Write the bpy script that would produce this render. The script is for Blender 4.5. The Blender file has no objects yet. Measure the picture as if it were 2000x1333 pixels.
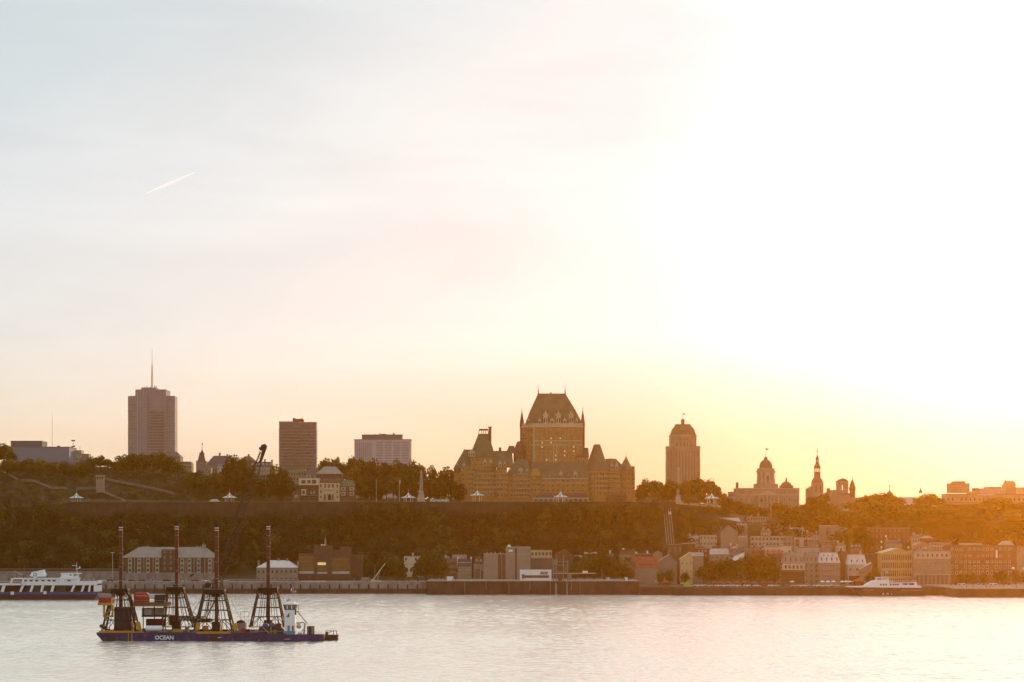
import bpy, math, random
import numpy as np
from mathutils import Vector, Matrix
random.seed(7); np.random.seed(7)
R = math.radians
# ------------------------------------------------------------------ camera
F, H = 3513.0, 39.0          # focal length in photo pixels, eye height in metres
sc = bpy.context.scene
cam = bpy.data.objects.new('camera', bpy.data.cameras.new('camera'))
sc.collection.objects.link(cam); sc.camera = cam
cam.location = (0, 0, H); cam.rotation_euler = (R(90), 0, 0)
cam.data.sensor_width = 36; cam.data.lens = 36*F/2000.0
cam.data.shift_y = (1048-666.5)/2000.0
cam.data.clip_start = 1; cam.data.clip_end = 30000
# ------------------------------------------------------------------ sky
SUN_AZ, SUN_EL = 23.0, 9.5
sun_dir = Vector((math.sin(R(SUN_AZ))*math.cos(R(SUN_EL)), math.cos(R(SUN_AZ))*math.cos(R(SUN_EL)), math.sin(R(SUN_EL))))
w = bpy.data.worlds.new("World"); sc.world = w; w.use_nodes = True
nt = w.node_tree; N = nt.nodes; L = nt.links; N.clear()
def nd(t, **k):
    n = N.new(t)
    for a, b in k.items(): setattr(n, a, b)
    return n
def mth(op, a, b=None, clamp=False):
    n = N.new('ShaderNodeMath'); n.operation = op; n.use_clamp = clamp
    for i, v in enumerate((a, b)):
        if v is None: continue
        if isinstance(v, (int, float)): n.inputs[i].default_value = v
        else: L.new(v, n.inputs[i])
    return n.outputs[0]
def ramp(fac, stops, interp='LINEAR'):
    n = N.new('ShaderNodeValToRGB'); cr = n.color_ramp; cr.interpolation = interp
    while len(cr.elements) < len(stops): cr.elements.new(.5)
    for e, (p, c) in zip(cr.elements, stops):
        e.position = p; e.color = (*c, 1)
    L.new(fac, n.inputs[0]); return n.outputs[0]
def mixc(bt, fac, a, b):
    n = N.new('ShaderNodeMixRGB'); n.blend_type = bt
    for i, v in enumerate((fac, a, b)):
        if isinstance(v, (int, float)): n.inputs[i].default_value = v
        elif isinstance(v, tuple): n.inputs[i].default_value = (*v, 1)
        else: L.new(v, n.inputs[i])
    return n.outputs[0]
tc = nd('ShaderNodeTexCoord'); dirv = tc.outputs['Generated']
sky = nd('ShaderNodeTexSky', sky_type='NISHITA', sun_disc=False, sun_elevation=R(SUN_EL), sun_rotation=R(SUN_AZ))
sky.air_density = 1.2; sky.dust_density = 3.0; sky.ozone_density = 1.0
dot = nd('ShaderNodeVectorMath', operation='DOT_PRODUCT'); L.new(dirv, dot.inputs[0]); dot.inputs[1].default_value = sun_dir
sep = nd('ShaderNodeSeparateXYZ'); L.new(dirv, sep.inputs[0])
d01 = mth('MULTIPLY_ADD', dot.outputs['Value'], .5); d01.node.inputs[2].default_value = .5
# thin high overcast, brighter towards the sun
veil = ramp(d01, [(0.0, (.50,.56,.64)), (.55, (.60,.68,.76)), (.80, (.68,.79,.85)), (.89, (.735,.85,.905)), (.93, (.80,.885,.925)), (.96, (.89,.955,.985)), (.975, (1.0,.985,1.04)), (1.0, (1.08,1.05,1.16))])
boost = ramp(d01, [(.97, (0,0,0)), (1.0, (.44,.42,.46))], 'EASE')
veil = mixc('ADD', 1.0, veil, boost)
# soft streaky cloud banks
mp = nd('ShaderNodeMapping'); L.new(dirv, mp.inputs[0]); mp.inputs['Scale'].default_value = (2.4, 1.6, 12.0); mp.inputs['Rotation'].default_value = (0, R(-9), 0)
nz = nd('ShaderNodeTexNoise'); L.new(mp.outputs[0], nz.inputs[0]); nz.inputs['Scale'].default_value = 1.3; nz.inputs['Detail'].default_value = 7; nz.inputs['Roughness'].default_value = .52; nz.inputs['Distortion'].default_value = .6
banks = ramp(nz.outputs['Fac'], [(.34, (.925,.93,.93)), (.50, (1.0,.995,.99)), (.66, (1.06,1.05,1.035))], 'EASE')
veil = mixc('MULTIPLY', 1.0, veil, banks)
wob = mth('MULTIPLY', mth('SUBTRACT', nz.outputs['Fac'], .5), .12)
# a grey bank lying across the left and a bluer opening above a slanting edge
el = mth('ADD', sep.outputs['Z'], wob)
bank = ramp(el, [(.10, (0,0,0)), (.135, (.6,.6,.6)), (.158, (1,1,1)), (.175, (.75,.75,.75)), (.215, (0,0,0))], 'EASE')
westf = ramp(sep.outputs['X'], [(0.0, (1,1,1)), (.12, (.25,.25,.25)), (.2, (0,0,0))])
bankf = mth('MULTIPLY', bank, westf)
veil = mixc('MULTIPLY', bankf, veil, (.925,.92,.93))
slant = mth('SUBTRACT', el, mth('MULTIPLY', sep.outputs['X'], .29))
op = ramp(mth('SUBTRACT', slant, .0), [(.255, (0,0,0)), (.31, (1,1,1))], 'EASE')
veil = mixc('MULTIPLY', op, veil, (.93,.965,.985))
low = ramp(sep.outputs['Z'], [(0.0, (1.36,1.06,.60)), (.028, (1.36,1.10,.75)), (.056, (1.33,1.13,.92)), (.112, (1.26,1.18,1.12)), (.18, (1.17,1.14,1.12)), (.26, (1.05,1.04,1.03)), (.31, (1.02,1.01,1.0)), (.42, (1.45,1.36,1.22)), (.7, (1.4,1.32,1.22)), (1.0, (.95,.95,.97))])
veil = mixc('MULTIPLY', 1.0, veil, low)
gl = mth('MULTIPLY', ramp(d01, [(.935, (0,0,0)), (.965, (1,1,1)), (.985, (.9,.9,.9)), (.996, (.1,.1,.1))]), ramp(sep.outputs['Z'], [(0.0, (1,1,1)), (.05, (.9,.9,.9)), (.11, (0,0,0))]))
veil = mixc('MULTIPLY', gl, veil, (.97,.79,.76))
skyc = mixc('MULTIPLY', 1.0, sky.outputs[0], (.05,.05,.05))
fin = mixc('MIX', .92, skyc, veil)
bg = nd('ShaderNodeBackground'); L.new(fin, bg.inputs[0]); bg.inputs[1].default_value = 1.0
wo = nd('ShaderNodeOutputWorld'); L.new(bg.outputs[0], wo.inputs[0])
# ------------------------------------------------------------------ sun
sl = bpy.data.lights.new('sun', 'SUN'); sl.energy = 3.2; sl.angle = R(.6); sl.color = (1, .66, .34)
so = bpy.data.objects.new('sun', sl); sc.collection.objects.link(so)
so.rotation_euler = (-sun_dir).to_track_quat('-Z', 'Y').to_euler()
sc.view_settings.view_transform = 'Standard'; sc.view_settings.look = 'None'
sc.view_settings.exposure = 0.0; sc.view_settings.gamma = 1.0; sc.view_settings.use_curve_mapping = False
sc.cycles.use_denoising = True
sc.cycles.max_bounces = 6; sc.cycles.diffuse_bounces = 2; sc.cycles.glossy_bounces = 2; sc.cycles.transmission_bounces = 3; sc.cycles.volume_bounces = 0
sc.cycles.transparent_max_bounces = 6
sc.cycles.caustics_reflective = False; sc.cycles.caustics_refractive = False
# ------------------------------------------------------------------ haze
HAZE_DENSITY, HAZE_COL, HAZE_G = 0.85e-4, (1.0, .41, .035), .82  # orange tint also stands in for the warm lens-flare veil
# ------------------------------------------------------------------ materials
def mat(name, col, rough=.8, var=.12, scale=.25, metal=0.0, trans=0.0, emis=None, fine=0.0, spec=.3, streak=0.0):
    m = bpy.data.materials.new(name); m.use_nodes = True
    n = m.node_tree.nodes; l = m.node_tree.links; b = n['Principled BSDF']
    b.inputs['Roughness'].default_value = rough; b.inputs['Metallic'].default_value = metal
    b.inputs['Specular IOR Level'].default_value = spec
    t = n.new('ShaderNodeTexCoord'); z = n.new('ShaderNodeTexNoise'); z.inputs['Scale'].default_value = scale; z.inputs['Detail'].default_value = 5
    l.new(t.outputs['Object'], z.inputs[0])
    r = n.new('ShaderNodeValToRGB'); r.color_ramp.elements[0].position = .3; r.color_ramp.elements[1].position = .7
    r.color_ramp.elements[0].color = (*[c*(1-var) for c in col], 1); r.color_ramp.elements[1].color = (*[min(1, c*(1+var)) for c in col], 1)
    l.new(z.outputs['Fac'], r.inputs[0]); l.new(r.outputs[0], b.inputs['Base Color'])
    if streak:      # run-off stains and block joints
        mp_ = n.new('ShaderNodeMapping'); mp_.inputs['Scale'].default_value = (.3, .3, .12); z2 = n.new('ShaderNodeTexNoise'); z2.inputs['Scale'].default_value = 1.0; z2.inputs['Detail'].default_value = 6
        l.new(t.outputs['Object'], mp_.inputs[0]); l.new(mp_.outputs[0], z2.inputs[0]); r2 = n.new('ShaderNodeValToRGB'); r2.color_ramp.elements[0].position = .35; r2.color_ramp.elements[1].position = .62
        r2.color_ramp.elements[0].color = (1-streak, 1-streak, 1-streak, 1); r2.color_ramp.elements[1].color = (1+streak*.3, 1+streak*.3, 1+streak*.3, 1)
        mx2 = n.new('ShaderNodeMixRGB'); mx2.blend_type = 'MULTIPLY'; mx2.inputs[0].default_value = 1; l.new(z2.outputs['Fac'], r2.inputs[0]); l.new(r.outputs[0], mx2.inputs[1]); l.new(r2.outputs[0], mx2.inputs[2]); l.new(mx2.outputs[0], b.inputs['Base Color'])
    if emis:
        b.inputs['Emission Color'].default_value = (*emis[0], 1); b.inputs['Emission Strength'].default_value = emis[1]
    if trans:
        o = n['Material Output']; tr = n.new('ShaderNodeBsdfTranslucent'); mx = n.new('ShaderNodeMixShader'); mx.inputs[0].default_value = trans
        g = n.new('ShaderNodeMixRGB'); g.blend_type = 'MULTIPLY'; g.inputs[0].default_value = 1; g.inputs[2].default_value = (1.9, 1.7, .8, 1)
        l.new(r.outputs[0], g.inputs[1]); l.new(g.outputs[0], tr.inputs[0])
        l.new(b.outputs[0], mx.inputs[1]); l.new(tr.outputs[0], mx.inputs[2]); l.new(mx.outputs[0], o.inputs[0])
    return m
def banded(name, col, col2, pitch, duty=.5, axis='Z', rough=.75):
    # courses / floor strips that are really part of the cladding
    m = mat(name, col, rough); n = m.node_tree.nodes; l = m.node_tree.links; b = n['Principled BSDF']
    t = n.new('ShaderNodeTexCoord'); s = n.new('ShaderNodeSeparateXYZ'); l.new(t.outputs['Object'], s.inputs[0])
    a = n.new('ShaderNodeMath'); a.operation = 'DIVIDE'; a.inputs[1].default_value = pitch; l.new(s.outputs[axis], a.inputs[0])
    f = n.new('ShaderNodeMath'); f.operation = 'FRACT'; l.new(a.outputs[0], f.inputs[0])
    g = n.new('ShaderNodeMath'); g.operation = 'GREATER_THAN'; g.inputs[1].default_value = duty; l.new(f.outputs[0], g.inputs[0])
    src = b.inputs['Base Color'].links[0].from_socket
    x = n.new('ShaderNodeMixRGB'); l.new(g.outputs[0], x.inputs[0]); l.new(src, x.inputs[1]); x.inputs[2].default_value = (*col2, 1)
    l.new(x.outputs[0], b.inputs['Base Color']); return m
M = {}
def mm(k, *a, **kw): M[k] = mat(k, *a, **kw); return M[k]
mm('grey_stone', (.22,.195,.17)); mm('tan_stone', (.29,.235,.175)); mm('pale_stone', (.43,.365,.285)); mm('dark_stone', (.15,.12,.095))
mm('hotel_stone', (.50,.40,.26)); mm('trim_stone', (.52,.45,.35)); mm('brick', (.21,.095,.06), var=.2, scale=.5); mm('hotel_brick', (.37,.18,.055), var=.18, scale=.4); mm('brown_brick', (.13,.07,.045), var=.2, scale=.5)
mm('cream', (.62,.52,.37)); mm('yellow_stone', (.60,.45,.24)); mm('ochre', (.55,.385,.19)); mm('white', (.78,.77,.74), rough=.5, var=.04); mm('paint_white', (.80,.80,.82), rough=.4, var=.03)
mm('copper_roof', (.135,.115,.062), rough=.7, var=.2, scale=.15); mm('slate', (.095,.09,.09), rough=.6); mm('tin_roof', (.50,.47,.44), rough=.5); mm('pale_roof', (.29,.255,.22), rough=.6)
mm('red_roof', (.32,.085,.05), var=.2); mm('brown_roof', (.14,.075,.05)); mm('green_roof', (.14,.17,.09)); mm('white_roof', (.66,.62,.58), rough=.5, var=.06)
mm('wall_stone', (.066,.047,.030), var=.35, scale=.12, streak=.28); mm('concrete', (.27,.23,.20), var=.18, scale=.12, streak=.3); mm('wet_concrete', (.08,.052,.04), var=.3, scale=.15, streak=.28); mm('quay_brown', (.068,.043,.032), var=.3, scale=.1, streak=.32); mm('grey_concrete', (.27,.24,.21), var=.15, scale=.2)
mm('tower_grey', (.185,.222,.28), var=.06); mm('tower_dark', (.105,.122,.145), var=.08); mm('tower_pale', (.43,.42,.44), var=.08)
mm('glass', (.025,.022,.02), rough=.12, var=.1, spec=.8); mm('glow_glass', (.5,.4,.25), rough=.3, emis=((1,.72,.36), .55)); mm('gold_reflect_glass', (.16,.09,.02), rough=.18, spec=1, metal=.6)  # gold reflection of the office bays put into the glass colour
mm('black', (.02,.018,.016), rough=.6); mm('dark_steel', (.022,.013,.010), rough=.7, var=.3, scale=1, spec=.15); mm('rust_red', (.085,.016,.009), rough=.6, var=.25, scale=.6); mm('ring_steel', (.42,.34,.28), rough=.4, metal=.4)
mm('hull_blue', (.030,.024,.095), rough=.45, var=.35, scale=.5, streak=.28); mm('hull_dark', (.03,.018,.022), rough=.5, var=.2); mm('yellow', (.45,.22,.02), rough=.5, var=.2, scale=.8); mm('red', (.32,.022,.018), rough=.45, var=.15); mm('blue', (.035,.07,.20), rough=.35); mm('teal', (.10,.25,.32), rough=.5)
mm('ferry_blue', (.065,.06,.19), rough=.4); mm('logo_blue', (.08,.25,.42)); mm('green_glow_paint', (.20,.42,.05), emis=((.35,.9,.08), .06)); mm('striped_green', (.05,.14,.06)); mm('signal_green', (.02,.5,.1), emis=((.05,1,.25), 2.0)); mm('signal_red', (.6,.05,.02), emis=((1,.2,.06), 2.0))
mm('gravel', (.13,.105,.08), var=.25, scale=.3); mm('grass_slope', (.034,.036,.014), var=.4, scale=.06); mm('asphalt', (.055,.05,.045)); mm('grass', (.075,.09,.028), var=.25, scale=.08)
mm('bark', (.05,.035,.025)); mm('skin', (.35,.2,.14)); mm('cloth_dark', (.03,.03,.045)); mm('cloth_red', (.35,.04,.035)); mm('cloth_pale', (.5,.48,.45)); mm('tyre', (.02,.02,.02))
LEAF = [mm('leaves_dark', (.024,.024,.007), rough=.7, var=.35, scale=.35, trans=.28), mm('leaves_mid', (.042,.044,.010), rough=.7, var=.35, scale=.35, trans=.30), mm('leaves_light', (.090,.100,.022), rough=.7, var=.3, scale=.35, trans=.32)]
M['ribs'] = banded('ribs', (.40,.34,.28), (.13,.10,.085), 3.4, .52, 'Z'); M['panel_lines'] = banded('panel_lines', (.185,.222,.28), (.24,.25,.29), 3.9, .8, 'Z')
# ------------------------------------------------------------------ helpers
col = sc.collection
def P(px, py, D): return Vector(((px-1000)*D/F, D, H-(py-1048)*D/F))
class MB:
    def __init__(s): s.v = []; s.f = []; s.m = []
    def add(s, vs, fs, m=0):
        o = len(s.v); s.v += [tuple(v) for v in vs]; s.f += [tuple(i+o for i in f) for f in fs]; s.m += [m]*len(fs); return s
    def box(s, x0, x1, y0, y1, z0, z1, m=0):
        return s.frus(x0, x1, y0, y1, z0, x0, x1, y0, y1, z1, m)
    def frus(s, x0, x1, y0, y1, z0, a0, a1, b0, b1, z1, m=0):
        return s.add([(x0,y0,z0),(x1,y0,z0),(x1,y1,z0),(x0,y1,z0),(a0,b0,z1),(a1,b0,z1),(a1,b1,z1),(a0,b1,z1)], [(3,2,1,0),(4,5,6,7),(0,1,5,4),(1,2,6,5),(2,3,7,6),(3,0,4,7)], m)
    def prism(s, pts, z0, z1, m=0):          # plan polygon (counter-clockwise from above)
        n = len(pts)
        return s.add([(x,y,z0) for x,y in pts]+[(x,y,z1) for x,y in pts], [tuple(range(n-1,-1,-1)), tuple(range(n,2*n))]+[(i,(i+1)%n,n+(i+1)%n,n+i) for i in range(n)], m)
    def slab(s, pts, y0, y1, m=0):           # front outline (x,z) extruded back
        n = len(pts)
        return s.add([(x,y0,z) for x,z in pts]+[(x,y1,z) for x,z in pts], [tuple(range(n)), tuple(range(2*n-1,n-1,-1))]+[(i,n+i,n+(i+1)%n,(i+1)%n) for i in range(n)], m)
    def lathe(s, cx, cy, prof, n=12, m=0):
        vs = []; fs = []
        for r, z in prof:
            for k in range(n):
                a = 2*math.pi*k/n; vs.append((cx+r*math.cos(a), cy+r*math.sin(a), z))
        for j in range(len(prof)-1):
            for k in range(n): fs.append((j*n+k, j*n+(k+1)%n, (j+1)*n+(k+1)%n, (j+1)*n+k))
        fs.append(tuple(range(n-1,-1,-1))); q = (len(prof)-1)*n; fs.append(tuple(range(q, q+n)))
        return s.add(vs, fs, m)
    def tube(s, p, q, r, n=5, m=0, r2=None):
        p = Vector(p); q = Vector(q); d = (q-p)
        if d.length < 1e-6: return s
        d.normalize(); a = d.orthogonal().normalized(); b = d.cross(a); r2 = r if r2 is None else r2
        vs = [p+a*r*math.cos(2*math.pi*k/n)+b*r*math.sin(2*math.pi*k/n) for k in range(n)]+[q+a*r2*math.cos(2*math.pi*k/n)+b*r2*math.sin(2*math.pi*k/n) for k in range(n)]
        return s.add(vs, [(k,(k+1)%n,n+(k+1)%n,n+k) for k in range(n)]+[tuple(range(n-1,-1,-1)), tuple(range(n,2*n))], m)
    def ball(s, c, r, m=0, n=8, sq=1.0):
        return s.lathe(c[0], c[1], [(max(.02*r, r*math.sin(math.pi*k/6)), c[2]-r*sq*math.cos(math.pi*k/6)) for k in range(7)], n, m)
    def mesh(s, name, mats, k=1.0):
        me = bpy.data.meshes.new(name); me.from_pydata([(x*k,y*k,z*k) for x,y,z in s.v], [], s.f)
        for x in (mats if isinstance(mats, (list, tuple)) else [mats]): me.materials.append(M[x] if isinstance(x, str) else x)
        if any(s.m): me.polygons.foreach_set('material_index', s.m)
        me.update(); return me
    def build(s, name, mats, parent=None, k=1.0, loc=None):
        return link(name, s.mesh(name, mats, k), parent, loc)
def link(name, me, parent=None, loc=None):
    o = bpy.data.objects.new(name, me); col.objects.link(o)
    if parent is not None: o.parent = parent
    if loc is not None: o.location = loc
    return o
def tag(o, label, cat, group=None, kind=None):
    if label: o['label'] = label
    if cat: o['category'] = cat
    if group: o['group'] = group
    if kind: o['kind'] = kind
    return o
class T:
    """a thing at photo position (px,py) and distance D; its parts are drawn in units of 1/F of that distance, z up, y away"""
    def __init__(s, name, label, cat, px, py, D, group=None, rz=0):
        s.o = bpy.data.objects.new(name, None); col.objects.link(s.o); s.o.location = P(px, py, D); s.o.rotation_euler.z = rz
        s.o.empty_display_size = 1; s.px, s.py, s.D, s.k = px, py, D, D/F; tag(s.o, label, cat, group)
    def part(s, name, mb, mats, parent=None): return mb.build(name, mats, parent or s.o, s.k)
def dup(o):
    c = o.copy(); col.objects.link(c)
    for ch in o.children:
        d = ch.copy(); col.objects.link(d); d.parent = c
        for g in ch.children:
            e = g.copy(); col.objects.link(e); e.parent = d
    return c
ORD = ['first','second','third','fourth','fifth','sixth','seventh','eighth','ninth','tenth','eleventh','twelfth','thirteenth','fourteenth','fifteenth','sixteenth','seventeenth','eighteenth','nineteenth','twentieth','twenty-first','twenty-second','twenty-third','twenty-fourth','twenty-fifth','twenty-sixth','twenty-seventh','twenty-eighth','twenty-ninth','thirtieth']
def ordw(i): return ORD[i] if i < 30 else ('fortieth' if i == 39 else ['thirty','forty'][i//10-3]+'-'+ORD[i % 10])
def nth(i, n): return 'leftmost' if i == 0 else ('rightmost' if i == n-1 else ordw(i)+' from the left')
# ------------------------------------------------------------------ terrain
US = [-600, 0, 130, 350, 450, 560, 650, 720, 1300, 1400, 1500, 1650, 1800, 2000, 2600]
DS = [1200, 1262, 1288, 1340, 1346, 1400, 1500, 1700, 2300, 4200]
ZT = np.array([
 [-4]*15,
 [7.5]*8+[5,5,5,5,5,5,5],
 [12]*8+[11,12,12,11,11,11,11],
 [50,50,52,52,52,52,52,52,52,38,36,32,32,34,34],
 [60,60,64.2,64.2,64.2,64.2,64.2,64.2,62,52,45,42,48,50,50],
 [76,76,70,66,65,65,65,65,64,60,58,56,60,62,62],
 [98,98,98,94,86,78,74,68,66,66,62,62,64,66,66],
 [99,99,99,96,90,82,78,75,70,68,66,66,66,68,68],
 [80]*15, [85]*15], float)
def ground(u, D):
    D = max(DS[0], min(DS[-1], D)); j = max(i for i in range(len(DS)-1) if DS[i] <= D); t = (D-DS[j])/(DS[j+1]-DS[j])
    return float(np.interp(u, US, ZT[j])*(1-t)+np.interp(u, US, ZT[j+1])*t)
def gpy(u, D): return 1048-(ground(u, D)-H)*F/D
def make_terrain():
    us = np.arange(-600, 2601, 20.0); ds = np.array([1228,1240,1262,1275,1288,1300,1314,1327,1340,1346,1360,1380,1400,1425,1450,1475,1500,1600,1700,2000,2300,3000,4200.])
    vs = []; rng = np.random.RandomState(3)
    for d in ds:
        for u in us:
            z = ground(u, d)+(rng.rand()-.5)*(1.2 if 1275 < d < 1345 or d > 1390 else 0)
            vs.append(((u-1000)*d/F, d, z))
    n = len(us); fs = [(j*n+i, j*n+i+1, (j+1)*n+i+1, (j+1)*n+i) for j in range(len(ds)-1) for i in range(n-1)]
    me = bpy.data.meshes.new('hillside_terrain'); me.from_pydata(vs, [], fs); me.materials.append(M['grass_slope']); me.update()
    tag(link('hillside_terrain', me), None, None, kind='structure')
make_terrain()
# ------------------------------------------------------------------ river
def make_water():
    m = bpy.data.materials.new('river_water'); m.use_nodes = True; n = m.node_tree.nodes; l = m.node_tree.links; b = n['Principled BSDF']
    b.inputs['Base Color'].default_value = (.95,.86,.75,1); b.inputs['Roughness'].default_value = .24; b.inputs['IOR'].default_value = 1.6; b.inputs['Metallic'].default_value = .62; b.inputs['Specular IOR Level'].default_value = .5
    t = n.new('ShaderNodeTexCoord'); prev = None
    for sc_, det, dist, strn in ((.9, 4, .35, .5), (3.5, 2, .06, .4)):
        mp_ = n.new('ShaderNodeMapping'); mp_.inputs['Scale'].default_value = (.5, 1.0, 1); mp_.inputs['Rotation'].default_value = (0, 0, R(12)); l.new(t.outputs['Object'], mp_.inputs[0])
        z = n.new('ShaderNodeTexNoise'); z.inputs['Scale'].default_value = sc_; z.inputs['Detail'].default_value = det; z.inputs['Roughness'].default_value = .6; l.new(mp_.outputs[0], z.inputs[0])
        bp = n.new('ShaderNodeBump'); bp.inputs['Strength'].default_value = strn; bp.inputs['Distance'].default_value = dist; l.new(z.outputs['Fac'], bp.inputs['Height'])
        if prev: l.new(prev.outputs[0], bp.inputs['Normal'])
        prev = bp
    l.new(prev.outputs[0], b.inputs['Normal'])
    # wind waves as real relief where the water is seen, flat beyond
    rg = np.random.RandomState(4); us = np.linspace(-260, 2260, 980)
    ds = [330.0]
    while ds[-1] < 1240: ds.append(ds[-1]+max(.55, ds[-1]*.00095))
    ds = np.array(ds); U, D = np.meshgrid(us, ds); Xg = (U-1000)*D/F; Z = np.zeros_like(Xg)
    for i in range(64):
        lam = 2.1*(3.6**rg.rand()); th = rg.normal(R(84), .62); A = .0031*lam*rg.uniform(.5, 1.3); kx, ky = math.cos(th)*2*math.pi/lam, math.sin(th)*2*math.pi/lam
        ph = kx*Xg+ky*D+rg.rand()*6.28; Z += A*(np.sin(ph)+.25*np.sin(2*ph+1.2))
    gust = np.zeros_like(Xg)
    for i in range(14):
        lam = rg.uniform(60, 320); th = rg.normal(R(90), .35); gust += np.sin((math.cos(th)*Xg+math.sin(th)*D)*6.283/lam+rg.rand()*6.28)
    Z *= np.clip(1.0+.065*gust, .6, 1.4)
    edge = np.minimum(1, np.minimum((U+260)/60, (2260-U)/60))*np.minimum(1, np.minimum((D-330)/15, (1240-D)/8)); Z *= np.clip(edge, 0, 1)
    n_u, n_d = len(us), len(ds); co = np.stack([Xg, D, Z], -1).reshape(-1, 3)
    j, i = np.meshgrid(np.arange(n_d-1), np.arange(n_u-1), indexing='ij'); q = (j*n_u+i).ravel(); fs = np.stack([q, q+1, q+n_u+1, q+n_u], 1)
    c0, c1, c2, c3 = 0, n_u-1, (n_d-1)*n_u, n_d*n_u-1; nb = len(co)
    ext = np.array([(-2600,-150,0),(2600,-150,0),(2600,1262,0),(-2600,1262,0)], float); co = np.concatenate([co, ext])
    ring = np.array([(nb,nb+1,c1,c0),(nb+1,nb+2,c3,c1),(nb+2,nb+3,c2,c3),(nb+3,nb,c0,c2)]); fs = np.concatenate([fs, ring])
    me = bpy.data.meshes.new('river_water'); me.vertices.add(len(co)); me.vertices.foreach_set('co', co.astype(np.float32).ravel())
    me.loops.add(fs.size); me.loops.foreach_set('vertex_index', fs.astype(np.int32).ravel()); me.polygons.add(len(fs)); me.polygons.foreach_set('loop_start', np.arange(0, fs.size, 4, dtype=np.int32)); me.polygons.foreach_set('loop_total', np.full(len(fs), 4, dtype=np.int32))
    sm = np.ones(len(fs), bool); sm[-4:] = False; me.polygons.foreach_set('use_smooth', sm); me.materials.append(m); me.update(calc_edges=True)
    tag(link('river_water', me), None, None, kind='structure')
make_water()
def structure(name, mb, mats): tag(mb.build(name, mats), None, None, kind='structure')
def X(u, D): return (u-1000)*D/F
# quays: real blocks rising from the river bed
mb = MB()
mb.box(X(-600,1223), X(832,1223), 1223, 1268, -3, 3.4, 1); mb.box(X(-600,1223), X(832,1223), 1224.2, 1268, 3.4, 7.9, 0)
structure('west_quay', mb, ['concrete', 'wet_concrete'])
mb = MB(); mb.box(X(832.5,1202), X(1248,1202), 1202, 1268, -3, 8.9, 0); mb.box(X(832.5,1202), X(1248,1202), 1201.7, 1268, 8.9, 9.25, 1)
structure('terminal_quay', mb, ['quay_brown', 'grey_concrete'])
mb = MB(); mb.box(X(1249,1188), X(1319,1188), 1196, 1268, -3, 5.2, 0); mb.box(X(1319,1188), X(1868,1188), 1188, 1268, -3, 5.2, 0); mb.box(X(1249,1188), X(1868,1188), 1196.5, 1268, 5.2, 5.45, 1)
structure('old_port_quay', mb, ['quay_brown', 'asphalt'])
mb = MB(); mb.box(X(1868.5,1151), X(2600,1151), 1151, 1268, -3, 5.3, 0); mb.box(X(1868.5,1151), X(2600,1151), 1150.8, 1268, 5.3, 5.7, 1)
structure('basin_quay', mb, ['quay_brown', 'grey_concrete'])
# ------------------------------------------------------------------ windows and buildings
_wm = {}
def window_mesh(w_, h_, kind, k):
    key = (round(w_*k, 2), round(h_*k, 2), kind)
    if key in _wm: return _wm[key]
    a, b = w_/2, h_/2; t = min(w_, h_)*.2
    fr = {'dark': 'dark_steel', 'pale': 'trim_stone', 'glow': 'trim_stone', 'white': 'white', 'gold': 'brown_brick', 'trim': 'pale_stone', 'bare': None, 'opening': None}[kind]
    gl = {'glow': 'glow_glass', 'gold': 'gold_reflect_glass'}.get(kind, 'glass')
    mb = MB()
    if fr:
        mb.box(-a, a, -.22, -.02, b-t, b, 1).box(-a, a, -.28, -.02, -b, -b+t, 1).box(-a, -a+t*.8, -.22, -.02, -b+t, b-t, 1).box(a-t*.8, a, -.22, -.02, -b+t, b-t, 1)
        mb.box(-a+t*.8, a-t*.8, -.08, -.02, -b+t, b-t, 0)
    else: mb.box(-a, a, -.08, -.02, -b, b, 0)
    me = mb.mesh('window', [gl, fr or 'glass'], k); _wm[key] = me; return me
def win(t, x, z, w_, h_, kind='pale', y=0.0, name='window', parent=None):
    o = link(name, window_mesh(w_, h_, kind, t.k), parent or t.o, (x*t.k, y*t.k, z*t.k)); return o
def wins(t, x0, x1, z0, z1, cols, rows, w_, h_, kind='pale', y=0.0, skip=0.0, seed=1, glow=0.0):
    rg = random.Random(seed)
    for j in range(rows):
        for i in range(cols):
            if rg.random() < skip: continue
            x = (x0+x1)/2 if cols == 1 else x0+(x1-x0)*i/(cols-1); z = (z0+z1)/2 if rows == 1 else z1-(z1-z0)*j/(rows-1)
            win(t, x, z, w_, h_, 'glow' if rg.random() < glow else kind, y)
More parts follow.
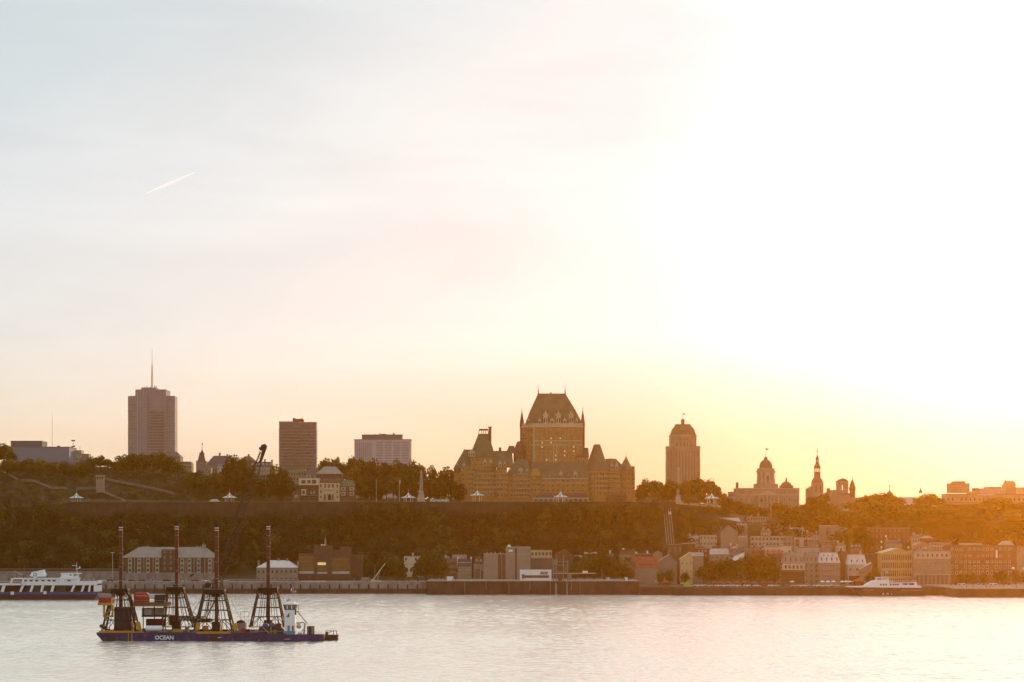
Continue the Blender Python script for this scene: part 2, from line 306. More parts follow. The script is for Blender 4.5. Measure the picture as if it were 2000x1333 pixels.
def B(name, label, x0, x1, ytop, ybase, D, wall='tan_stone', depth=34, roof='flat', rh=6, rm='slate', ridge=None, rows=2, cols=4, ww=2.2, wh=3.2, wk='pale', cat='building', chim=(), dorm=0, trim=None, group=None, glow=0.0, skip=0.0, door=False, par=True, extra=None, dk='white', inset=3.0, chm=None):
    """an ordinary building: walls, roof of its own shape, window openings, chimneys, dormers"""
    cx = (x0+x1)/2; hw = (x1-x0)/2; base = max(ybase, max(gpy(x0, D), gpy(x1, D), gpy(cx, D)))+1.5
    t = T(name, label, cat, cx, base, D, group); zt = base-ytop; zb = base-ybase
    mb = MB().box(-hw, hw, 0, depth, 0, zt)
    if roof == 'gable_front': mb.slab([(-hw, zt), (hw, zt), (0 if ridge is None else ridge-cx, zt+rh)], .0, depth)
    if roof == 'gable': mb.add([(-hw,0,zt),(-hw,depth,zt),(-hw,depth/2,zt+rh*.96),(hw,0,zt),(hw,depth,zt),(hw,depth/2,zt+rh*.96)], [(0,2,1),(3,4,5)])
    t.part('wall', mb, wall)
    r = MB(); e = .9
    if roof == 'flat':
        r.box(-hw-.4, hw+.4, -.5, depth+.4, zt, zt+1.1)
        if par: r.box(-hw*.3, hw*.15, depth*.3, depth*.7, zt+1.1, zt+3.4)
    elif roof == 'gable':
        r.add([(-hw-e,-e,zt-.3),(hw+e,-e,zt-.3),(hw+e,depth/2,zt+rh),(-hw-e,depth/2,zt+rh),(-hw-e,depth+e,zt-.3),(hw+e,depth+e,zt-.3),
               (-hw-e,-e,zt+.3),(hw+e,-e,zt+.3),(hw+e,depth/2,zt+rh+.6),(-hw-e,depth/2,zt+rh+.6),(-hw-e,depth+e,zt+.3),(hw+e,depth+e,zt+.3)],
              [(6,7,8,9),(9,8,11,10),(0,3,2,1),(3,4,5,2),(0,1,7,6),(5,4,10,11),(0,6,9,3),(3,9,10,4),(1,2,8,7),(2,5,11,8)])
    elif roof == 'gable_front':
        rx = 0 if ridge is None else ridge-cx
        for sgn, ex in ((-1, -hw-e), (1, hw+e)):
            r.add([(ex,-e,zt-.2),(rx,-e,zt+rh),(rx,depth,zt+rh),(ex,depth,zt-.2),(ex,-e,zt+.7),(rx,-e,zt+rh+.9),(rx,depth,zt+rh+.9),(ex,depth,zt+.7)], [(4,5,6,7),(0,3,2,1),(0,1,5,4),(2,3,7,6),(3,0,4,7)])
    elif roof == 'hip':
        a0, a1 = (-hw*.55, hw*.55) if ridge is None else (ridge[0]-cx, ridge[1]-cx)
        r.frus(-hw-e, hw+e, -e, depth+e, zt, a0, a1, depth*.45, depth*.55, zt+rh)
    elif roof == 'mansard':
        r.frus(-hw-.5, hw+.5, -.5, depth, zt, -hw+inset, hw-inset, inset, depth-inset, zt+rh)
        r.box(-hw+inset-.5, hw-inset+.5, inset-.5, depth-inset, zt+rh, zt+rh+.6)
    ro = t.part('roof', r, rm)
    if trim: t.part('cornice', MB().box(-hw-.6, hw+.6, -.8, -.03, zt-1.6, zt-.5), trim)
    if rows and cols:
        hz_ = zt-zb; m = hw*(1-1/(cols+.6)) if cols > 1 else 0
        wins(t, -m, m, zb+hz_*.5/rows, zt-hz_*.5/rows, cols, rows, ww, wh, wk, 0, skip, len(label), glow)
    for q in chim:
        x, hgt = q[0]-cx, q[1]; t.part('chimney', MB().box(x-1.6, x+1.6, depth*.4, depth*.4+3, zt, zt+hgt).box(x-2, x+2, depth*.4-.4, depth*.4+3.4, zt+hgt, zt+hgt+.8), chm or wall, ro)
    for i in range(dorm):
        x = -hw*(1-1.2/dorm)+2*hw*(1-1.2/dorm)*(i/(dorm-1) if dorm > 1 else .5); y0 = .4
        dz = zt+rh*.18
        d = t.part('dormer', MB().box(x-1.5, x+1.5, y0, y0+5, dz, dz+rh*.36).slab([(x-1.9, dz+rh*.36), (x+1.9, dz+rh*.36), (x, dz+rh*.36+1.5)], y0-.3, y0+5), dk, ro)
        link('window', window_mesh(2.0, rh*.3, 'bare', t.k), d, (x*t.k, (y0-.02)*t.k, (dz+rh*.19)*t.k))
    if door: t.part('door', MB().box(-1.2, 1.2, -.35, -.02, max(zb, 0)+.2, max(zb, 0)+5.4), 'black')
    if extra: extra(t, zt, hw, base)
    return t
def mast(t, x, y, z0, z1, r=.35, m='dark_steel', name='mast', parent=None):
    return t.part(name, MB().tube((x,y,z0), (x,y,z1), r, 5, r2=r*.4), m, parent)

def letters(t, txt, x, y, zz, size, m, parent=None, name='lettering', bold=0.0):
    c = bpy.data.curves.new('tmp', 'FONT'); c.body = txt; c.size = size*t.k; c.align_x = 'CENTER'; c.extrude = .06; c.offset = bold*t.k
    o = bpy.data.objects.new('tmp', c); col.objects.link(o); bpy.context.view_layer.update()
    me = bpy.data.meshes.new_from_object(o.evaluated_get(bpy.context.evaluated_depsgraph_get())); bpy.data.objects.remove(o); me.name = name
    me.materials.clear(); me.materials.append(M[m]); q = link(name, me, parent or t.o, (x*t.k, y*t.k, zz*t.k)); q.rotation_euler.x = R(90); return q
# ================================================================== skyline towers
# tall office tower with antenna, far left
t = T('office_tower', 'tall grey office tower with a lattice antenna on its roof, left on the skyline', 'office tower', 293, 995, 2300)
z = lambda y: 995-y
plan = [(-46,14),(-30,6),(-30,0),(-15,-4),(-15,-6.5),(-4,-6.5),(-4,-2),(31,0),(31,6),(47,9),(44,52),(-40,54)]
t.part('wall', MB().prism(plan, 0, z(773)), 'panel_lines')
t.part('crown', MB().prism([(-30,6.4),(-15,-3.6),(-2,-2),(31,.6),(31,46),(-30,46)], z(773), z(761)).prism([(-18,4),(11,4),(11,30),(-18,30)], z(761), z(757)), 'tower_grey')
for i in range(8):
    zz = z(790+i*12)
    t.part('window_band', MB().add([(-45.6,13.45,zz-1.6),(-30.4,5.75,zz-1.6),(-30.4,5.75,zz+1.6),(-45.6,13.45,zz+1.6),(-45.6,14.6,zz-1.6),(-30.4,6.9,zz-1.6),(-30.4,6.9,zz+1.6),(-45.6,14.6,zz+1.6)], [(0,1,2,3),(4,7,6,5),(0,3,7,4),(1,5,6,2),(3,2,6,7),(0,4,5,1)]), 'concrete')
for i in range(15):
    zz = z(806+i*5.6); t.part('window', MB().box(-.5, 28, -1.9, -.9, zz-1.2, zz+1.2), 'tower_dark')
for x in (-24, -18, -12, -5.5): t.part('rib', MB().tube((x,-4.9+abs(x+10)*.25,0), (x,-4.9+abs(x+10)*.25,z(762)), .5, 4), 'tower_pale')
a = MB(); A0, A1 = z(757), z(712)
for i in range(9):
    z0, z1 = A0+(A1-A0)*i/9, A0+(A1-A0)*(i+1)/9; r0, r1 = 1.6-.1*i, 1.6-.1*(i+1)
    for sx, sy in ((-1,-1),(1,-1),(1,1),(-1,1)):
        a.tube((1+sx*r0, 15+sy*r0, z0), (1+sx*r1, 15+sy*r1, z1), .28, 4); 
        a.tube((1+sx*r0, 15+sy*r0, z0), (1-sy*r1, 15+sx*r1, z1), .2, 3)
    a.box(1-r1-.2, 1+r1+.2, 15-r1, 15+r1, z1-.25, z1+.25)
an = t.part('antenna', a, 'brick'); t.part('antenna_tip', MB().tube((1,15,A1), (1,15,z(681)), .45, 5, r2=.2), 'dark_steel', an)
for x, h_ in ((-14,3),(-9,5),(-3,3),(6,6),(9,4)): t.part('roof_vent', MB().box(x, x+1.6, 12, 14, z(757), z(757)+h_*.8), 'tower_pale')
for x in (-29.5, 30.5): t.part('aerial', MB().tube((x,10,z(761)), (x,10,z(754)), .2, 3), 'tower_pale')
# hotel tower
t = T('hotel_tower', 'brown slab hotel tower with thin floor bands and a small sign near its top', 'hotel', 581, 990, 1950)
z = lambda y: 990-y
t.part('wall', MB().prism([(-36,1.2),(-31,0),(31,0),(36,1.4),(36,24),(-36,24)], 0, z(826)), 'tower_dark')
t.part('parapet', MB().box(-36.4, -6, -.4, 24.2, z(826), z(823.5)).box(-6, 36.4, -.3, 24.1, z(826), z(824.6)), 'tower_grey')
for i in range(15):
    zz = z(841+i*6.0); t.part('floor_band', MB().box(-36.9, 36.9, -.8, 25, zz-.8, zz+.8), 'tower_grey')
    if i: t.part('window', MB().box(-28, 27, -.45, -.05, zz+1.2, zz+4.2), 'glass')
t.part('penthouse', MB().box(-10, 8, 6, 18, z(826), z(818)).box(-10, -6, 5, 17, z(818), z(816.5)).box(8, 11, 8, 16, z(826), z(819)), 'brown_brick')
mast(t, 9, 10, z(819), z(811), .5, name='antenna'); mast(t, 6, 12, z(818), z(813), .3, name='antenna')
letters(t, 'DELTA', 0, -.3, z(834.5), 4.4, 'pale_stone')
t.part('sign_emblem', MB().slab([(1.4,z(829)),(2.4,z(829)),(4.6,z(824.8)),(6.8,z(829)),(7.8,z(829)),(5,z(823.4)),(4.2,z(823.4))][::-1], -.5, -.1), 'pale_stone')
# white office block
t = T('office_block', 'pale office block with small windows and a dark rooftop storey behind the park trees', 'office block', 747, 990, 1900)
z = lambda y: 990-y
t.part('wall', MB().prism([(-55.5,6),(-20,0),(55.5,2.5),(55.5,34),(-55.5,36)], 0, z(860)), 'tower_pale')
t.part('parapet', MB().prism([(-56,5.7),(-20,-.4),(56,2.2),(56,34.3),(-56,36.4)], z(860), z(858)), 'tower_grey')
t.part('rooftop_storey', MB().prism([(-41,10),(-6,5),(38,7),(38,28),(-41,28)], z(858), z(851)).prism([(-41.6,9.4),(-6,4.2),(38.6,6.4),(38.6,28.4),(-41.6,28.4)], z(851), z(848.6)), 'tower_dark')
for q in ((-7,-5,14,845),(20,22.5,14,845),(-3,6,18,847)): t.part('roof_vent', MB().box(q[0], q[1], 12, q[2], z(848.6), z(q[3])), 'tower_dark')
for i in range(10):
    zz = z(865+i*5.1)
    for a0 in range(4):
        x0 = -12+a0*16.6; y0 = .45+(x0+20)*.033
        t.part('window', MB().add([(x0,y0-.5,zz-1.1),(x0+13,y0-.07,zz-1.1),(x0+13,y0-.07,zz+1.1),(x0,y0-.5,zz+1.1),(x0,y0+.6,zz-1.1),(x0+13,y0+1,zz-1.1),(x0+13,y0+1,zz+1.1),(x0,y0+.6,zz+1.1)], [(0,1,2,3),(0,3,7,4),(1,5,6,2),(3,2,6,7),(0,4,5,1)]), 'tower_grey')
for i in range(9):
    x0 = -53+i*3.7; y0 = 6-(x0+55.5)*.169
    t.part('window', MB().add([(x0,y0-.4,0),(x0+1.3,y0-.62,0),(x0+1.3,y0-.62,z(864)),(x0,y0-.4,z(864)),(x0,y0+.8,0),(x0+1.3,y0+.6,0),(x0+1.3,y0+.6,z(864)),(x0,y0+.8,z(864))], [(0,1,2,3),(0,3,7,4),(1,5,6,2),(3,2,6,7)]), 'tower_grey')
# stepped stone skyscraper (right of the castle hotel)
t = T('stone_skyscraper', 'stepped stone skyscraper with steep mansard top and small lantern right of the castle hotel', 'skyscraper', 1335.5, 995, 1650)
z = lambda y: 995-y
t.part('wall', MB().box(-32.5, 32.5, 3, 40, 0, z(896)).box(-32.2, 32.2, 3.4, 39.6, z(896), z(874)).box(-18, 24, 0, 3, 0, z(874)).box(-25.5, 25.5, 5, 36, z(874), z(851)), 'tan_stone')
t.part('cornice', MB().box(-26.3, 26.3, 4.2, 37, z(851), z(849.4)).box(-33, -25.6, 2.7, 40, z(874), z(871.5)).box(25.6, 33, 2.7, 40, z(874), z(871.5)), 'pale_stone')
ro = t.part('roof', MB().frus(-24.5, 24.5, 5.5, 35.5, z(849.4), -21, 21, 9, 32, z(838)).frus(-21, 21, 9, 32, z(838), -14.5, 14.5, 14, 27, z(829.5)).box(-15, 15, 13.5, 27.5, z(829.5), z(828)), 'copper_roof')
t.part('lantern', MB().lathe(0, 20, [(3.6,z(828)),(3.6,z(820)),(2.6,z(818)),(.4,z(816.6))], 8), 'copper_roof', ro)
t.part('flagpole', MB().tube((0,20,z(817)), (0,20,z(806)), .25, 4), 'dark_steel', ro); t.part('flag', MB().box(.2, 4.4, 19.9, 20.1, z(809), z(806.6)), 'cloth_dark', ro)
for x in (-14, -8, -2, 4, 10, 16, 21): t.part('window_strip', MB().box(x-.9, x+.9, -.16 if -17 < x < 23 else 2.8, -.02 if -17 < x < 23 else 2.97, z(938), z(882)), 'dark_stone')
for x in (-29, -24.5, 28): t.part('window_strip', MB().box(x-.8, x+.8, 2.8, 2.97, z(938), z(880)), 'dark_stone')
for x in (-12.5, -6, 2, 8, 13.5): win(t, x, z(867), 2.2, 8, 'dark', 5)
for x in (-6, 2, 6.5): win(t, x, z(857), 2.2, 2.6, 'dark', 5)
# thin pale chimney and rooftop block in front of it
t = T('stone_chimney', 'slender pale stone chimney standing in front of the stepped skyscraper', 'chimney', 1325.5, 990, 1560)
t.part('shaft', MB().box(-2.2, 2.2, 0, 4.5, 0, 76), 'pale_stone'); t.part('cap', MB().box(-2.7, 2.7, -.5, 5, 76, 77.5), 'tan_stone')

# ================================================================== castle hotel
t = T('castle_hotel', 'huge brick castle hotel with steep roofs and a broad central tower on the cliff', 'hotel', 1078, 983, 1392)
z = lambda y: 983-y
x_ = lambda u: u-1078
k = t.k
# central tower
tw = [(x_(1016),34),(x_(1019),30),(x_(1041),14),(x_(1136),14),(x_(1143),21),(x_(1143),66),(x_(1132),76),(x_(1028),76),(x_(1016),66)]
t.part('tower_wall', MB().prism(tw, 0, z(834)), 'hotel_brick')
grow = lambda pl, g: [(x*(1+g)-.4*g, 45+(y-45)*(1+g*1.6)) for x, y in pl]
t.part('tower_cornice', MB().prism(grow(tw, .012), z(834), z(831)).prism(tw, z(831), z(828)).prism(grow(tw, .014), z(828), z(826.4)), 'hotel_stone')
tr = t.part('tower_roof', MB().frus(x_(1026), x_(1138), 16, 74, z(826.4), x_(1036), x_(1125), 24, 66, z(800)).frus(x_(1036), x_(1125), 24, 66, z(800), x_(1051), x_(1106), 38, 52, z(767)).box(x_(1050.5), x_(1106.5), 37.5, 52.5, z(767), z(766)), 'copper_roof')
for u in (1052, 1105): t.part('pinnacle', MB().lathe(x_(u), 45, [(1.3,z(766)),(.9,z(762)),(1.1,z(761)),(.45,z(757)),(.12,z(744))], 6), 'dark_steel', tr)
t.part('chimney', MB().box(x_(1075.6), x_(1078.2), 43, 46, z(766), z(763)), 'dark_stone', tr)
for u, y_ in ((1019.5,33), (1139,20)):
    t.part('corner_turret', MB().lathe(x_(u), y_, [(3.3,z(900)),(3.6,z(832)),(4.4,z(829)),(3.9,z(826)),(4.3,z(825)),(2.4,z(812)),(.7,z(802)),(.15,z(793))], 8), 'brown_roof')
def dormer(u, yb, w_, h_, y0, parent, m='hotel_stone', spire=6, wk='pale'):
    d = t.part('dormer', MB().box(x_(u)-w_/2, x_(u)+w_/2, y0, y0+9, z(yb), z(yb)+h_).slab([(x_(u)-w_/2-.5, z(yb)+h_), (x_(u)+w_/2+.5, z(yb)+h_), (x_(u), z(yb)+h_+spire)], y0-.3, y0+9).tube((x_(u), y0, z(yb)+h_+spire*.8), (x_(u), y0, z(yb)+h_+spire+3.5), .35, 4, r2=.1), m, parent)
    n = max(1, int(w_/3.6)); wd = w_/n*.5
    for i in range(n): link('window', window_mesh(wd, h_*.5, 'dark', k), d, ((x_(u)-w_/2+w_*(i+.5)/n)*k, (y0-.05)*k, (z(yb)+h_*.45)*k))
    return d
for u in (1066, 1091, 1116): dormer(u, 828, 9, 17, 13.4, tr, spire=10)
for u in (1078.5, 1103.5): dormer(u, 828, 7, 9, 15, tr, spire=2.5)
for u, y_ in ((1033,18),(1054,15),(1127,16)): dormer(u, 828, 4.5, 8, y_, tr, spire=4)
for u in (1062, 1072, 1085, 1097, 1110, 1121): dormer(u, 812, 2.2, 3, 20.5, tr, spire=2)
cnt = 0
for j in range(9):
    for i in range(10):
        u = 1050+i*8.9; win(t, x_(u), z(839+j*8.4), 2.7, 3.9, 'glow' if (i*7+j*5) % 9 in (0, 4) and 1 < j < 8 else 'pale', 14); cnt += 1  # a scatter of tower panes emits a faint warm glow
rest = MB()
def restw(u, y_, w_, h_, yy, m=0): rest.box(x_(u)-w_/2, x_(u)+w_/2, yy-.14, yy-.02, z(y_)-h_/2, z(y_)+h_/2, m); rest.box(x_(u)-w_/2-.4, x_(u)+w_/2+.4, yy-.3, yy-.02, z(y_)-h_/2-.8, z(y_)-h_/2, 1)
def restg(u0, u1, y0, y1, c, r, w_, h_, yy):
    for j in range(r):
        for i in range(c): restw(u0+(u1-u0)*(i/(c-1) if c > 1 else .5), y0+(y1-y0)*(j/(r-1) if r > 1 else 0), w_, h_, yy)
# stone strips and string courses of the tower
t.part('stone_course', MB().box(x_(1042), x_(1136), 13.6, 13.97, z(861.5), z(859.8)).box(x_(1042), x_(1136), 13.6, 13.97, z(869.5), z(868.2)), 'hotel_stone')
for u in (1041.5, 1044.5): t.part('stone_quoin', MB().box(x_(u)-.7, x_(u)+.7, 13.5, 13.98, z(930), z(834)), 'hotel_stone')
t.part('stone_quoin', MB().box(x_(1081), x_(1082.5), 13.5, 13.97, z(930), z(868)).box(x_(1087.5), x_(1089), 13.5, 13.97, z(930), z(868)), 'hotel_stone')
for j in range(9):
    for i in range(4):
        a, b = (x_(1019),30), (x_(1041),14); q = (i+.5)/4
        px_, py_ = a[0]+(b[0]-a[0])*q, a[1]+(b[1]-a[1])*q; rest.box(px_-1, px_+1, py_-.95, py_+.2, z(839+j*8.4)-1.9, z(839+j*8.4)+1.9, 0)
# front wing with green roof, conservatory and arcade
t.part('front_wing_wall', MB().box(x_(1036), x_(1150), -2, 16, 0, z(934)), 'hotel_brick')
fr_ = t.part('front_wing_roof', MB().frus(x_(1035), x_(1151), -2.8, 16, z(934), x_(1037), x_(1151), 10, 16, z(903)), 'copper_roof')
t.part('stone_course', MB().box(x_(1036), x_(1150), -2.5, -2.03, z(936), z(934.2)).box(x_(1058), x_(1150), -2.4, -2.03, z(944.5), z(943.4)), 'hotel_stone')
for u, w_ in ((1095,8),(1124,7)): dormer(u, 934, w_, 9, -1.6, fr_, spire=5)
for u in (1062, 1074, 1084, 1110, 1138): dormer(u, 933, 3, 4, -.6, fr_, spire=2.4)
t.part('bay', MB().box(x_(1036), x_(1056), -5, -2, 0, z(930)).frus(x_(1035.5), x_(1056.5), -5.5, 6, z(930), x_(1042), x_(1050), 2, 6, z(916)), 'hotel_brick')
restg(1040, 1052, 938, 958, 3, 3, 3, 4.4, -5); restg(1061, 1148, 939.5, 959, 10, 3, 3.6, 3.8, -2)
t.part('conservatory_roof', MB().frus(x_(1046), x_(1147), -9, -2, z(968), x_(1049), x_(1145), -5, -2, z(963)), 'brown_roof')
t.part('conservatory_wall', MB().box(x_(1047), x_(1146), -8.5, -2, z(972.5), z(968)), 'dark_stone')
for i in range(20): win(t, x_(1050+i*4.9), z(970.2), 2.6, 3.2, 'bare', -8.5)
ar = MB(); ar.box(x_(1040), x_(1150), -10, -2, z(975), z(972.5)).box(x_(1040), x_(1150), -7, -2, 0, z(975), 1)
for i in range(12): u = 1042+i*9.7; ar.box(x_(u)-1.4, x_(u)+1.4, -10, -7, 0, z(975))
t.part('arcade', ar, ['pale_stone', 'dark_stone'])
# left wings
t.part('left_wing_wall', MB().box(x_(899), x_(970), 14, 60, 0, z(918)).box(x_(886), x_(899), 20, 60, 0, z(915)).box(x_(903), x_(925), 8, 14, 0, z(912)).box(x_(970), x_(990), 5, 50, 0, z(912)).box(x_(1001), x_(1036), 0, 30, 0, z(926)).box(x_(990), x_(1001), 4, 30, 0, z(925)), 'hotel_brick')
for i, yy in enumerate((925, 934, 943, 952, 961)): t.part('stone_course', MB().box(x_(899.2), x_(969.8), 13.5, 13.97, z(yy)-.5, z(yy)+.5).box(x_(970.2), x_(989.8), 4.5, 4.97, z(yy)-.5, z(yy)+.5).box(x_(1001.2), x_(1035.8), -.5, -.03, z(yy+3)-.5, z(yy+3)+.5), 'hotel_stone')
t.part('left_gable_roof', MB().frus(x_(884.5), x_(925), 12, 60, z(915.5), x_(905), x_(922), 30, 42, z(878)).box(x_(904.5), x_(922), 29.5, 42.5, z(878), z(877)), 'copper_roof')
t.part('pinnacle', MB().tube((x_(906),36,z(877)), (x_(906),36,z(870)), .4, 4, r2=.1), 'dark_steel')
pr = t.part('pavilion_roof', MB().frus(x_(918), x_(970), 12, 56, z(893), x_(921), x_(964), 15, 53, z(880)).frus(x_(921), x_(964), 15, 53, z(880), x_(934), x_(953.5), 30, 40, z(846)), 'copper_roof')
t.part('pavilion_wall', MB().box(x_(919), x_(969), 13, 55, z(918.2), z(893)), 'hotel_brick')
cr = MB().box(x_(935), x_(953), 29.5, 40.5, z(839), z(836.4))
for u, v in ((934.3,935.6),(953.2,952.4),(940,940),(944,944),(948,948)):
    for yy in (30, 40): cr.tube((x_(u),yy,z(846)), (x_(v),yy,z(837)), .8, 4)
for u in (935.5, 950): cr.tube((x_(u),35,z(836.8)), (x_(u),35,z(825)), .22, 4)
t.part('roof_cresting', cr, 'dark_steel', pr)
t.part('chimney', MB().box(x_(954), x_(959.5), 24, 30, z(880), z(834)).box(x_(953.2), x_(960.2), 23.4, 30.6, z(834), z(832.2)), 'brown_brick', pr)
t.part('wing_roof', MB().frus(x_(962), x_(1003), 5, 50, z(912), x_(965), x_(1000), 20, 36, z(880)), 'copper_roof')
t.part('chimney', MB().box(x_(974), x_(979), 26, 31, z(884), z(873)), 'brown_brick')
t.part('turret_roof', MB().frus(x_(988), x_(1008), 18, 40, z(884), x_(994), x_(1004), 26, 34, z(870)).tube((x_(994.5),28,z(870)), (x_(994.5),28,z(862)), .35, 4), 'brown_roof')
t.part('round_turret', MB().lathe(x_(1014), 26, [(11,z(926)),(11,z(884)),(12.2,z(882)),(8,z(872)),(4.4,z(863)),(2.4,z(861))], 16, 0), 'brown_roof')
t.part('gable_roof', MB().frus(x_(989), x_(1038), -1, 30, z(926), x_(1008), x_(1030), 10, 20, z(897)), 'copper_roof')
for u, yb, w_, h_, yy in ((921,892,13,9,11.5),(947,910,6,10,12),(958,910,5,9,12),(906,915,5,7,14),(893,917,4,8,16)): dormer(u, yb, w_, h_, yy, pr, spire=5)
for u, yb, w_, h_, yy in ((977,912,6,7,3.5),(986,912,5,7,3.5),(996,925,4,7,2),(1017,926,10,8,-1.4),(1029,926,5,7,-1)): dormer(u, yb, w_, h_, yy, pr, spire=5)
restg(889, 897, 922, 958, 2, 5, 2.4, 4, 20); restg(905, 923, 918, 965, 4, 6, 2.4, 4.2, 8); restg(929, 966, 921, 966, 7, 6, 2.4, 4.2, 14); restg(973, 987, 917, 968, 3, 6, 2.6, 4.4, 5); restg(992, 999, 930, 968, 2, 5, 2.2, 4.4, 4); restg(1005, 1032, 930, 968, 6, 5, 2.6, 4.4, 0)
restg(923, 965, 899, 908, 7, 2, 2.2, 3.4, 13)
# right wings
t.part('right_link_wall', MB().box(x_(1126), x_(1150), 12, 40, z(935), z(893)), 'hotel_brick'); t.part('link_roof', MB().frus(x_(1125), x_(1151), 11, 41, z(893), x_(1128), x_(1150), 20, 30, z(874)), 'brown_roof')
win(t, x_(1131), z(901), 4, 9, 'trim', 12); win(t, x_(1140), z(901), 4, 9, 'trim', 12)
t.part('round_tower_wall', MB().lathe(x_(1167), 18, [(21.5,0),(21.5,z(921)),(23,z(919.5)),(23,z(917))], 28), 'hotel_brick')
rr = t.part('round_tower_roof', MB().lathe(x_(1167), 18, [(24,z(917)),(20.5,z(909)),(9.2,z(876)),(6.6,z(868.4)),(6.2,z(867.6))], 28), 'copper_roof')
for u in (1153, 1164): t.part('pinnacle', MB().tube((x_(u),18,z(870)), (x_(u),18,z(860)), .35, 4, r2=.1), 'dark_steel', rr)
for j in range(5):
    zz = z(926+j*9.2)
    t.part('stone_course', MB().lathe(x_(1167), 18, [(21.9,zz+3.6),(21.9,zz+4.6)], 28), 'hotel_stone')
    for i in range(11):
        a = R(-170+i*16); cxx, cyy = x_(1167)+21.6*math.cos(a), 18+21.6*math.sin(a)
        rest.box(cxx-1.0, cxx+1.0, cyy-.35, cyy+.5, zz-2.2, zz+2.2, 0)
t.part('right_wing_wall', MB().box(x_(1187), x_(1241), 14, 50, 0, z(918)).box(x_(1236), x_(1241), 20, 50, z(918), z(910)), 'hotel_brick')
for j in range(5): t.part('stone_course', MB().box(x_(1189), x_(1213), 13.5, 13.97, z(922.5+j*9.2)-.5, z(922.5+j*9.2)+.5), 'hotel_stone')
wr = t.part('right_wing_roof', MB().frus(x_(1183), x_(1226), 13, 50, z(918), x_(1185), x_(1204), 26, 38, z(895)), 'copper_roof')
t.part('pinnacle', MB().tube((x_(1195),32,z(895)), (x_(1195),32,z(884)), .35, 4, r2=.1), 'dark_steel', wr)
t.part('octagonal_turret', MB().lathe(x_(1224), 18, [(12.5,0),(12.5,z(920))], 8), 'hotel_brick')
t.part('turret_roof', MB().lathe(x_(1224), 18, [(13.6,z(920)),(11,z(911)),(.9,z(892)),(.3,z(889)),(.12,z(881))], 8), 'copper_roof')
for u in (1196, 1205): dormer(u, 918, 5, 9, 12.5, wr, spire=5)
restg(1192, 1210, 926, 962, 6, 5, 2.0, 4.2, 14); restg(1218, 1229, 927, 963, 3, 5, 2.2, 4.4, 5.9); restg(1237, 1240, 927, 963, 1, 5, 2, 4, 14)
t.part('awning', MB().frus(x_(1188), x_(1224), 1, 5.9, z(968), x_(1189), x_(1221), 4, 5.9, z(962)).box(x_(1189), x_(1221), 1.4, 5.9, z(976), z(968)), 'brown_roof')
ro_ = t.part('window', rest, ['glass', 'hotel_stone']); ro_['kind'] = 'stuff'
# ================================================================== boats
def person_mesh(key, shirt, legs):
    # standing figure about 1.7 m: one continuous body with head, arms and legs, in metres
    mb = MB(); s8 = 7
    mb.lathe(0, 0, [(.10,.78),(.17,.86),(.15,1.05),(.20,1.36),(.17,1.45),(.06,1.49),(.055,1.53),(.095,1.58),(.105,1.65),(.06,1.74),(.01,1.76)], s8, 0)
    for sx in (-1, 1):
        mb.tube((sx*.09,0,.86), (sx*.10,.02,.48), .095, s8, 1, .065).tube((sx*.10,.02,.48), (sx*.10,0,.06), .065, s8, 1, .045).box(sx*.10-.045, sx*.10+.045, -.16, .07, 0, .08, 1)
        mb.tube((sx*.19,0,1.40), (sx*.25,.02,1.12), .055, s8, 0, .042).tube((sx*.25,.02,1.12), (sx*.24,-.08,.88), .042, s8, 0, .03)
    return mb.mesh('person', [shirt, legs])
PM = [person_mesh(*a) for a in (('a','cloth_dark','cloth_dark'),('b','cloth_red','cloth_dark'),('c','cloth_pale','cloth_dark'))]
PW = ['dark', 'red', 'pale']
def people(pts, phrase, group, zf=None):
    n = len(pts)
    for i, (px, D, z) in enumerate(sorted(pts)):
        j = (i*7+len(phrase)) % 3; o = link('person', PM[j], None, (X(px, D), D, z)); o.rotation_euler.z = (i*37 % 60)/10.
        tag(o, 'person in %s, %s %s' % (PW[j], nth(i, n), phrase), 'person', group)

# ---- passenger ferry, cut by the left edge
t = T('ferry', 'white double-ended car ferry with a blue stripe and open car deck by the west quay', 'ferry', 72, 1172, 1105)
z = lambda y: 1172-y
x_ = lambda u: u-75
t.part('hull', MB().slab([(x_(-58),z(1162)),(x_(-50),0),(x_(184),0),(x_(193),z(1163)),(x_(193),z(1157))][::-1] and [(x_(-50),-2),(x_(186),-2),(x_(193),z(1161)),(x_(-58),z(1161))], 0, 40), 'hull_dark')
t.part('hull_stripe', MB().slab([(x_(-58),z(1161)),(x_(193),z(1161.5)),(x_(193),z(1156)),(x_(-58),z(1157))], -.3, 40.3), 'ferry_blue')
t.part('car_deck', MB().box(x_(-50), x_(190), 1, 39, z(1157.2), z(1156.6)), 'asphalt')
t.part('nameplate', MB().box(x_(24), x_(30.5), -.8, -.3, z(1162), z(1156)), 'white'); t.part('nameplate', MB().box(x_(88), x_(94), -.8, -.3, z(1161), z(1155)), 'white')
for a, b, wd in ((4,8,6),(40,46,4.5),(60,65,4.5),(81,85,4.5),(101,105,5),(140,146,4.5),(160,165,4),(174.5,177,3.6),(-30,-26,5)):
    for y0 in (0, 37): t.part('pillar', MB().slab([(x_(a),z(1157)),(x_(a)+wd,z(1157)),(x_(b)+wd,z(1143)),(x_(b),z(1143))], y0, y0+2.5), 'paint_white')
for y0 in (0,): t.part('end_wall', MB().box(x_(186), x_(193), 0, 40, z(1157), z(1135.5)), 'paint_white')
t.part('passenger_deck', MB().box(x_(-45), x_(193), 0, 40, z(1143.6), z(1141)), 'paint_white')
t.part('inner_casing', MB().box(x_(50), x_(100), 16, 24, z(1157), z(1143)).box(x_(108), x_(128), 15, 25, z(1157), z(1143)), 'dark_stone')
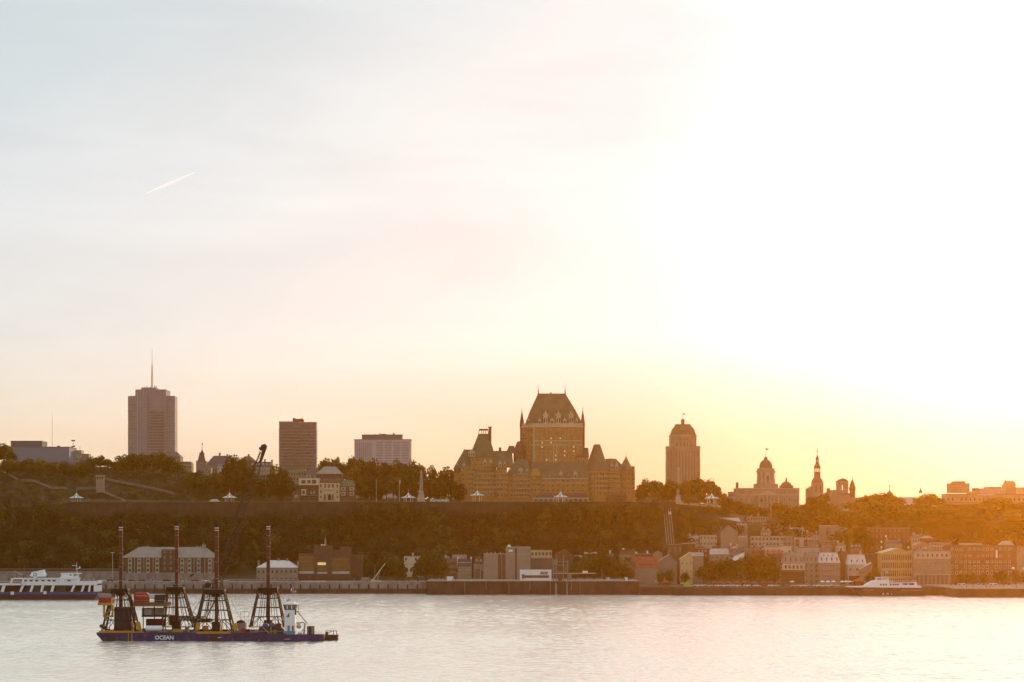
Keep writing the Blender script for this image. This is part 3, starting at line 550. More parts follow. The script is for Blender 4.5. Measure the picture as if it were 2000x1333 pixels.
t.part('dark_bay_backing', MB().box(x_(-40), x_(186), 26, 27, z(1157), z(1143.6)), 'brown_brick')  # brown sheet added so the open car-deck bays look dark
t.part('side_panel', MB().box(x_(143), x_(193), -.2, 1, z(1143), z(1135.5)).box(x_(48), x_(145), .2, 1.4, z(1141), z(1139)), 'paint_white')
ho = t.part('lounge', MB().box(x_(48), x_(150), 3, 37, z(1141), z(1131.5)), 'paint_white')
for u in (52, 63, 74, 86, 98, 108, 137): link('window', window_mesh(6, 3, 'bare', t.k), ho, (x_(u)*t.k, 3*t.k, z(1134.6)*t.k))
t.part('roof_deck', MB().box(x_(24), x_(152), 1, 39, z(1131.5), z(1130)), 'paint_white')
t.part('arch_frame', MB().slab([(x_(22),z(1142)),(x_(25),z(1142)),(x_(28),z(1131)),(x_(25),z(1131))], 0, 2).slab([(x_(44),z(1142)),(x_(48),z(1142)),(x_(51),z(1131)),(x_(47),z(1131))], 0, 2), 'paint_white')
fu = t.part('funnel', MB().slab([(x_(57.5),z(1126)),(x_(62),z(1118)),(x_(84),z(1113.6)),(x_(84.5),z(1119)),(x_(87),z(1123)),(x_(86),z(1127)),(x_(71),z(1127)),(x_(70),z(1131)),(x_(66),z(1131)),(x_(65),z(1127))], 12, 28), 'paint_white')
t.part('emblem', MB().tube((x_(68.4),11.5,z(1123)), (x_(68.4),11.98,z(1123)), 3.6, 16), 'logo_blue', fu)
t.part('emblem_bar', MB().box(x_(67.7), x_(69.1), 11.0, 11.48, z(1125.6), z(1120.6)).box(x_(66), x_(70.8), 10.9, 11.0, z(1122.6), z(1121.6)), 'paint_white', fu)
wh = t.part('wheelhouse', MB().box(x_(120), x_(143), 10, 30, z(1130), z(1121.5)).box(x_(118.5), x_(156), 9, 31, z(1121.5), z(1120)).box(x_(143), x_(151), 12, 28, z(1130), z(1121.5)), 'paint_white')
for u, w_ in ((138.5,3.4),(147,5)): link('window', window_mesh(w_, 2.4, 'bare', t.k), wh, (x_(u)*t.k, (10 if u < 143 else 12)*t.k, z(1123.8)*t.k))
t.part('stair_housing', MB().box(x_(120), x_(129), -.6, 3, z(1142), z(1127)), 'paint_white')
t.part('mast', MB().tube((x_(148.5),20,z(1120)), (x_(148),20,z(1099)), .7, 6, r2=.35).box(x_(139), x_(149), 19.6, 20.4, z(1106), z(1105)).box(x_(146), x_(155), 19.6, 20.4, z(1111.4), z(1110.4)).lathe(x_(154), 20, [(.4,z(1111)),(1.3,z(1110)),(1.3,z(1108)),(.3,z(1107))], 8), 'white')
t.part('crane_arm', MB().tube((x_(28),8,z(1115.5)), (x_(46),8,z(1124)), .6, 5), 'cream'); t.part('crane_post', MB().tube((x_(46),8,z(1131)), (x_(46),8,z(1123.5)), .8, 5), 'brown_brick')
rl = MB()
for u in range(20, 120, 8): rl.tube((x_(u),2,z(1130)), (x_(u),2,z(1127.3)), .14, 3)
rl.tube((x_(20),2,z(1127.3)), (x_(119),2,z(1127.3)), .16, 3)
t.part('railing', rl, 'grey_stone')
rl = MB()
for u in range(150, 194, 6): rl.tube((x_(u),1,z(1135.5)), (x_(u),1,z(1132.8)), .14, 3)
rl.tube((x_(150),1,z(1132.8)), (x_(192),1,z(1132.8)), .16, 3); t.part('railing', rl, 'white')
fz = H-(1130-1048)*1105/F
people([(u+(i*13 % 5), 1105+3+(i*7 % 8), fz) for i, u in enumerate(range(24, 118, 6)) if not 56 < u < 90] , 'on the upper deck of the ferry', 'passengers on the upper deck of the ferry')
people([(u, 1105+2+(u % 5), H-(1135.5-1048)*1105/F-.0) for u in (158, 164, 170, 178, 184, 189)], 'at the right-hand ferry rail', 'passengers at the ferry rail')

# ---- drill barge
t = T('drill_barge', 'dark blue drilling barge with four tall rust-red legs in lattice towers on the river', 'barge', 345, 1253, 668)
z = lambda y: 1253-y
x_ = lambda u: u-345
t.part('hull', MB().slab([(x_(204),-4),(x_(500),-4),(x_(508),z(1243)),(x_(508),z(1238)),(x_(470),z(1237)),(x_(188),z(1236)),(x_(189),z(1240))], 0, 118), 'hull_blue')
t.part('deck', MB().box(x_(190), x_(506), 1, 117, z(1236.4), z(1235.6)), 'brown_brick')
t.part('fender', MB().box(x_(193), x_(262), -.6, 2, z(1236.4), z(1232.6)).box(x_(262), x_(280), -.3, 1.2, z(1236), z(1234)), 'yellow'); t.part('fender', MB().box(x_(384), x_(450), -.6, 2, z(1238.2), z(1233.8)), 'yellow')
letters(t, 'OCEAN', x_(321), -.35, z(1249.3), 10.6, 'paint_white', bold=.25)
t.part('draft_mark', MB().box(x_(250), x_(251.6), -.4, -.1, -2, z(1237)), 'yellow'); t.part('draft_mark', MB().box(x_(256.5), x_(258.5), -.4, -.1, -2, z(1237)), 'yellow')
for i, u in enumerate((203, 232, 270, 290, 352, 372, 396, 440, 462, 486)): t.part('tyre_fender', MB().tube((x_(u),-1.5,z(1243+(i*3 % 3))), (x_(u),-.4,z(1243+(i*3 % 3))), 2.1, 12), 'tyre')
for (u, w_, y_) in ((226,5,1246),(281,7,1241),(366,4,1247),(405,6,1243),(452,5,1248),(472,3,1242),(245,3,1248)): t.part('rust_patch', MB().slab([(x_(u),z(y_)),(x_(u)+w_,z(y_-.6)),(x_(u)+w_*.9,z(y_+1.6)),(x_(u)+w_*.3,z(y_+3.4))], -.16, -.02), 'brown_roof')
rl = MB()
for i in range(26): rl.tube((x_(266+i*4.7),1.5,z(1236)), (x_(266+i*4.7),1.5,z(1231.5)), .16, 3)
rl.tube((x_(266),1.5,z(1231.5)), (x_(384),1.5,z(1231.5)), .18, 3).tube((x_(266),1.5,z(1233.7)), (x_(384),1.5,z(1233.7)), .14, 3)
t.part('railing', rl, 'ring_steel')
for a, b, c, d in ((250,1154,275,1180),(340,1153,398,1205),(400,1156,352,1205),(438,1156,470,1214),(507,1154,478,1212),(541,1154,556,1182)): t.part('cable', MB().tube((x_(a),20,z(b)), (x_(c),20,z(d)), .22, 3), 'dark_steel')
for u in (217, 418): t.part('moonpool_plate', MB().box(x_(u)-9, x_(u)+9, -.3, -.05, -1, z(1238.5)), 'hull_dark')
t.part('sign_mark', MB().box(x_(425), x_(432), -.35, -.08, z(1246), z(1245)), 'paint_white')
def tower(u, ytop, bl, br, tl, tr_, yb, yt, y0, dy, wheel=0):
    # spud leg tube with its lattice gantry; y0 = distance back from the near side
    ym = y0+dy/2; fx = 1+ym/F
    x_ = lambda q: (q-1000)*fx+1000-345
    lg = t.part('spud_leg', MB().tube((x_(u), ym, z(1250)), (x_(u), ym, z(ytop+8)), 3.8, 14), 'rust_red')
    t.part('leg_cap', MB().lathe(x_(u), ym, [(3.2,z(ytop+8)),(4.6,z(ytop+6)),(4.6,z(ytop+4)),(2.6,z(ytop+3)),(3.4,z(ytop)),(1,z(ytop-1))], 10), 'dark_steel', lg)
    t.part('number_band', MB().lathe(x_(u), ym, [(4.15,z(ytop+16)),(4.15,z(ytop+14.8))], 12).lathe(x_(u), ym, [(4.15,z(ytop+11)),(4.15,z(ytop+9.8))], 12), 'white', lg)
    t.part('number_plate', MB().box(x_(u)-3.2, x_(u)+3.2, ym-4.6, ym-3.4, z(ytop+14.4), z(ytop+11.4)), 'red_roof', lg)
    rg = MB(); yy = ytop+28; rs = random.Random(u)
    while yy < yt-4: rg.lathe(x_(u), ym, [(3.95,z(yy+.3)),(3.95,z(yy-.2))], 12); rg.box(x_(u)+3.2, x_(u)+4.3, ym-1, ym+1, z(yy-6), z(yy-7.5)); yy += rs.choice((22, 27, 33))
    t.part('ring', rg, 'ring_steel', lg)
    g = MB(); zb, zt = z(yb), z(yt); cs = [(bl,y0,tl,y0+dy*.25),(br,y0,tr_,y0+dy*.25),(br,y0+dy,tr_,y0+dy*.75),(bl,y0+dy,tl,y0+dy*.75)]
    at = lambda c, q: (x_(c[0]+(c[2]-c[0])*q), c[1]+(c[3]-c[1])*q, zb+(zt-zb)*q)
    mid = lambda j, f: [cs[j][i]*(1-f)+cs[(j+1) % 4][i]*f for i in range(4)]
    for c in cs: g.tube(at(c, 0), at(c, 1), 1.15, 5)
    lv = [0, .26, .5, .74, .9, 1.0]
    for q in lv:
        for j in range(4): g.tube(at(cs[j], q), at(cs[(j+1) % 4], q), .8, 4)
    for j in range(4):
        for f in (.22, .40, .60, .78): g.tube(at(mid(j, f), .24 if f in (.4, .6) else 0), at(mid(j, .5+(f-.5)*.9), 1), .75, 4)
        for f in (0, .5): g.tube(at(mid(j, f), 0), at(mid(j, f+.25), .26), .7, 4); g.tube(at(mid(j, f+.5), 0), at(mid(j, f+.25), .26), .7, 4)
        g.tube(at(cs[j], .74), at(mid(j, .5), 1), .6, 4); g.tube(at(cs[(j+1) % 4], .74), at(mid(j, .5), 1), .6, 4)
    t.part('lattice_tower', g, 'dark_steel')
    t.part('tower_head', MB().box(x_(tl)-1.5, x_(tr_)+1.5, y0+dy*.2, y0+dy*.8, z(yt+2.5), z(yt-1.6)).box(x_(u)-8.5, x_(u)+8.5, y0+dy*.3, y0+dy*.7, z(yt+13), z(yt+2.5)).box(x_(tl), x_(tr_), y0+dy*.25, y0+dy*.3, z(yt+7), z(yt+2.5)), 'dark_steel')
    t.part('jack_housing', MB().box(x_(u)-8, x_(u)+8, y0+dy*.3, y0+dy*.7, z(1236), z(1216)), 'black')
    rl = MB()
    for i in range(7): rl.tube((x_(tl-1+(tr_-tl+2)*i/6), y0+dy*.2, zt+1.6), (x_(tl-1+(tr_-tl+2)*i/6), y0+dy*.2, zt+5.5), .22, 3)
    rl.tube((x_(tl)-1, y0+dy*.2, zt+5.5), (x_(tr_)+1, y0+dy*.2, zt+5.5), .25, 3); t.part('railing', rl, 'dark_steel')
    t.part('ladder_rail', MB().tube((x_(br)+1.5, y0-1, zb), (x_(tr_)+1.5, y0+dy*.25-1, zt), .45, 4).tube((x_(br-7), y0-1, zb), (x_(tr_-5), y0+dy*.25-1, zt), .35, 4), 'brown_brick')
tower(236, 1020, 203, 270, 221, 250, 1234, 1152, 8, 44)
tower(423, 1021, 382, 456, 400, 438, 1233, 1154, 8, 44)
tower(345, 1018, 318, 380, 328, 358, 1229, 1151, 70, 40)
tower(524, 1018, 490, 556, 506, 541, 1229, 1152, 70, 40)
t.part('leg_casing', MB().box(x_(219), x_(253), 18, 44, z(1236), z(1187)), 'hull_dark')
t.part('stair_panel', MB().frus(x_(267), x_(276), 4, 7, z(1231), x_(264), x_(272), 4, 7, z(1215)), 'yellow'); t.part('stair_panel', MB().frus(x_(457), x_(464), 4, 7, z(1232), x_(454), x_(461), 4, 7, z(1218)), 'yellow'); t.part('stair_panel', MB().frus(x_(380), x_(388), 6, 9, z(1232), x_(382), x_(390), 6, 9, z(1217)), 'yellow')
ac = t.part('control_cabin', MB().box(x_(190), x_(215), 10, 40, z(1178), z(1168)), 'red')
t.part('cabin_roof', MB().box(x_(190.5), x_(215.5), 9, 41, z(1168), z(1161)), 'concrete', ac)
t.part('cabin_frame', MB().box(x_(189), x_(216), 8, 42, z(1183), z(1178)).box(x_(199), x_(202.5), 10, 13, z(1206), z(1183)).box(x_(216), x_(219), 10, 13, z(1206), z(1183)).box(x_(199), x_(219), 10, 13, z(1206), z(1203.5)).tube((x_(201),11.5,z(1203)), (x_(217),11.5,z(1187)), 1, 4), 'yellow', ac)
t.part('fender_wheel', MB().tube((x_(197),3,z(1223.5)), (x_(197),7,z(1223.5)), 3.6, 12).tube((x_(203),3,z(1227)), (x_(203),7,z(1227)), 3.6, 12), 'tyre')
# upper platform
t.part('upper_platform', MB().box(x_(255), x_(321), 20, 70, z(1185.5), z(1178.5)), 'brown_brick'); t.part('platform_edge', MB().box(x_(256), x_(321), 19.4, 19.97, z(1185.8), z(1184.2)), 'yellow')
for u in (258, 275, 297, 319): t.part('platform_post', MB().box(x_(u)-.8, x_(u)+.8, 22, 24, z(1236), z(1185.6)), 'dark_steel')
t.part('lower_platform', MB().box(x_(272), x_(321), 21, 70, z(1206.5), z(1203.5)), 'dark_steel')
t.part('railing', MB().tube((x_(256),20,z(1174)), (x_(320),20,z(1174)), .3, 3).tube((x_(275),20.5,z(1199)), (x_(320),20.5,z(1199)), .3, 3), 'ring_steel')
# things lying on the barge
def onbarge(name, label, cat, px, py, D, parts):
    q = T(name, label, cat, px, py, D)
    for nm, mb_, m_ in parts: q.part(nm, mb_, m_)
    return q
onbarge('equipment_container', 'bright red engine container with a white stripe on the upper platform of the barge', 'container', 275, 1178.2, 674, [('box', MB().box(-14, 13.5, 0, 18, 0, 17).frus(-14, 13.5, 0, 18, 17, -10, 11, 3, 15, 20), 'red'), ('stripe', MB().box(-11, 13, -.4, -.05, 13.4, 14.4), 'cream'), ('exhaust', MB().tube((5,8,19), (5,8,24), .8, 6), 'dark_steel')])
onbarge('equipment_box', 'small white equipment box beside the red container on the barge platform', 'box', 295.5, 1178.2, 675, [('box', MB().box(-6, 6, 4, 14, 9, 17), 'white'), ('frame', MB().box(-6, -5, 4, 14, 0, 9).box(5, 6, 4, 14, 0, 9).box(-6, 6, 4, 14, 8, 9), 'yellow')])
onbarge('steel_locker', 'dark corrugated locker at the right end of the upper barge platform', 'container', 311.5, 1178.2, 674, [('box', MB().box(-9, 9, 0, 16, 0, 16), 'black'), ('corner_post', MB().box(-9.5, -8.4, -.6, .4, 0, 16.5), 'dark_steel'), ('corner_post', MB().box(8.4, 9.5, -.6, .4, 0, 16.5), 'dark_steel')])
onbarge('site_office', 'grey site office unit under the upper platform of the barge', 'container', 298, 1203.3, 675, [('box', MB().box(-21, 23, 0, 20, 0, 15), 'grey_stone'), ('panel', MB().box(-16, -2, -.4, -.05, 2, 13), 'tin_roof'), ('panel', MB().box(2, 12, -.4, -.05, 2, 13), 'grey_concrete')])
onbarge('engine_unit', 'dark red engine unit on deck below the grey site office', 'machine', 303, 1233.5, 676, [('box', MB().box(-18, 14, 0, 16, 0, 24), 'rust_red'), ('grille', MB().box(-14, -2, -.5, -.05, 4, 20), 'black')])
onbarge('storage_tank', 'white horizontal tank lying on the barge deck above the hull lettering', 'tank', 299.5, 1237, 669, [('shell', MB().tube((-15.5,8,8.6), (15,8,8.6), 5.8, 14).tube((-16.6,8,8.6), (-15.5,8,8.6), 3.8, 12, r2=5.8), 'paint_white'), ('saddle', MB().box(-12, -9, 3, 13, 0, 5), 'grey_concrete'), ('saddle', MB().box(8, 11, 3, 13, 0, 5), 'grey_concrete'), ('pipe', MB().tube((13,6,13), (17.5,6,9), .7, 5), 'white')])
onbarge('red_container', 'narrow upright red container beside the crane house on the barge', 'container', 336, 1222, 692, [('box', MB().box(-6, 6, 0, 12, 0, 20), 'red'), ('door', MB().box(-4.6, 4.6, -.5, -.05, 1, 19), 'rust_red')])
onbarge('deck_winch', 'small yellow framed winch on the barge deck right of the white tank', 'winch', 344, 1236.5, 669, [('frame', MB().box(-8, 8, 4, 5, 0, 7).box(-8, 8, 12, 13, 0, 7).box(-8, -7, 4, 13, 5, 7).box(7, 8, 4, 13, 5, 7), 'yellow'), ('drum', MB().tube((0,5,3.6), (0,12,3.6), 3, 12), 'green_roof')])
onbarge('grey_cabin', 'low grey cabin with dark curved top between the two right-hand barge towers', 'cabin', 469, 1236, 676, [('wall', MB().box(-10, 10, 0, 16, 0, 19), 'grey_concrete'), ('roof', MB().lathe(0, 8, [(9,19),(7,22),(3,24),(.5,24.4)], 12), 'dark_steel')])
onbarge('hose_reel', 'coil of red hose on the barge deck beside the grey cabin', 'hose reel', 475, 1237, 669, [('reel', MB().tube((0,2,5), (0,9,5), 5, 12), 'red'), ('stand', MB().box(-5, 5, 1, 10, 0, 1.6), 'black')])
def clutter(px, py, w_, h_, m, D, lab):
    q = T('deck_crate', lab, 'crate', px, py, D); q.part('box', MB().box(-w_/2, w_/2, 0, w_*.8, 0, h_), m); q.part('lid', MB().box(-w_/2-.3, w_/2+.3, -.3, w_*.8+.3, h_, h_+.8), 'dark_steel')
clutter(362, 1236.2, 8, 3.4, 'brown_brick', 670, 'low brown crate on the barge deck right of the yellow winch'); clutter(374, 1236.2, 7, 4, 'hull_dark', 670, 'dark crate on the barge deck beside the second yellow fender'); clutter(322, 1236.2, 7, 4.4, 'grey_concrete', 670, 'grey crate between the white tank and the yellow winch'); clutter(401, 1233, 10, 9, 'yellow', 671, 'yellow crate at the foot of the third barge leg')
sc_ = MB()
for i in range(4):
    for j in range(5):
        xx, zz = -14+i*8, j*9
        if j < 4: sc_.tube((xx,0,zz), (xx,0,zz+9), .28, 3)
        if i < 3 and (i+j) < 6: sc_.tube((xx,0,zz), (xx+8,0,zz), .28, 3)
        if i < 2 and j < 3: sc_.tube((xx,0,zz), (xx+8,0,zz+9), .22, 3)
onbarge('scaffold_stairs', 'thin steel scaffold staircase left of the rightmost barge leg', 'scaffold', 484, 1231, 684, [('frame', sc_, 'dark_steel')])

rnd = random.Random(5)
for i, (u, D_, lab) in enumerate(((210,671,'grey drum at the foot of the leftmost barge leg'),(246,670,'brown crate right of the leftmost barge leg'),(282,672,'dark crate left of the white tank'),(352,671,'grey crate just right of the yellow winch'),(392,670,'dark drum before the third barge leg'),(412,670,'grey crate between the two yellow stairs'),(440,670,'brown crate right of the third barge leg'),(484,671,'dark crate right of the red hose reel'),(494,672,'grey drum near the right end of the barge deck'),(430,688,'red crate behind the third barge leg'),(365,690,'white crate under the crane house'))):
    w_, h_ = rnd.uniform(5, 9), rnd.uniform(3.5, 7.5); clutter(u, 1236.3 if D_ < 680 else 1230, w_, h_, ('grey_concrete','brown_brick','hull_dark','grey_stone','dark_steel','grey_concrete','brown_roof','black','grey_stone','rust_red','cloth_pale')[i], D_, lab)
# ---- crawler crane on the barge
t = T('crawler_crane', 'tall lattice boom crane standing on the barge, its boom leaning over the hillside', 'crane', 398, 1216, 692)
z = lambda y: 1216-y
x_ = lambda u: u-398
for yy in (-6, 14): t.part('track', MB().slab([(x_(374),0),(x_(410),0),(x_(413),3),(x_(410),7),(x_(374),7),(x_(371),3)], yy, yy+6), 'black')
t.part('machine_house', MB().box(x_(346), x_(398), -2, 18, z(1213), z(1203.5)), 'tin_roof'); t.part('counterweight', MB().box(x_(342), x_(352), -3, 19, z(1216), z(1209)), 'dark_steel')
cb = t.part('cab', MB().slab([(x_(384),z(1213)),(x_(395),z(1213)),(x_(394),z(1203)),(x_(386),z(1201))], -8, -2), 'tin_roof'); t.part('window', MB().box(x_(387), x_(393), -8.4, -8.02, z(1209), z(1203.5)), 'glass', cb)
ft = Vector((x_(401), 6, z(1208))); hd = Vector((x_(511), 6, z(884)))
ax = (hd-ft).normalized(); sd = Vector((ax.z, 0, -ax.x)); up = Vector((0, 1, 0))
bm = MB(); Lb = (hd-ft).length; n_ = 44
def rr_(q): return 7.2*min(1, .18+q*6)*min(1, .42+(1-q)*4.2)
def cp(q, a, b): r_ = rr_(q); return ft+ax*Lb*q+sd*r_*a+up*r_*b
for i in range(n_):
    q0, q1 = i/n_, (i+1)/n_
    for a, b in ((-1,-1),(1,-1),(1,1),(-1,1)): bm.tube(cp(q0,a,b), cp(q1,a,b), .72, 4)
    if i % 2:
        bm.tube(cp(q0,-1,-1), cp(q1,1,-1), .42, 3); bm.tube(cp(q0,1,1), cp(q1,-1,1), .42, 3); bm.tube(cp(q0,-1,1), cp(q1,-1,-1), .42, 3); bm.tube(cp(q0,1,-1), cp(q1,1,1), .42, 3)
    else:
        bm.tube(cp(q0,1,-1), cp(q1,-1,-1), .42, 3); bm.tube(cp(q0,-1,1), cp(q1,1,1), .42, 3); bm.tube(cp(q0,-1,-1), cp(q1,-1,1), .42, 3); bm.tube(cp(q0,1,1), cp(q1,1,-1), .42, 3)
boom = t.part('boom', bm, 'dark_steel')
t.part('boom_tip', MB().slab([(x_(505),z(904)),(x_(509),z(906)),(x_(519),z(878)),(x_(521),z(872)),(x_(517),z(867)),(x_(510),z(869)),(x_(508),z(874)),(x_(505),z(877)),(x_(508),z(880)),(x_(511),z(881))], 3.5, 8.5).tube((x_(515.5),2,z(872.5)), (x_(515.5),10,z(872.5)), 4.6, 12).tube((x_(507.5),3,z(876)), (x_(507.5),9,z(876)), 2.6, 10), 'black', boom)
t.part('warning_light', MB().ball((x_(498), 0, z(904)), 1.1), 'red', boom); t.part('warning_light', MB().ball((x_(494), 0, z(905)), .9), 'cream', boom)
ga = MB().tube((x_(384),6,z(1203)), (x_(376),6,z(1196)), .7, 4).tube((x_(362),6,z(1204)), (x_(376),6,z(1196)), .7, 4); t.part('gantry', ga, 'dark_steel')
for a in (-1, 1): t.part('pendant_line', MB().tube((x_(376),6+a*4,z(1196)), (x_(430),6+a*4,z(1112)), .3, 3).tube((x_(430),6+a*4,z(1112)), (x_(507),6+a*2,z(880)), .26, 3), 'dark_steel')
t.part('hoist_line', MB().tube((x_(513),2,z(873)), (x_(407),2,z(1138)), .24, 3), 'dark_steel'); t.part('hoist_line', MB().tube((x_(446),6,z(985)), (x_(377),6,z(1122)), .2, 3).tube((x_(452),6,z(985)), (x_(380),6,z(1122)), .2, 3), 'dark_steel')
t.part('hook_block', MB().slab([(x_(399),z(1150)),(x_(411),z(1148)),(x_(414),z(1140)),(x_(404),z(1138)),(x_(399),z(1143))], 0, 4).tube((x_(405),2,z(1150)), (x_(404),2,z(1155)), .8, 5), 'black'); t.part('hook_block', MB().slab([(x_(369),z(1127)),(x_(374),z(1127)),(x_(379),z(1122)),(x_(376),z(1121)),(x_(370),z(1124))], 4, 8), 'black')

# ---- tug with tall white wheelhouse tower
t = T('tugboat', 'dark blue workboat with a tall white wheelhouse tower moored at the end of the barge', 'tugboat', 566, 1253.5, 666)
z = lambda y: 1253.5-y
x_ = lambda u: u-566
t.part('hull', MB().prism([(x_(504),16),(x_(506),2),(x_(514),0),(x_(628),0),(x_(632),4),(x_(632),28),(x_(504),34)], -3, z(1240.5)).prism([(x_(503),18),(x_(505),1),(x_(514),-1),(x_(560),-.6),(x_(560),35),(x_(503),35)], z(1240.5), z(1238)), 'hull_blue')
t.part('deck', MB().box(x_(506), x_(630), 2, 28, z(1240.5), z(1240)), 'hull_dark')
letters(t, 'OCEAN', x_(561.5), -1.2, z(1250), 3.4, 'tin_roof', bold=.06)
t.part('deck_house', MB().slab([(x_(505),z(1240)),(x_(552),z(1240)),(x_(552),z(1230)),(x_(548),z(1225)),(x_(507),z(1225)),(x_(505),z(1227))], 3, 26), 'hull_dark')
for u in (517.5, 530.5): t.part('engine_dome', MB().ball((x_(u), 9, z(1223)), 6.4, n=14, sq=.95), 'blue')
t.part('engine_pod', MB().box(x_(537), x_(548), 5, 22, z(1225), z(1219)), 'rust_red'); t.part('vent_pipe', MB().tube((x_(543),8,z(1219)), (x_(543),8,z(1212)), .9, 6), 'dark_steel')
t.part('rub_rail', MB().box(x_(505), x_(552), 2.2, 2.97, z(1234), z(1233)), 'grey_concrete'); t.part('locker', MB().box(x_(533), x_(541), 1, 2.9, z(1239), z(1231)), 'green_roof')
t.part('yellow_davit', MB().box(x_(528), x_(530), 1, 2.4, z(1240), z(1225)), 'yellow'); t.part('gangway', MB().tube((x_(513),1,z(1225)), (x_(527),1,z(1239)), .5, 4), 'tin_roof')
wt = t.part('wheelhouse_tower', MB().box(x_(555), x_(575.5), 4, 24, z(1240), z(1192)), 'paint_white')
t.part('tower_base', MB().box(x_(553.5), x_(576), 2.6, 25, z(1240), z(1233)), 'teal', wt)
t.part('bridge', MB().frus(x_(555), x_(576), 3.5, 25, z(1192), x_(552.5), x_(579), 1, 27, z(1181.5)), 'dark_stone', wt)
for u in (560.6, 569.6): t.part('window', MB().frus(x_(u)-1, x_(u)+1, 2.7, 3.1, z(1190), x_(u)-1, x_(u)+1, .7, 1.1, z(1183)), 'paint_white', wt)
t.part('bridge_roof', MB().box(x_(552), x_(579.5), .6, 27.4, z(1181.5), z(1179.6)).frus(x_(556), x_(576), 5, 23, z(1179.6), x_(560), x_(573), 8, 20, z(1176.5)), 'paint_white', wt)
t.part('emblem', MB().slab([(x_(558.5),z(1205)),(x_(563),z(1207)),(x_(565),z(1204)),(x_(564.5),z(1197)),(x_(562),z(1201))][::1], 3.6, 3.97), 'dark_stone', wt)
dr = t.part('door', MB().box(x_(561), x_(565.8), 3.5, 3.97, z(1236), z(1222.5)), 'teal', wt); t.part('door_frame', MB().box(x_(559.8), x_(561), 3.3, 3.97, z(1236), z(1221.5)).box(x_(565.8), x_(567), 3.3, 3.97, z(1236), z(1221.5)).box(x_(561), x_(565.8), 3.3, 3.97, z(1222.5), z(1221.5)), 'white', dr)
t.part('doorway', MB().box(x_(570), x_(573), 3.7, 3.97, z(1233), z(1223)), 'hull_dark', wt)
ms = t.part('mast', MB().tube((x_(570.5),12,z(1176.5)), (x_(571.5),12,z(1146)), .7, 5, r2=.4).box(x_(567.5), x_(575), 11.6, 12.4, z(1157), z(1156.2)).lathe(x_(575.6), 12, [(.6,z(1158)),(1.5,z(1157)),(1.5,z(1155)),(.5,z(1154))], 8), 'cloth_pale')
t.part('flag', MB().box(x_(565), x_(567), 11.8, 12.1, z(1154.6), z(1150)).box(x_(569), x_(570.6), 11.8, 12.1, z(1154.6), z(1150)), 'red', ms); t.part('flag_centre', MB().box(x_(567), x_(569), 11.8, 12.1, z(1154.6), z(1150)), 'paint_white', ms)
t.part('radar', MB().tube((x_(562),12,z(1176.5)), (x_(562.5),12,z(1168)), .4, 4).box(x_(558.5), x_(565.5), 11.5, 12.5, z(1173), z(1172)).box(x_(557.4), x_(561), 11, 13, z(1175.5), z(1174)), 'dark_steel')
t.part('balcony', MB().box(x_(576), x_(583), 6, 20, z(1196), z(1195)).tube((x_(582.5),6,z(1196)), (x_(582.5),6,z(1182)), .45, 4).tube((x_(576),6,z(1182.5)), (x_(582.5),6,z(1182.5)), .45, 4).box(x_(574), x_(578), 5, 8, z(1202), z(1190)), 'rust_red', wt)
dc = t.part('deck_crane', MB().tube((x_(592),14,z(1240)), (x_(594),14,z(1218)), 1.8, 7), 'tin_roof')
t.part('crane_jib', MB().tube((x_(598),14,z(1218)), (x_(580),14,z(1197)), .9, 5).tube((x_(600),14,z(1221)), (x_(582),14,z(1198)), .6, 4).tube((x_(593),14,z(1217)), (x_(577),14,z(1218)), 1.1, 5), 'grey_stone', dc)
t.part('life_raft', MB().tube((x_(581),4,z(1236.5)), (x_(590),4,z(1236.5)), 2.6, 10), 'white'); t.part('white_cowl', MB().ball((x_(582), 14, z(1224)), 5.4, n=10), 'tin_roof'); t.part('pipework', MB().tube((x_(588),6,z(1240)), (x_(591),6,z(1229)), .8, 5).tube((x_(591),6,z(1229)), (x_(596),6,z(1233)), .8, 5), 'pale_stone')
t.part('hydraulic_box', MB().box(x_(599), x_(613), 4, 16, z(1240), z(1224)), 'black'); t.part('box_grille', MB().box(x_(600.5), x_(602), 3.4, 3.97, z(1239), z(1225)).box(x_(608), x_(612), 3.4, 3.97, z(1239), z(1225)), 'grey_stone')
t.part('railing', MB().tube((x_(613),2,z(1235)), (x_(628),2,z(1235)), .35, 4).tube((x_(622),2,z(1240)), (x_(622),2,z(1235)), .3, 4).tube((x_(628),2,z(1240)), (x_(628),2,z(1235)), .3, 4), 'dark_steel')
t = T('work_pontoon', 'low dark pontoon with a steel frame on deck, floating at the right of the workboat', 'pontoon', 643, 1251.5, 674)
t.part('hull', MB().prism([(-12,2),(-9,0),(15,0),(17,4),(17,22),(-12,22)], -2.5, 10.6), 'hull_dark')
t.part('deck_edge', MB().box(-12, 17.4, -.5, 0, 10, 11.4), 'brown_brick')
t.part('steel_frame', MB().box(-8, 15, 3, 4, 18, 19.2).box(13.8, 15, 3, 4, 10.6, 19).box(7.5, 8.7, 3, 4, 10.6, 19).box(-8, -6.8, 3, 4, 10.6, 17).tube((-8,3.5,11), (6,3.5,18.5), .7, 4), 'dark_steel'); t.part('winch', MB().tube((-5,3,14), (-5,10,14), 3, 10), 'rust_red')

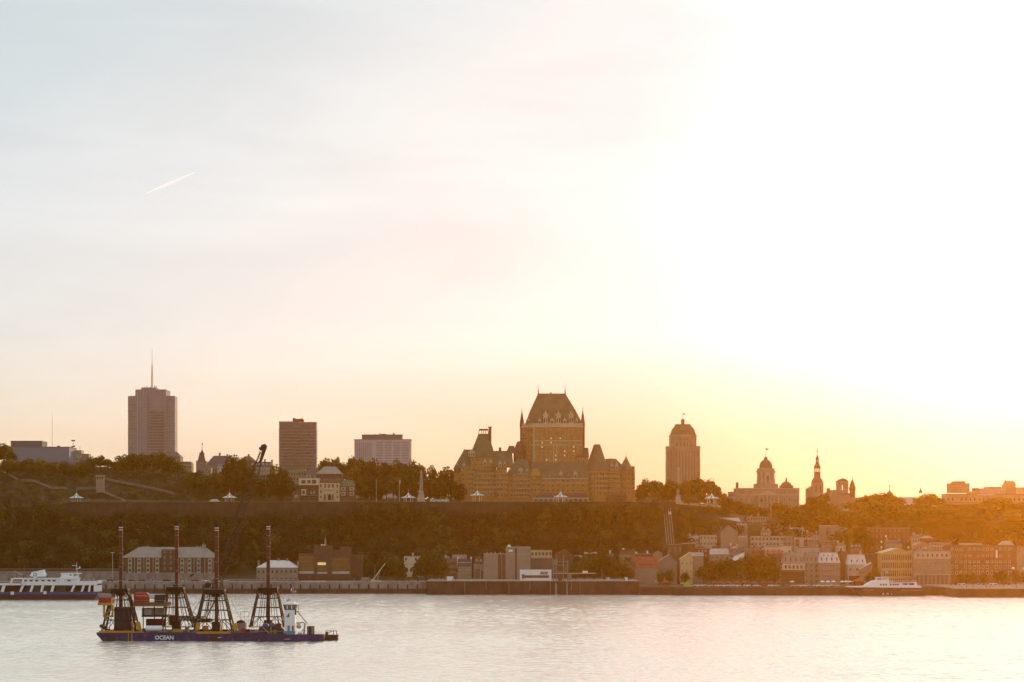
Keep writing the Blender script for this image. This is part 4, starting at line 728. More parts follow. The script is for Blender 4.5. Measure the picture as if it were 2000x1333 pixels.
# ---- white excursion boat at right
t = T('excursion_boat', 'white excursion boat with round-topped windows moored at the quay before the yellow building', 'boat', 1742, 1163.5, 1176)
z = lambda y: 1163.5-y
x_ = lambda u: u-1742
t.part('hull', MB().slab([(x_(1683),-1),(x_(1806),-1),(x_(1809),z(1159)),(x_(1807),z(1155)),(x_(1800),z(1148.2)),(x_(1720),z(1148)),(x_(1656),z(1147)),(x_(1672),z(1155))], 0, 20), 'hull_dark')
t.part('bulwark', MB().slab([(x_(1655),z(1147.4)),(x_(1800),z(1148.6)),(x_(1799),z(1144.6)),(x_(1690),z(1145)),(x_(1655),z(1145.8))], -.3, 20.3), 'paint_white')
t.part('hull_line', MB().box(x_(1684), x_(1706), -.4, -.05, z(1153.2), z(1152.4)), 'pale_stone'); t.part('hull_line', MB().box(x_(1760), x_(1800), -.4, -.05, z(1153.6), z(1153)), 'pale_stone')
letters(t, 'A   M   L', x_(1733), -.3, z(1162.2), 5.4, 'white')
ca = t.part('main_cabin', MB().slab([(x_(1688),z(1145)),(x_(1793),z(1145)),(x_(1791),z(1139)),(x_(1712),z(1135.4)),(x_(1700),z(1137.5))], 2, 18), 'paint_white')
t.part('upper_cabin', MB().slab([(x_(1700),z(1138)),(x_(1737),z(1138)),(x_(1737),z(1133)),(x_(1712),z(1133.6)),(x_(1704),z(1135))], 3, 17), 'paint_white')
for u in (1721, 1726, 1731, 1740, 1745, 1749.6, 1754): t.part('window', MB().tube((x_(u),1.6,z(1142.4)), (x_(u),1.97,z(1142.4)), 1.9, 10), 'glass', ca)
for a, b in ((1702,1711),(1763,1773),(1775,1786)): t.part('window', MB().box(x_(a), x_(b), 1.6, 1.97, z(1143), z(1139.6)) if a > 1750 else MB().box(x_(a), x_(b), 2.6, 2.97, z(1140), z(1137.8)), 'glass', ca)
br = t.part('bridge', MB().slab([(x_(1712),z(1133.6)),(x_(1725),z(1133.6)),(x_(1725),z(1129)),(x_(1714),z(1129))], 4, 16), 'paint_white'); t.part('window', MB().box(x_(1714), x_(1723), 3.6, 3.97, z(1132.6), z(1130.4)), 'glass', br); t.part('bridge_roof', MB().box(x_(1711.6), x_(1726), 3, 17, z(1129), z(1128)), 'white', br)
t.part('funnel', MB().frus(x_(1728.5), x_(1737.5), 7, 13, z(1138), x_(1728), x_(1737.5), 7, 13, z(1127)), 'tin_roof')
t.part('mast', MB().tube((x_(1725),10,z(1128)), (x_(1724.4),10,z(1114)), .45, 5, r2=.25), 'white'); t.part('flag', MB().slab([(x_(1732),z(1119)),(x_(1736),z(1120)),(x_(1735),z(1117.4)),(x_(1731.4),z(1116.4))], 9.9, 10.1), 'white')
t.part('top_deck', MB().box(x_(1737), x_(1791), 2, 18, z(1139), z(1137.8)), 'paint_white'); t.part('railing', MB().tube((x_(1740),2.4,z(1134.6)), (x_(1790),2.4,z(1134.6)), .25, 3).tube((x_(1790),2.4,z(1138)), (x_(1790),2.4,z(1134.6)), .2, 3).tube((x_(1765),2.4,z(1138)), (x_(1765),2.4,z(1134.6)), .2, 3).tube((x_(1742),2.4,z(1138)), (x_(1742),2.4,z(1134.6)), .2, 3), 'white')
# ================================================================== upper town, left
def ex_vent(t, zt, hw, base): t.part('roof_vent', MB().box(hw*.55, hw*.55+5, 10, 14, zt+1, zt+3.4), 'dark_steel')
B('bunker_building', 'long dark grey windowless building on the hilltop at the far left', 20, 135, 874, 905, 1560, 'tower_grey', 60, rows=0, cols=0, rm='tower_dark', par=False, extra=ex_vent)
B('bunker_building', 'dark rounded block rising behind the long grey hilltop building', 21, 82, 862.5, 880, 1625, 'tower_dark', 40, rows=0, cols=0, rm='black', par=False)
B('roof_block', 'small pale building beside the end of the dark grey hilltop building', 136, 159, 881, 903, 1580, 'pale_stone', 20, rows=2, cols=4, ww=2, wh=3, wk='bare', par=False)
B('roof_block', 'lower pale block at the right of the small hilltop building', 159, 173, 888, 903, 1582, 'tan_stone', 20, rows=1, cols=2, ww=2, wh=3, wk='bare', par=False)
B('pavilion', 'low hilltop hut with a sloping pale tin roof among the left trees', 147, 176, 902, 912, 1500, 'grey_stone', 24, roof='gable_front', rh=5, ridge=168, rm='tin_roof', rows=0, cols=0)
B('annex_building', 'grey sloping-roofed block at the right foot of the antenna tower', 318, 352, 893, 912, 1700, 'grey_stone', 30, roof='hip', ridge=(326,343), rh=11, rows=1, cols=4, wk='dark', rm='slate')
B('annex_building', 'small stone house with a flat grey roof between antenna tower and turreted church', 350, 374, 906, 920, 1560, 'tan_stone', 24, roof='mansard', rh=3.5, inset=2, rows=1, cols=5, wk='bare', ww=1.8)
def turret(t, zt, hw, base):
    r = t.part('turret_roof', MB().frus(-10.5, 10.5, 1, 18, zt, -9, 9, 2, 17, zt+1.5).frus(-7.6, 7.6, 3, 16, zt+1.5, -4.4, 4.4, 6, 13, zt+16).box(-4.8, 4.8, 5.6, 13.4, zt+16, zt+17.5), 'slate')
    t.part('finial', MB().lathe(0, 9.5, [(3,zt+17.5),(2.2,zt+20),(.7,zt+23),(.4,zt+30),(.15,zt+38)], 6), 'dark_steel', r); t.part('flag', MB().box(.2, 1.6, 9.4, 9.6, zt+33, zt+36.5), 'cloth_dark', r)
B('church_turret', 'narrow stone turret with a steep slate spire, left of the tree-topped hill houses', 383, 403, 902, 925, 1560, 'grey_stone', 19, roof='flat', rows=2, cols=1, ww=5, wh=4, wk='pale', par=False, extra=turret, rm='slate')
B('mansion', 'large grey mansion with steep slate roof and tall chimneys right of the stone turret', 404, 446, 907, 928, 1530, 'grey_stone', 30, roof='hip', ridge=(415,440), rh=17, rows=1, cols=5, wk='bare', chim=((427,22),(442,19)))
B('house', 'small white house below the grey mansion on the left hill', 425, 441, 910, 921, 1495, 'tin_roof', 14, roof='gable', rh=3, rows=1, cols=3, wk='bare', ww=1.6)
B('house', 'pink-grey house with a stepped roof at the foot of the stone turret', 392, 412, 915, 930, 1500, 'tan_stone', 16, roof='gable_front', rh=5, rows=1, cols=2, wk='bare')
B('brick_house', 'brown brick house with a hipped roof behind the crane boom tip', 469, 498, 901, 920, 1500, 'brown_brick', 26, roof='hip', ridge=(476,487), rh=10, rm='brown_roof', rows=1, cols=4, wk='pale', chim=((484,13),))
B('terrace_house', 'long pale-banded house row behind the crane boom', 488, 533, 912, 928, 1480, 'tan_stone', 20, roof='mansard', rh=9, inset=3, rows=2, cols=9, ww=2.4, wh=3, wk='white', chim=((516,14),(530,13)), dorm=6)
B('terrace_house', 'lower brick house row with pale windows under the crane boom', 486, 540, 930, 944, 1450, 'brown_brick', 20, rows=2, cols=9, ww=2, wh=2.8, wk='pale', par=False)
B('terrace_house', 'row with a greenish roof under the brown slab hotel tower', 558, 598, 922, 940, 1470, 'tan_stone', 22, roof='mansard', rh=5, inset=3, rm='green_roof', rows=2, cols=8, ww=2.2, wh=3.2, wk='dark')
B('annex_building', 'grey house with a gabled stair tower right of the greenish-roofed row', 597, 620, 921, 940, 1465, 'grey_stone', 22, roof='gable_front', rh=7, rows=1, cols=4, wk='white')
B('large_house', 'large building with a pale pyramid roof behind the cream and brown facade', 618, 667, 926, 945, 1445, 'brown_brick', 34, roof='hip', ridge=(632,653), rh=15, rm='pale_roof', rows=1, cols=8, wk='pale', ww=2)
# the three row houses on the terrace
B('annex_building', 'small low brick annex at the left end of the terrace houses', 571, 587, 962, 978, 1378, 'brick', 16, roof='gable_front', rh=4, rm='brown_roof', rows=1, cols=1, wk='white', ww=5, wh=4)
def houseA(t, zt, hw, base):
    t.part('top_storey', MB().slab([(-18,zt-13),(18,zt-13),(20,zt-11),(20,zt+.5),(-20,zt+.5),(-20,zt-11)], -3, 10), 'cream')
    for x, w_ in ((-11,8),(-.5,6),(9.5,8)): win(t, x, zt-6.5, w_, 6.5, 'dark', -3)
    t.part('bay_window', MB().box(-15, -6, -4, 0, zt-33, zt-21), 'cream'); win(t, -10.6, zt-27, 5, 7, 'dark', -4); win(t, 4, zt-27.5, 2.2, 5, 'white'); win(t, 9.5, zt-27.5, 2.2, 5, 'white'); win(t, 8, zt-37, 8, 6, 'dark'); win(t, -8, zt-38, 6, 5, 'dark')
    t.part('stone_course', MB().box(-18, 18, -.6, -.03, zt-33.6, zt-32.8), 'tan_stone')
B('row_house', 'row house with a projecting white top storey over dark brick', 586, 622.3, 935, 978, 1380, 'brown_brick', 26, rows=0, cols=0, par=False, extra=houseA, chim=((609,6),))
def houseB(t, zt, hw, base):
    t.part('door', MB().box(-2.4, 4, -.4, -.03, zt-34, zt-25).slab([(-2.4,zt-25),(4,zt-25),(2.6,zt-22.6),(-1,zt-22.6)], -.4, -.03), 'black')
    for x in (-8.5, 7): t.part('arched_opening', MB().box(x-2, x+2, -.3, -.03, zt-34, zt-25).slab([(x-2,zt-25),(x+2,zt-25),(x,zt-22.6)], -.3, -.03), 'dark_stone')
    for x in (-16, 16):
        for q in (-6, -17): win(t, x, zt+q, 2.4, 5, 'dark')
        win(t, x, zt-28, 4, 5, 'trim')
    for x in (-7.5, 0, 7.5): win(t, x, zt-6, 3, 7, 'dark')
    t.part('balcony', MB().box(-10, 11, -2, 0, zt-13, zt-11.6).box(-10, 11, -2.4, -2, zt-11.6, zt-9.6), 'cream'); t.part('balcony', MB().box(-9, 10, -1.6, 0, zt-21, zt-19.8).box(-9, 10, -2, -1.6, zt-19.8, zt-18), 'cream')
B('row_house', 'row house with a cream arcaded facade under a brown dormered mansard', 622.5, 663, 943.5, 978, 1380, 'yellow_stone', 26, roof='mansard', rh=10, inset=2.4, rm='brown_roof', rows=0, cols=0, dorm=6, dk='pale_stone', extra=houseB, chim=((626,17),(659,17)), chm='brown_brick')
B('row_house', 'row house of brick with cream bay windows and a green hipped roof', 664, 693.5, 950, 978, 1382, 'brick', 26, roof='mansard', rh=12, inset=7, rm='green_roof', rows=0, cols=0, dorm=3, dk='pale_stone', extra=lambda t, zt, hw, base: [t.part('bay_window', MB().box(x-4.6, x+4.6, -1.6, 0, zt-9-q, zt-2-q), 'pale_stone') and win(t, x, zt-5.5-q, 6.4, 4.4, 'trim', -1.6) for x in (-8.5, 8.5) for q in (0, 9.5)])
# ================================================================== upper town, right
t = T('dome_palace', 'long stone palace with a tall clock tower and dome, right of the castle hotel', 'palace', 1500, 1004, 1450)
z = lambda y: 1004-y
x_ = lambda u: u-1500
t.part('wall', MB().box(x_(1439), x_(1562), 4, 50, -4, z(955)).box(x_(1478), x_(1524), 0, 4, -4, z(968)), 'tan_stone')
t.part('cornice', MB().box(x_(1438), x_(1563), 3.4, 50.5, z(955), z(953.4)).box(x_(1438.6), x_(1562.4), 3.5, 3.98, z(967.6), z(966.2)), 'pale_stone')
t.part('pediment', MB().slab([(x_(1478),z(968)),(x_(1524),z(968)),(x_(1501),z(958.5))], -.6, 10), 'pale_stone')
for u in (1483, 1490, 1498, 1505, 1513, 1520): t.part('column', MB().tube((x_(u),-.9,-3), (x_(u),-.9,z(969)), 1.1, 8), 'pale_stone')
for u in (1447, 1458, 1469, 1532, 1543, 1554):
    win(t, x_(u), z(961), 3, 4.4, 'trim', 4); win(t, x_(u), z(976), 3.6, 7, 'trim', 4)
for u in (1487, 1497, 1506, 1516): win(t, x_(u), z(976), 3.6, 8, 'dark', 0)
t.part('chimney', MB().box(x_(1439), x_(1444), 12, 17, z(955), z(944)).lathe(x_(1441.5), 14.5, [(2,z(944)),(2.4,z(943)),(1,z(941.5))], 8), 'dark_stone')
ct = t.part('clock_tower', MB().box(x_(1477.5), x_(1521), 8, 46, z(953.4), z(945)).lathe(x_(1499.5), 27, [(19.5,z(945)),(18.4,z(944)),(17.4,z(930)),(17.4,z(923)),(19,z(921.6)),(19,z(919))], 16).lathe(x_(1499.5), 27, [(17.5,z(919)),(17,z(914.5)),(14,z(914))], 16), 'tan_stone')
for a in range(-150, -20, 26):
    cx_, cy_ = x_(1499.5)+18.2*math.cos(R(a)), 27+18.2*math.sin(R(a)); t.part('buttress', MB().box(cx_-1.4, cx_+1.4, cy_-1.2, cy_+1.2, z(944), z(921)), 'pale_stone', ct)
t.part('clock_face', MB().tube((x_(1500.5),8.9,z(925)), (x_(1500.5),9.6,z(925)), 3.4, 14), 'pale_stone', ct); t.part('opening', MB().box(x_(1497.5), x_(1503.5), 8.8, 9.6, z(939), z(930)), 'dark_stone', ct)
dm = t.part('dome', MB().lathe(x_(1499.5), 27, [(13,z(914)),(12.8,z(910)),(11.6,z(905)),(9,z(900.6)),(5,z(897.4)),(4,z(897))], 20), 'copper_roof', ct)
t.part('lantern', MB().lathe(x_(1499.5), 27, [(3.6,z(897)),(3.6,z(893)),(2,z(892)),(.6,z(891))], 10), 'dark_stone', dm); t.part('flagpole', MB().tube((x_(1499.5),27,z(892)), (x_(1499.5),27,z(873)), .32, 4), 'dark_steel', dm); t.part('flag', MB().slab([(x_(1499.7),z(874)),(x_(1504.5),z(876)),(x_(1504),z(878.6)),(x_(1499.7),z(877))], 26.9, 27.1), 'cloth_dark', dm)
t.part('side_dome', MB().box(x_(1528), x_(1552), 16, 40, z(953.4), z(948)).lathe(x_(1540), 28, [(11,z(948)),(9.5,z(944)),(5,z(941)),(1.8,z(939.6)),(1.8,z(935)),(.5,z(932))], 14), 'copper_roof')
B('annex_building', 'low stone wing at the left end of the domed palace', 1424, 1438, 962, 975, 1440, 'tan_stone', 20, rows=1, cols=3, wk='bare', par=False)
# church with bell spire
t = T('spire_church', 'church tower with an open two-stage belfry, thin spire and cross, right of the domed palace', 'church', 1598, 1010, 1500)
z = lambda y: 1010-y
x_ = lambda u: u-1598
t.part('wall', MB().box(-10.5, 10.5, 0, 21, 0, z(943)).box(-20, -10.5, 3, 30, 0, z(954)).box(-14, -10.5, 3, 30, z(954), z(950)), 'tan_stone')
for u in (1594, 1602.5): t.part('belfry_opening', MB().box(x_(u)-1.7, x_(u)+1.7, -.3, -.03, z(962), z(949)), 'dark_stone')
sp = t.part('spire', MB().lathe(0, 10.5, [(11.5,z(943)),(11,z(939)),(8.4,z(935)),(6.4,z(932)),(6.2,z(925)),(6.6,z(924)),(6.2,z(922))], 8).lathe(0, 10.5, [(6.4,z(915)),(6.8,z(914)),(5.6,z(909)),(3.4,z(905)),(3.2,z(903))], 8).lathe(0, 10.5, [(3.2,z(898)),(3.4,z(897)),(2.4,z(893)),(.9,z(889)),(.4,z(886))], 8), 'dark_stone')
pl = MB(); pl2 = MB()
for a in range(8):
    c, s_ = math.cos(R(22+a*45)), math.sin(R(22+a*45)); pl.tube((5.4*c,10.5+5.4*s_,z(922)), (5.4*c,10.5+5.4*s_,z(915)), .7, 4); pl2.tube((2.8*c,10.5+2.8*s_,z(903)), (2.8*c,10.5+2.8*s_,z(898)), .5, 4)
t.part('belfry_columns', pl, 'dark_stone', sp); t.part('lantern_columns', pl2, 'dark_stone', sp); t.part('cross', MB().box(-.4, .4, 10.1, 10.9, z(886), z(873)).box(-4, 4, 10.1, 10.9, z(881.4), z(880.4)), 'dark_steel', sp)
t = T('twin_church', 'stone church with an arched square belfry and a pointed cone turret, right of the spire', 'church', 1643, 1008, 1530)
z = lambda y: 1008-y
x_ = lambda u: u-1643
t.part('wall', MB().box(x_(1613), x_(1662), 4, 40, 0, z(966)).box(x_(1660), x_(1676), 0, 30, 0, z(972)), 'tan_stone')
t.part('roof', MB().frus(x_(1612), x_(1663), 3, 41, z(966), x_(1626), x_(1650), 18, 26, z(957)), 'slate'); t.part('chimney', MB().box(x_(1618), x_(1624), 16, 22, z(966), z(953.6)), 'dark_stone')
bf = t.part('belfry', MB().box(x_(1637.5), x_(1646), 8, 26, z(962), z(941)).box(x_(1651), x_(1658.6), 8, 26, z(962), z(941)).box(x_(1646), x_(1651), 8, 26, z(962), z(957)).box(x_(1646), x_(1651), 8, 26, z(947), z(941)).box(x_(1636.5), x_(1659.6), 7.4, 26.6, z(941), z(939.6)), 'tan_stone')
t.part('belfry_roof', MB().slab([(x_(1638),z(939.6)),(x_(1658),z(939.6)),(x_(1655),z(936.6)),(x_(1648),z(934.4)),(x_(1641),z(936.6))], 8, 26).tube((x_(1648),17,z(934.6)), (x_(1648),17,z(930)), .3, 4), 'slate', bf)
t.part('cone_turret', MB().lathe(x_(1667), 12, [(5.6,z(975)),(5.6,z(958)),(7,z(955.6)),(6.4,z(953)),(3.6,z(943)),(.6,z(936)),(.3,z(932))], 10), 'brown_roof')
t = T('cupola_building', 'small domed cupola with a cross showing between tree tops right of the churches', 'building', 1740, 1005, 1560)
t.part('wall', MB().box(-13, 13, 0, 26, 0, 32), 'tan_stone'); t.part('dome', MB().lathe(0, 12, [(8,32),(7.6,37),(8.4,38),(5.4,42.5),(1.6,45),(1.4,48),(.4,49)], 10), 'copper_roof'); t.part('cross', MB().box(-.35, .35, 11.7, 12.3, 48, 60).box(-3, 3, 11.7, 12.3, 54.6, 55.4), 'dark_steel')
B('pale_building', 'pale wide-roofed building half hidden by trees between the two cupolas', 1752, 1792, 980, 1005, 1540, 'tin_roof', 26, roof='mansard', rh=8, inset=2, rm='tin_roof', rows=2, cols=5, wk='bare')
t = T('cupola_building', 'tiny open bell cupola on a roof above the right-hand trees', 'building', 1800, 1003, 1545)
t.part('wall', MB().box(-10, 10, 0, 20, 0, 28), 'tan_stone'); t.part('cupola', MB().lathe(0, 9, [(3.6,28),(3.6,32)], 8).tube((-2.8,9,32), (-2.8,9,40), .6, 4).tube((2.8,9,32), (2.8,9,40), .6, 4).lathe(0, 9, [(3.8,40),(3.4,43),(1.6,46),(.5,49),(.2,53)], 8), 'dark_stone')
def seminary(t, zt, hw, base):
    for a, b, y0, y1, m_ in ((1857,1896,963,944,'tan_stone'),(1866,1887,944,940,'tan_stone'),(1896,1915,967,960,'tan_stone'),(1907,1913,960,953,'dark_stone'),(1915,1966,967,954,'pale_stone'),(1930,1958,954,951,'tan_stone'),(1966,1986,967,946,'tan_stone'),(1986,2060,967,952,'pale_stone')):
        t.part('upper_storey', MB().box(a-1960, b-1960, 6+(a % 5), 34, base-y0, base-y1), m_)
    t.part('barrel_roof', MB().slab([(7,base-946),(26,base-946),(25,base-941.5),(21,base-939.5),(12,base-939.5),(8,base-941.5)], 8, 30), 'pale_stone'); t.part('chimney', MB().box(6, 9, 12, 16, base-946, base-937.6), 'tan_stone')
    t.part('skylight_strip', MB().box(-52, -18, -1.2, 2, zt-1.6, zt-.2), 'white'); t.part('cornice', MB().box(-hw, hw, -.9, -.03, zt-17, zt-15.6), 'dark_stone')
B('seminary', 'huge stepped pinkish institution on the skyline at the far right', 1848, 2072, 966, 1004, 1640, 'tan_stone', 40, rows=2, cols=26, ww=2.6, wh=6, wk='dark', par=False, extra=seminary, skip=.1)
B('brick_apartments', 'dark brick apartment block with pale-lit windows on the wooded slope at right', 1700, 1778, 1031, 1086, 1330, 'brown_brick', 34, rows=5, cols=9, ww=2.8, wh=4.4, wk='trim', glow=.16, par=False, trim='tan_stone', group=None)
t = T('retaining_wall', 'pale stone retaining wall below trees, left of the brick apartment block', 'wall', 1628, 1062, 1336); t.part('wall', MB().slab([(-28,0),(28,0),(28,30),(10,34),(-28,35)], 0, 5), 'tan_stone'); t.part('coping', MB().box(-28, 10, -.4, 5.2, 34.4, 35.6), 'pale_stone')
# ================================================================== slope houses (right of the funicular)
B('slope_house', 'flat-topped pale house at the left edge of the slope houses', 1367, 1400, 1045.5, 1068, 1322, 'pale_stone', 22, rows=2, cols=5, wk='dark', par=False)
B('slope_house', 'highest slope house with a long bright sloping roof', 1398, 1446, 1019, 1035, 1352, 'grey_stone', 24, roof='mansard', rh=7, inset=3, rm='white_roof', rows=1, cols=6, wk='white', chim=((1403,10),))
B('slope_house', 'stone house with dark windows under the long bright roof', 1392, 1412, 1027, 1066, 1335, 'dark_stone', 20, rows=4, cols=2, wk='pale', par=False)
B('slope_house', 'tall gabled stone house with a round attic window on the slope', 1408, 1441, 1040, 1074, 1318, 'tan_stone', 26, roof='gable_front', rh=13, rows=3, cols=3, ww=3, wk='trim')
B('slope_house', 'dormered house between the gabled house and the square stone block', 1438, 1460, 1030, 1052, 1340, 'tan_stone', 20, roof='mansard', rh=8, inset=2, rm='pale_roof', rows=3, cols=4, wk='pale', dorm=4)
B('stone_block', 'big square stone block crowning the slope houses below the domed palace', 1460, 1500, 1010, 1048, 1356, 'tan_stone', 30, rows=5, cols=8, ww=2, wh=3.4, wk='dark', chim=((1470,4),(1483,6)), par=False)
B('slope_house', 'narrow brown block right of the big square stone block', 1501, 1520, 1019, 1050, 1350, 'brown_brick', 20, rows=4, cols=3, wk='pale', par=False)
B('slope_house', 'small gabled brown house in front of the square stone block', 1513, 1527, 1036, 1050, 1336, 'tan_stone', 16, roof='gable', rh=3, rows=2, cols=2, wk='white')
B('long_house', 'long cream house with two rows of dark square windows on the slope', 1467, 1530, 1048, 1068, 1312, 'pale_stone', 22, rows=2, cols=9, ww=4, wh=4.6, wk='dark', par=False, trim='cream')
B('long_house', 'tan continuation block at the right of the long cream house', 1530.5, 1553, 1047, 1068, 1313, 'tan_stone', 20, rows=2, cols=3, wk='dark', ww=3, par=False)
B('slope_house', 'cream and brown block with a large dark opening on the slope', 1552, 1579, 1050, 1072, 1310, 'pale_stone', 18, rows=1, cols=2, ww=7, wh=13, wk='dark', par=False)
B('slope_house', 'plain tan house left of the brick house with a cream cornice', 1579, 1599.5, 1057, 1076, 1305, 'tan_stone', 18, rows=2, cols=3, wk='trim', par=False)
B('slope_house', 'brick house with a broad cream cornice above the quay houses', 1600, 1632, 1056, 1088, 1302, 'brick', 22, rows=3, cols=4, wk='trim', par=False, trim='cream')
B('slope_house', 'low brown house with pale eaves under the flat-topped pale house', 1362, 1388, 1072, 1090, 1290, 'brown_brick', 18, rows=2, cols=4, wk='white', par=False, rm='pale_roof')
B('slope_house', 'white-roofed house with two round windows above the quay trees', 1387, 1424, 1083, 1096, 1284, 'tan_stone', 20, roof='mansard', rh=10.5, inset=1.6, rm='white_roof', rows=1, cols=4, wk='bare', dorm=3)
B('slope_house', 'grey house with a sloping white lean-to roof above the quay trees', 1424, 1454, 1073, 1100, 1282, 'grey_stone', 22, rows=3, cols=3, wk='dark', par=False, extra=lambda t, zt, hw, base: t.part('lean_to_roof', MB().add([(-14,-9,zt-26),(12,-9,zt-19),(15,-.1,zt-6),(-5,-.1,zt-14),(-14,-9,zt-27),(12,-9,zt-20),(15,-.1,zt-7),(-5,-.1,zt-15)], [(0,1,2,3),(7,6,5,4),(0,4,5,1),(1,5,6,2),(2,6,7,3),(3,7,4,0)]), 'white_roof'))
B('slope_house', 'low row with arched brown windows right of the grey lean-to house', 1454, 1489, 1070, 1090, 1290, 'tan_stone', 20, rows=2, cols=9, ww=2, wh=3.6, wk='pale', par=False)
B('slope_house', 'bright cream house with stepped parapets in the middle of the slope', 1492, 1530, 1069, 1082, 1286, 'cream', 18, rows=1, cols=2, ww=2.4, wk='dark', chim=((1494,5),(1528,4)), par=False)
B('slope_house', 'bright cream house with a tall chimney right of the stepped one', 1524, 1546, 1067, 1088, 1284, 'cream', 16, rows=1, cols=2, wk='dark', ww=3, par=False, chim=((1527,4),))
B('slope_house', 'pale block behind the two mansard quay houses', 1560, 1602, 1070, 1090, 1284, 'pale_stone', 16, rows=1, cols=5, ww=2.4, wk='dark', par=False, chim=((1563,4),(1598,5)))
B('slope_house', 'reddish brown gable end left of the two-tier mansard house', 1500, 1528, 1082, 1110, 1276, 'brick', 18, roof='gable', rh=6, rm='red_roof', rows=1, cols=3, wk='dark')
for q in (('tiny cream house on the bare slope left of the flat-topped pale house',1344,1364,1052,1066,1318,'pale_stone','gable',5,'pale_roof',2,3),('brown hipped house above the flat-topped pale house',1374,1396,1034,1046,1338,'brown_brick','hip',6,'slate',1,4),('stone house tucked under the dormered slope house',1441,1462,1052,1070,1316,'tan_stone','mansard',5,'pale_roof',2,4),('white gable beneath the gabled stone house',1424,1444,1072,1086,1300,'cream','gable_front',6,'brown_roof',2,2),('low tan house between stone block and narrow brown block',1488,1506,1040,1052,1330,'pale_stone','gable',4,'slate',1,4),('grey roofed house right of the narrow brown block',1518,1540,1032,1048,1342,'grey_stone','hip',6,'slate',2,4),('long tan house among trees right of the grey roofed house',1540,1572,1036,1052,1338,'tan_stone','mansard',5,'pale_roof',2,6),('pale house on the slope above the cream corniced brick house',1574,1600,1046,1060,1330,'pale_stone','hip',6,'brown_roof',2,5),('brown mansard house below the long cream house',1470,1494,1076,1092,1280,'brown_brick','mansard',6,'brown_roof',2,5),('tan house squeezed under the bright stepped cream house',1508,1530,1084,1096,1280,'tan_stone','gable',5,'pale_roof',1,4),('stone house rising behind the yellow gabled building',1730,1762,1062,1080,1296,'tan_stone','hip',7,'slate',1,6),('low pale house right of the brick apartment block',1782,1806,1050,1064,1312,'pale_stone','gable',5,'slate',1,5),('brown house behind the customs building top storey',1800,1822,1052,1064,1304,'brown_brick','hip',5,'pale_roof',1,5),('tall narrow tan house behind the white-dormered quay house',1606,1624,1070,1086,1290,'tan_stone','gable',5,'slate',2,3),('brick house behind the steep white roof',1660,1684,1070,1088,1294,'brick','mansard',6,'slate',2,5),('cream house just right of the brick cornice house',1634,1652,1066,1086,1296,'cream','hip',5,'slate',2,3)):
    B('slope_house', q[0], q[1], q[2], q[3], q[4], q[5], q[6], 16, roof=q[7], rh=q[8], rm=q[9], rows=q[10], cols=q[11], ww=2.2, wh=3.2, wk=('dark','pale','trim')[q[1] % 3], chim=((q[1]+4,q[8]+4),(q[2]-4,q[8]+2)) if q[1] % 2 == 0 else ((q[1]+6,q[8]+3),), dorm=3 if q[7] == 'mansard' else 0)
# ================================================================== quayside, right
B('quay_house', 'narrow cream stair house left of the two-tier mansard house', 1518, 1531, 1104, 1141, 1266, 'pale_stone', 14, rows=4, cols=1, ww=6, wh=4, wk='trim', par=False)
def twotier(t, zt, hw, base):
    t.part('cream_storey', MB().box(-hw-.5, hw+.5, -1.6, 0, zt-13, zt-.5), 'cream')
    for i in range(5): win(t, -15+i*7.6, zt-6.5, 3.6, 6.4, 'dark', -1.6)
    t.part('shop_canopy', MB().frus(-hw, hw, -3, 0, zt-17, -hw, hw, -1, 0, zt-14), 'brown_roof')
B('quay_house', 'wide brown mansard quay house with a cream middle storey of five windows', 1528, 1571, 1101, 1140, 1262, 'brown_brick', 26, roof='mansard', rh=21, inset=5, rm='pale_roof', rows=0, cols=0, dorm=4, dk='tan_stone', extra=twotier)
B('quay_house', 'narrow brown mansard quay house between the five-windowed and white-dormered ones', 1571.5, 1598, 1100, 1140, 1262, 'tan_stone', 26, roof='mansard', rh=20, inset=3, rm='pale_roof', rows=4, cols=3, ww=2.4, wh=4.4, wk='dark', dorm=3, dk='tan_stone')
B('quay_house', 'quay house with a bright mansard carrying two rows of dark dormers', 1598.5, 1641, 1099.5, 1141, 1258, 'tan_stone', 28, roof='mansard', rh=19, inset=5, rm='white_roof', rows=4, cols=8, ww=2.2, wh=4.6, wk='trim', dorm=4, dk='cream', chim=((1611,24),), extra=lambda t, zt, hw, base: [link('window', window_mesh(2, 2.6, 'bare', t.k), t.o, ((-10+i*8.4)*t.k, 3.2*t.k, (zt+14)*t.k)) for i in range(3)])
B('quay_block', 'plain brown block in the gap behind the white-roofed quay house', 1640, 1664, 1078, 1141, 1280, 'brown_brick', 20, rows=0, cols=0, chim=((1644,5),(1655,5)), par=False)
B('quay_house', 'quay house with a steep white roof and three dark dormers', 1656, 1692, 1103, 1142, 1258, 'pale_stone', 26, roof='mansard', rh=18.5, inset=3, rm='white_roof', rows=2, cols=3, ww=3, wh=4.4, wk='dark', dorm=3, dk='white', chim=((1683,26),), extra=lambda t, zt, hw, base: t.part('shopfront', MB().box(-hw+2, hw-2, -1.6, 0, 0, zt-22), 'rust_red'))
B('quay_house', 'low house with a bright lean-to gable right of the steep white roof', 1680, 1702, 1112, 1142, 1255, 'tan_stone', 18, roof='gable_front', rh=12, ridge=1703, rm='white_roof', rows=2, cols=5, ww=1.8, wh=4, wk='trim')
B('quay_block', 'tall plain brown block between white-roofed house and yellow gabled building', 1696, 1722, 1082, 1143, 1272, 'brown_brick', 22, rows=4, cols=3, ww=2.4, wh=5, wk='dark', chim=((1716,8),), skip=.3, par=False)
B('yellow_warehouse', 'long yellow gabled building with four close rows of tall windows', 1722, 1784, 1081, 1144, 1258, 'ochre', 60, roof='gable_front', rh=9, ridge=1753, rm='cream', rows=4, cols=15, ww=2.3, wh=10.5, wk='dark', inset=3)
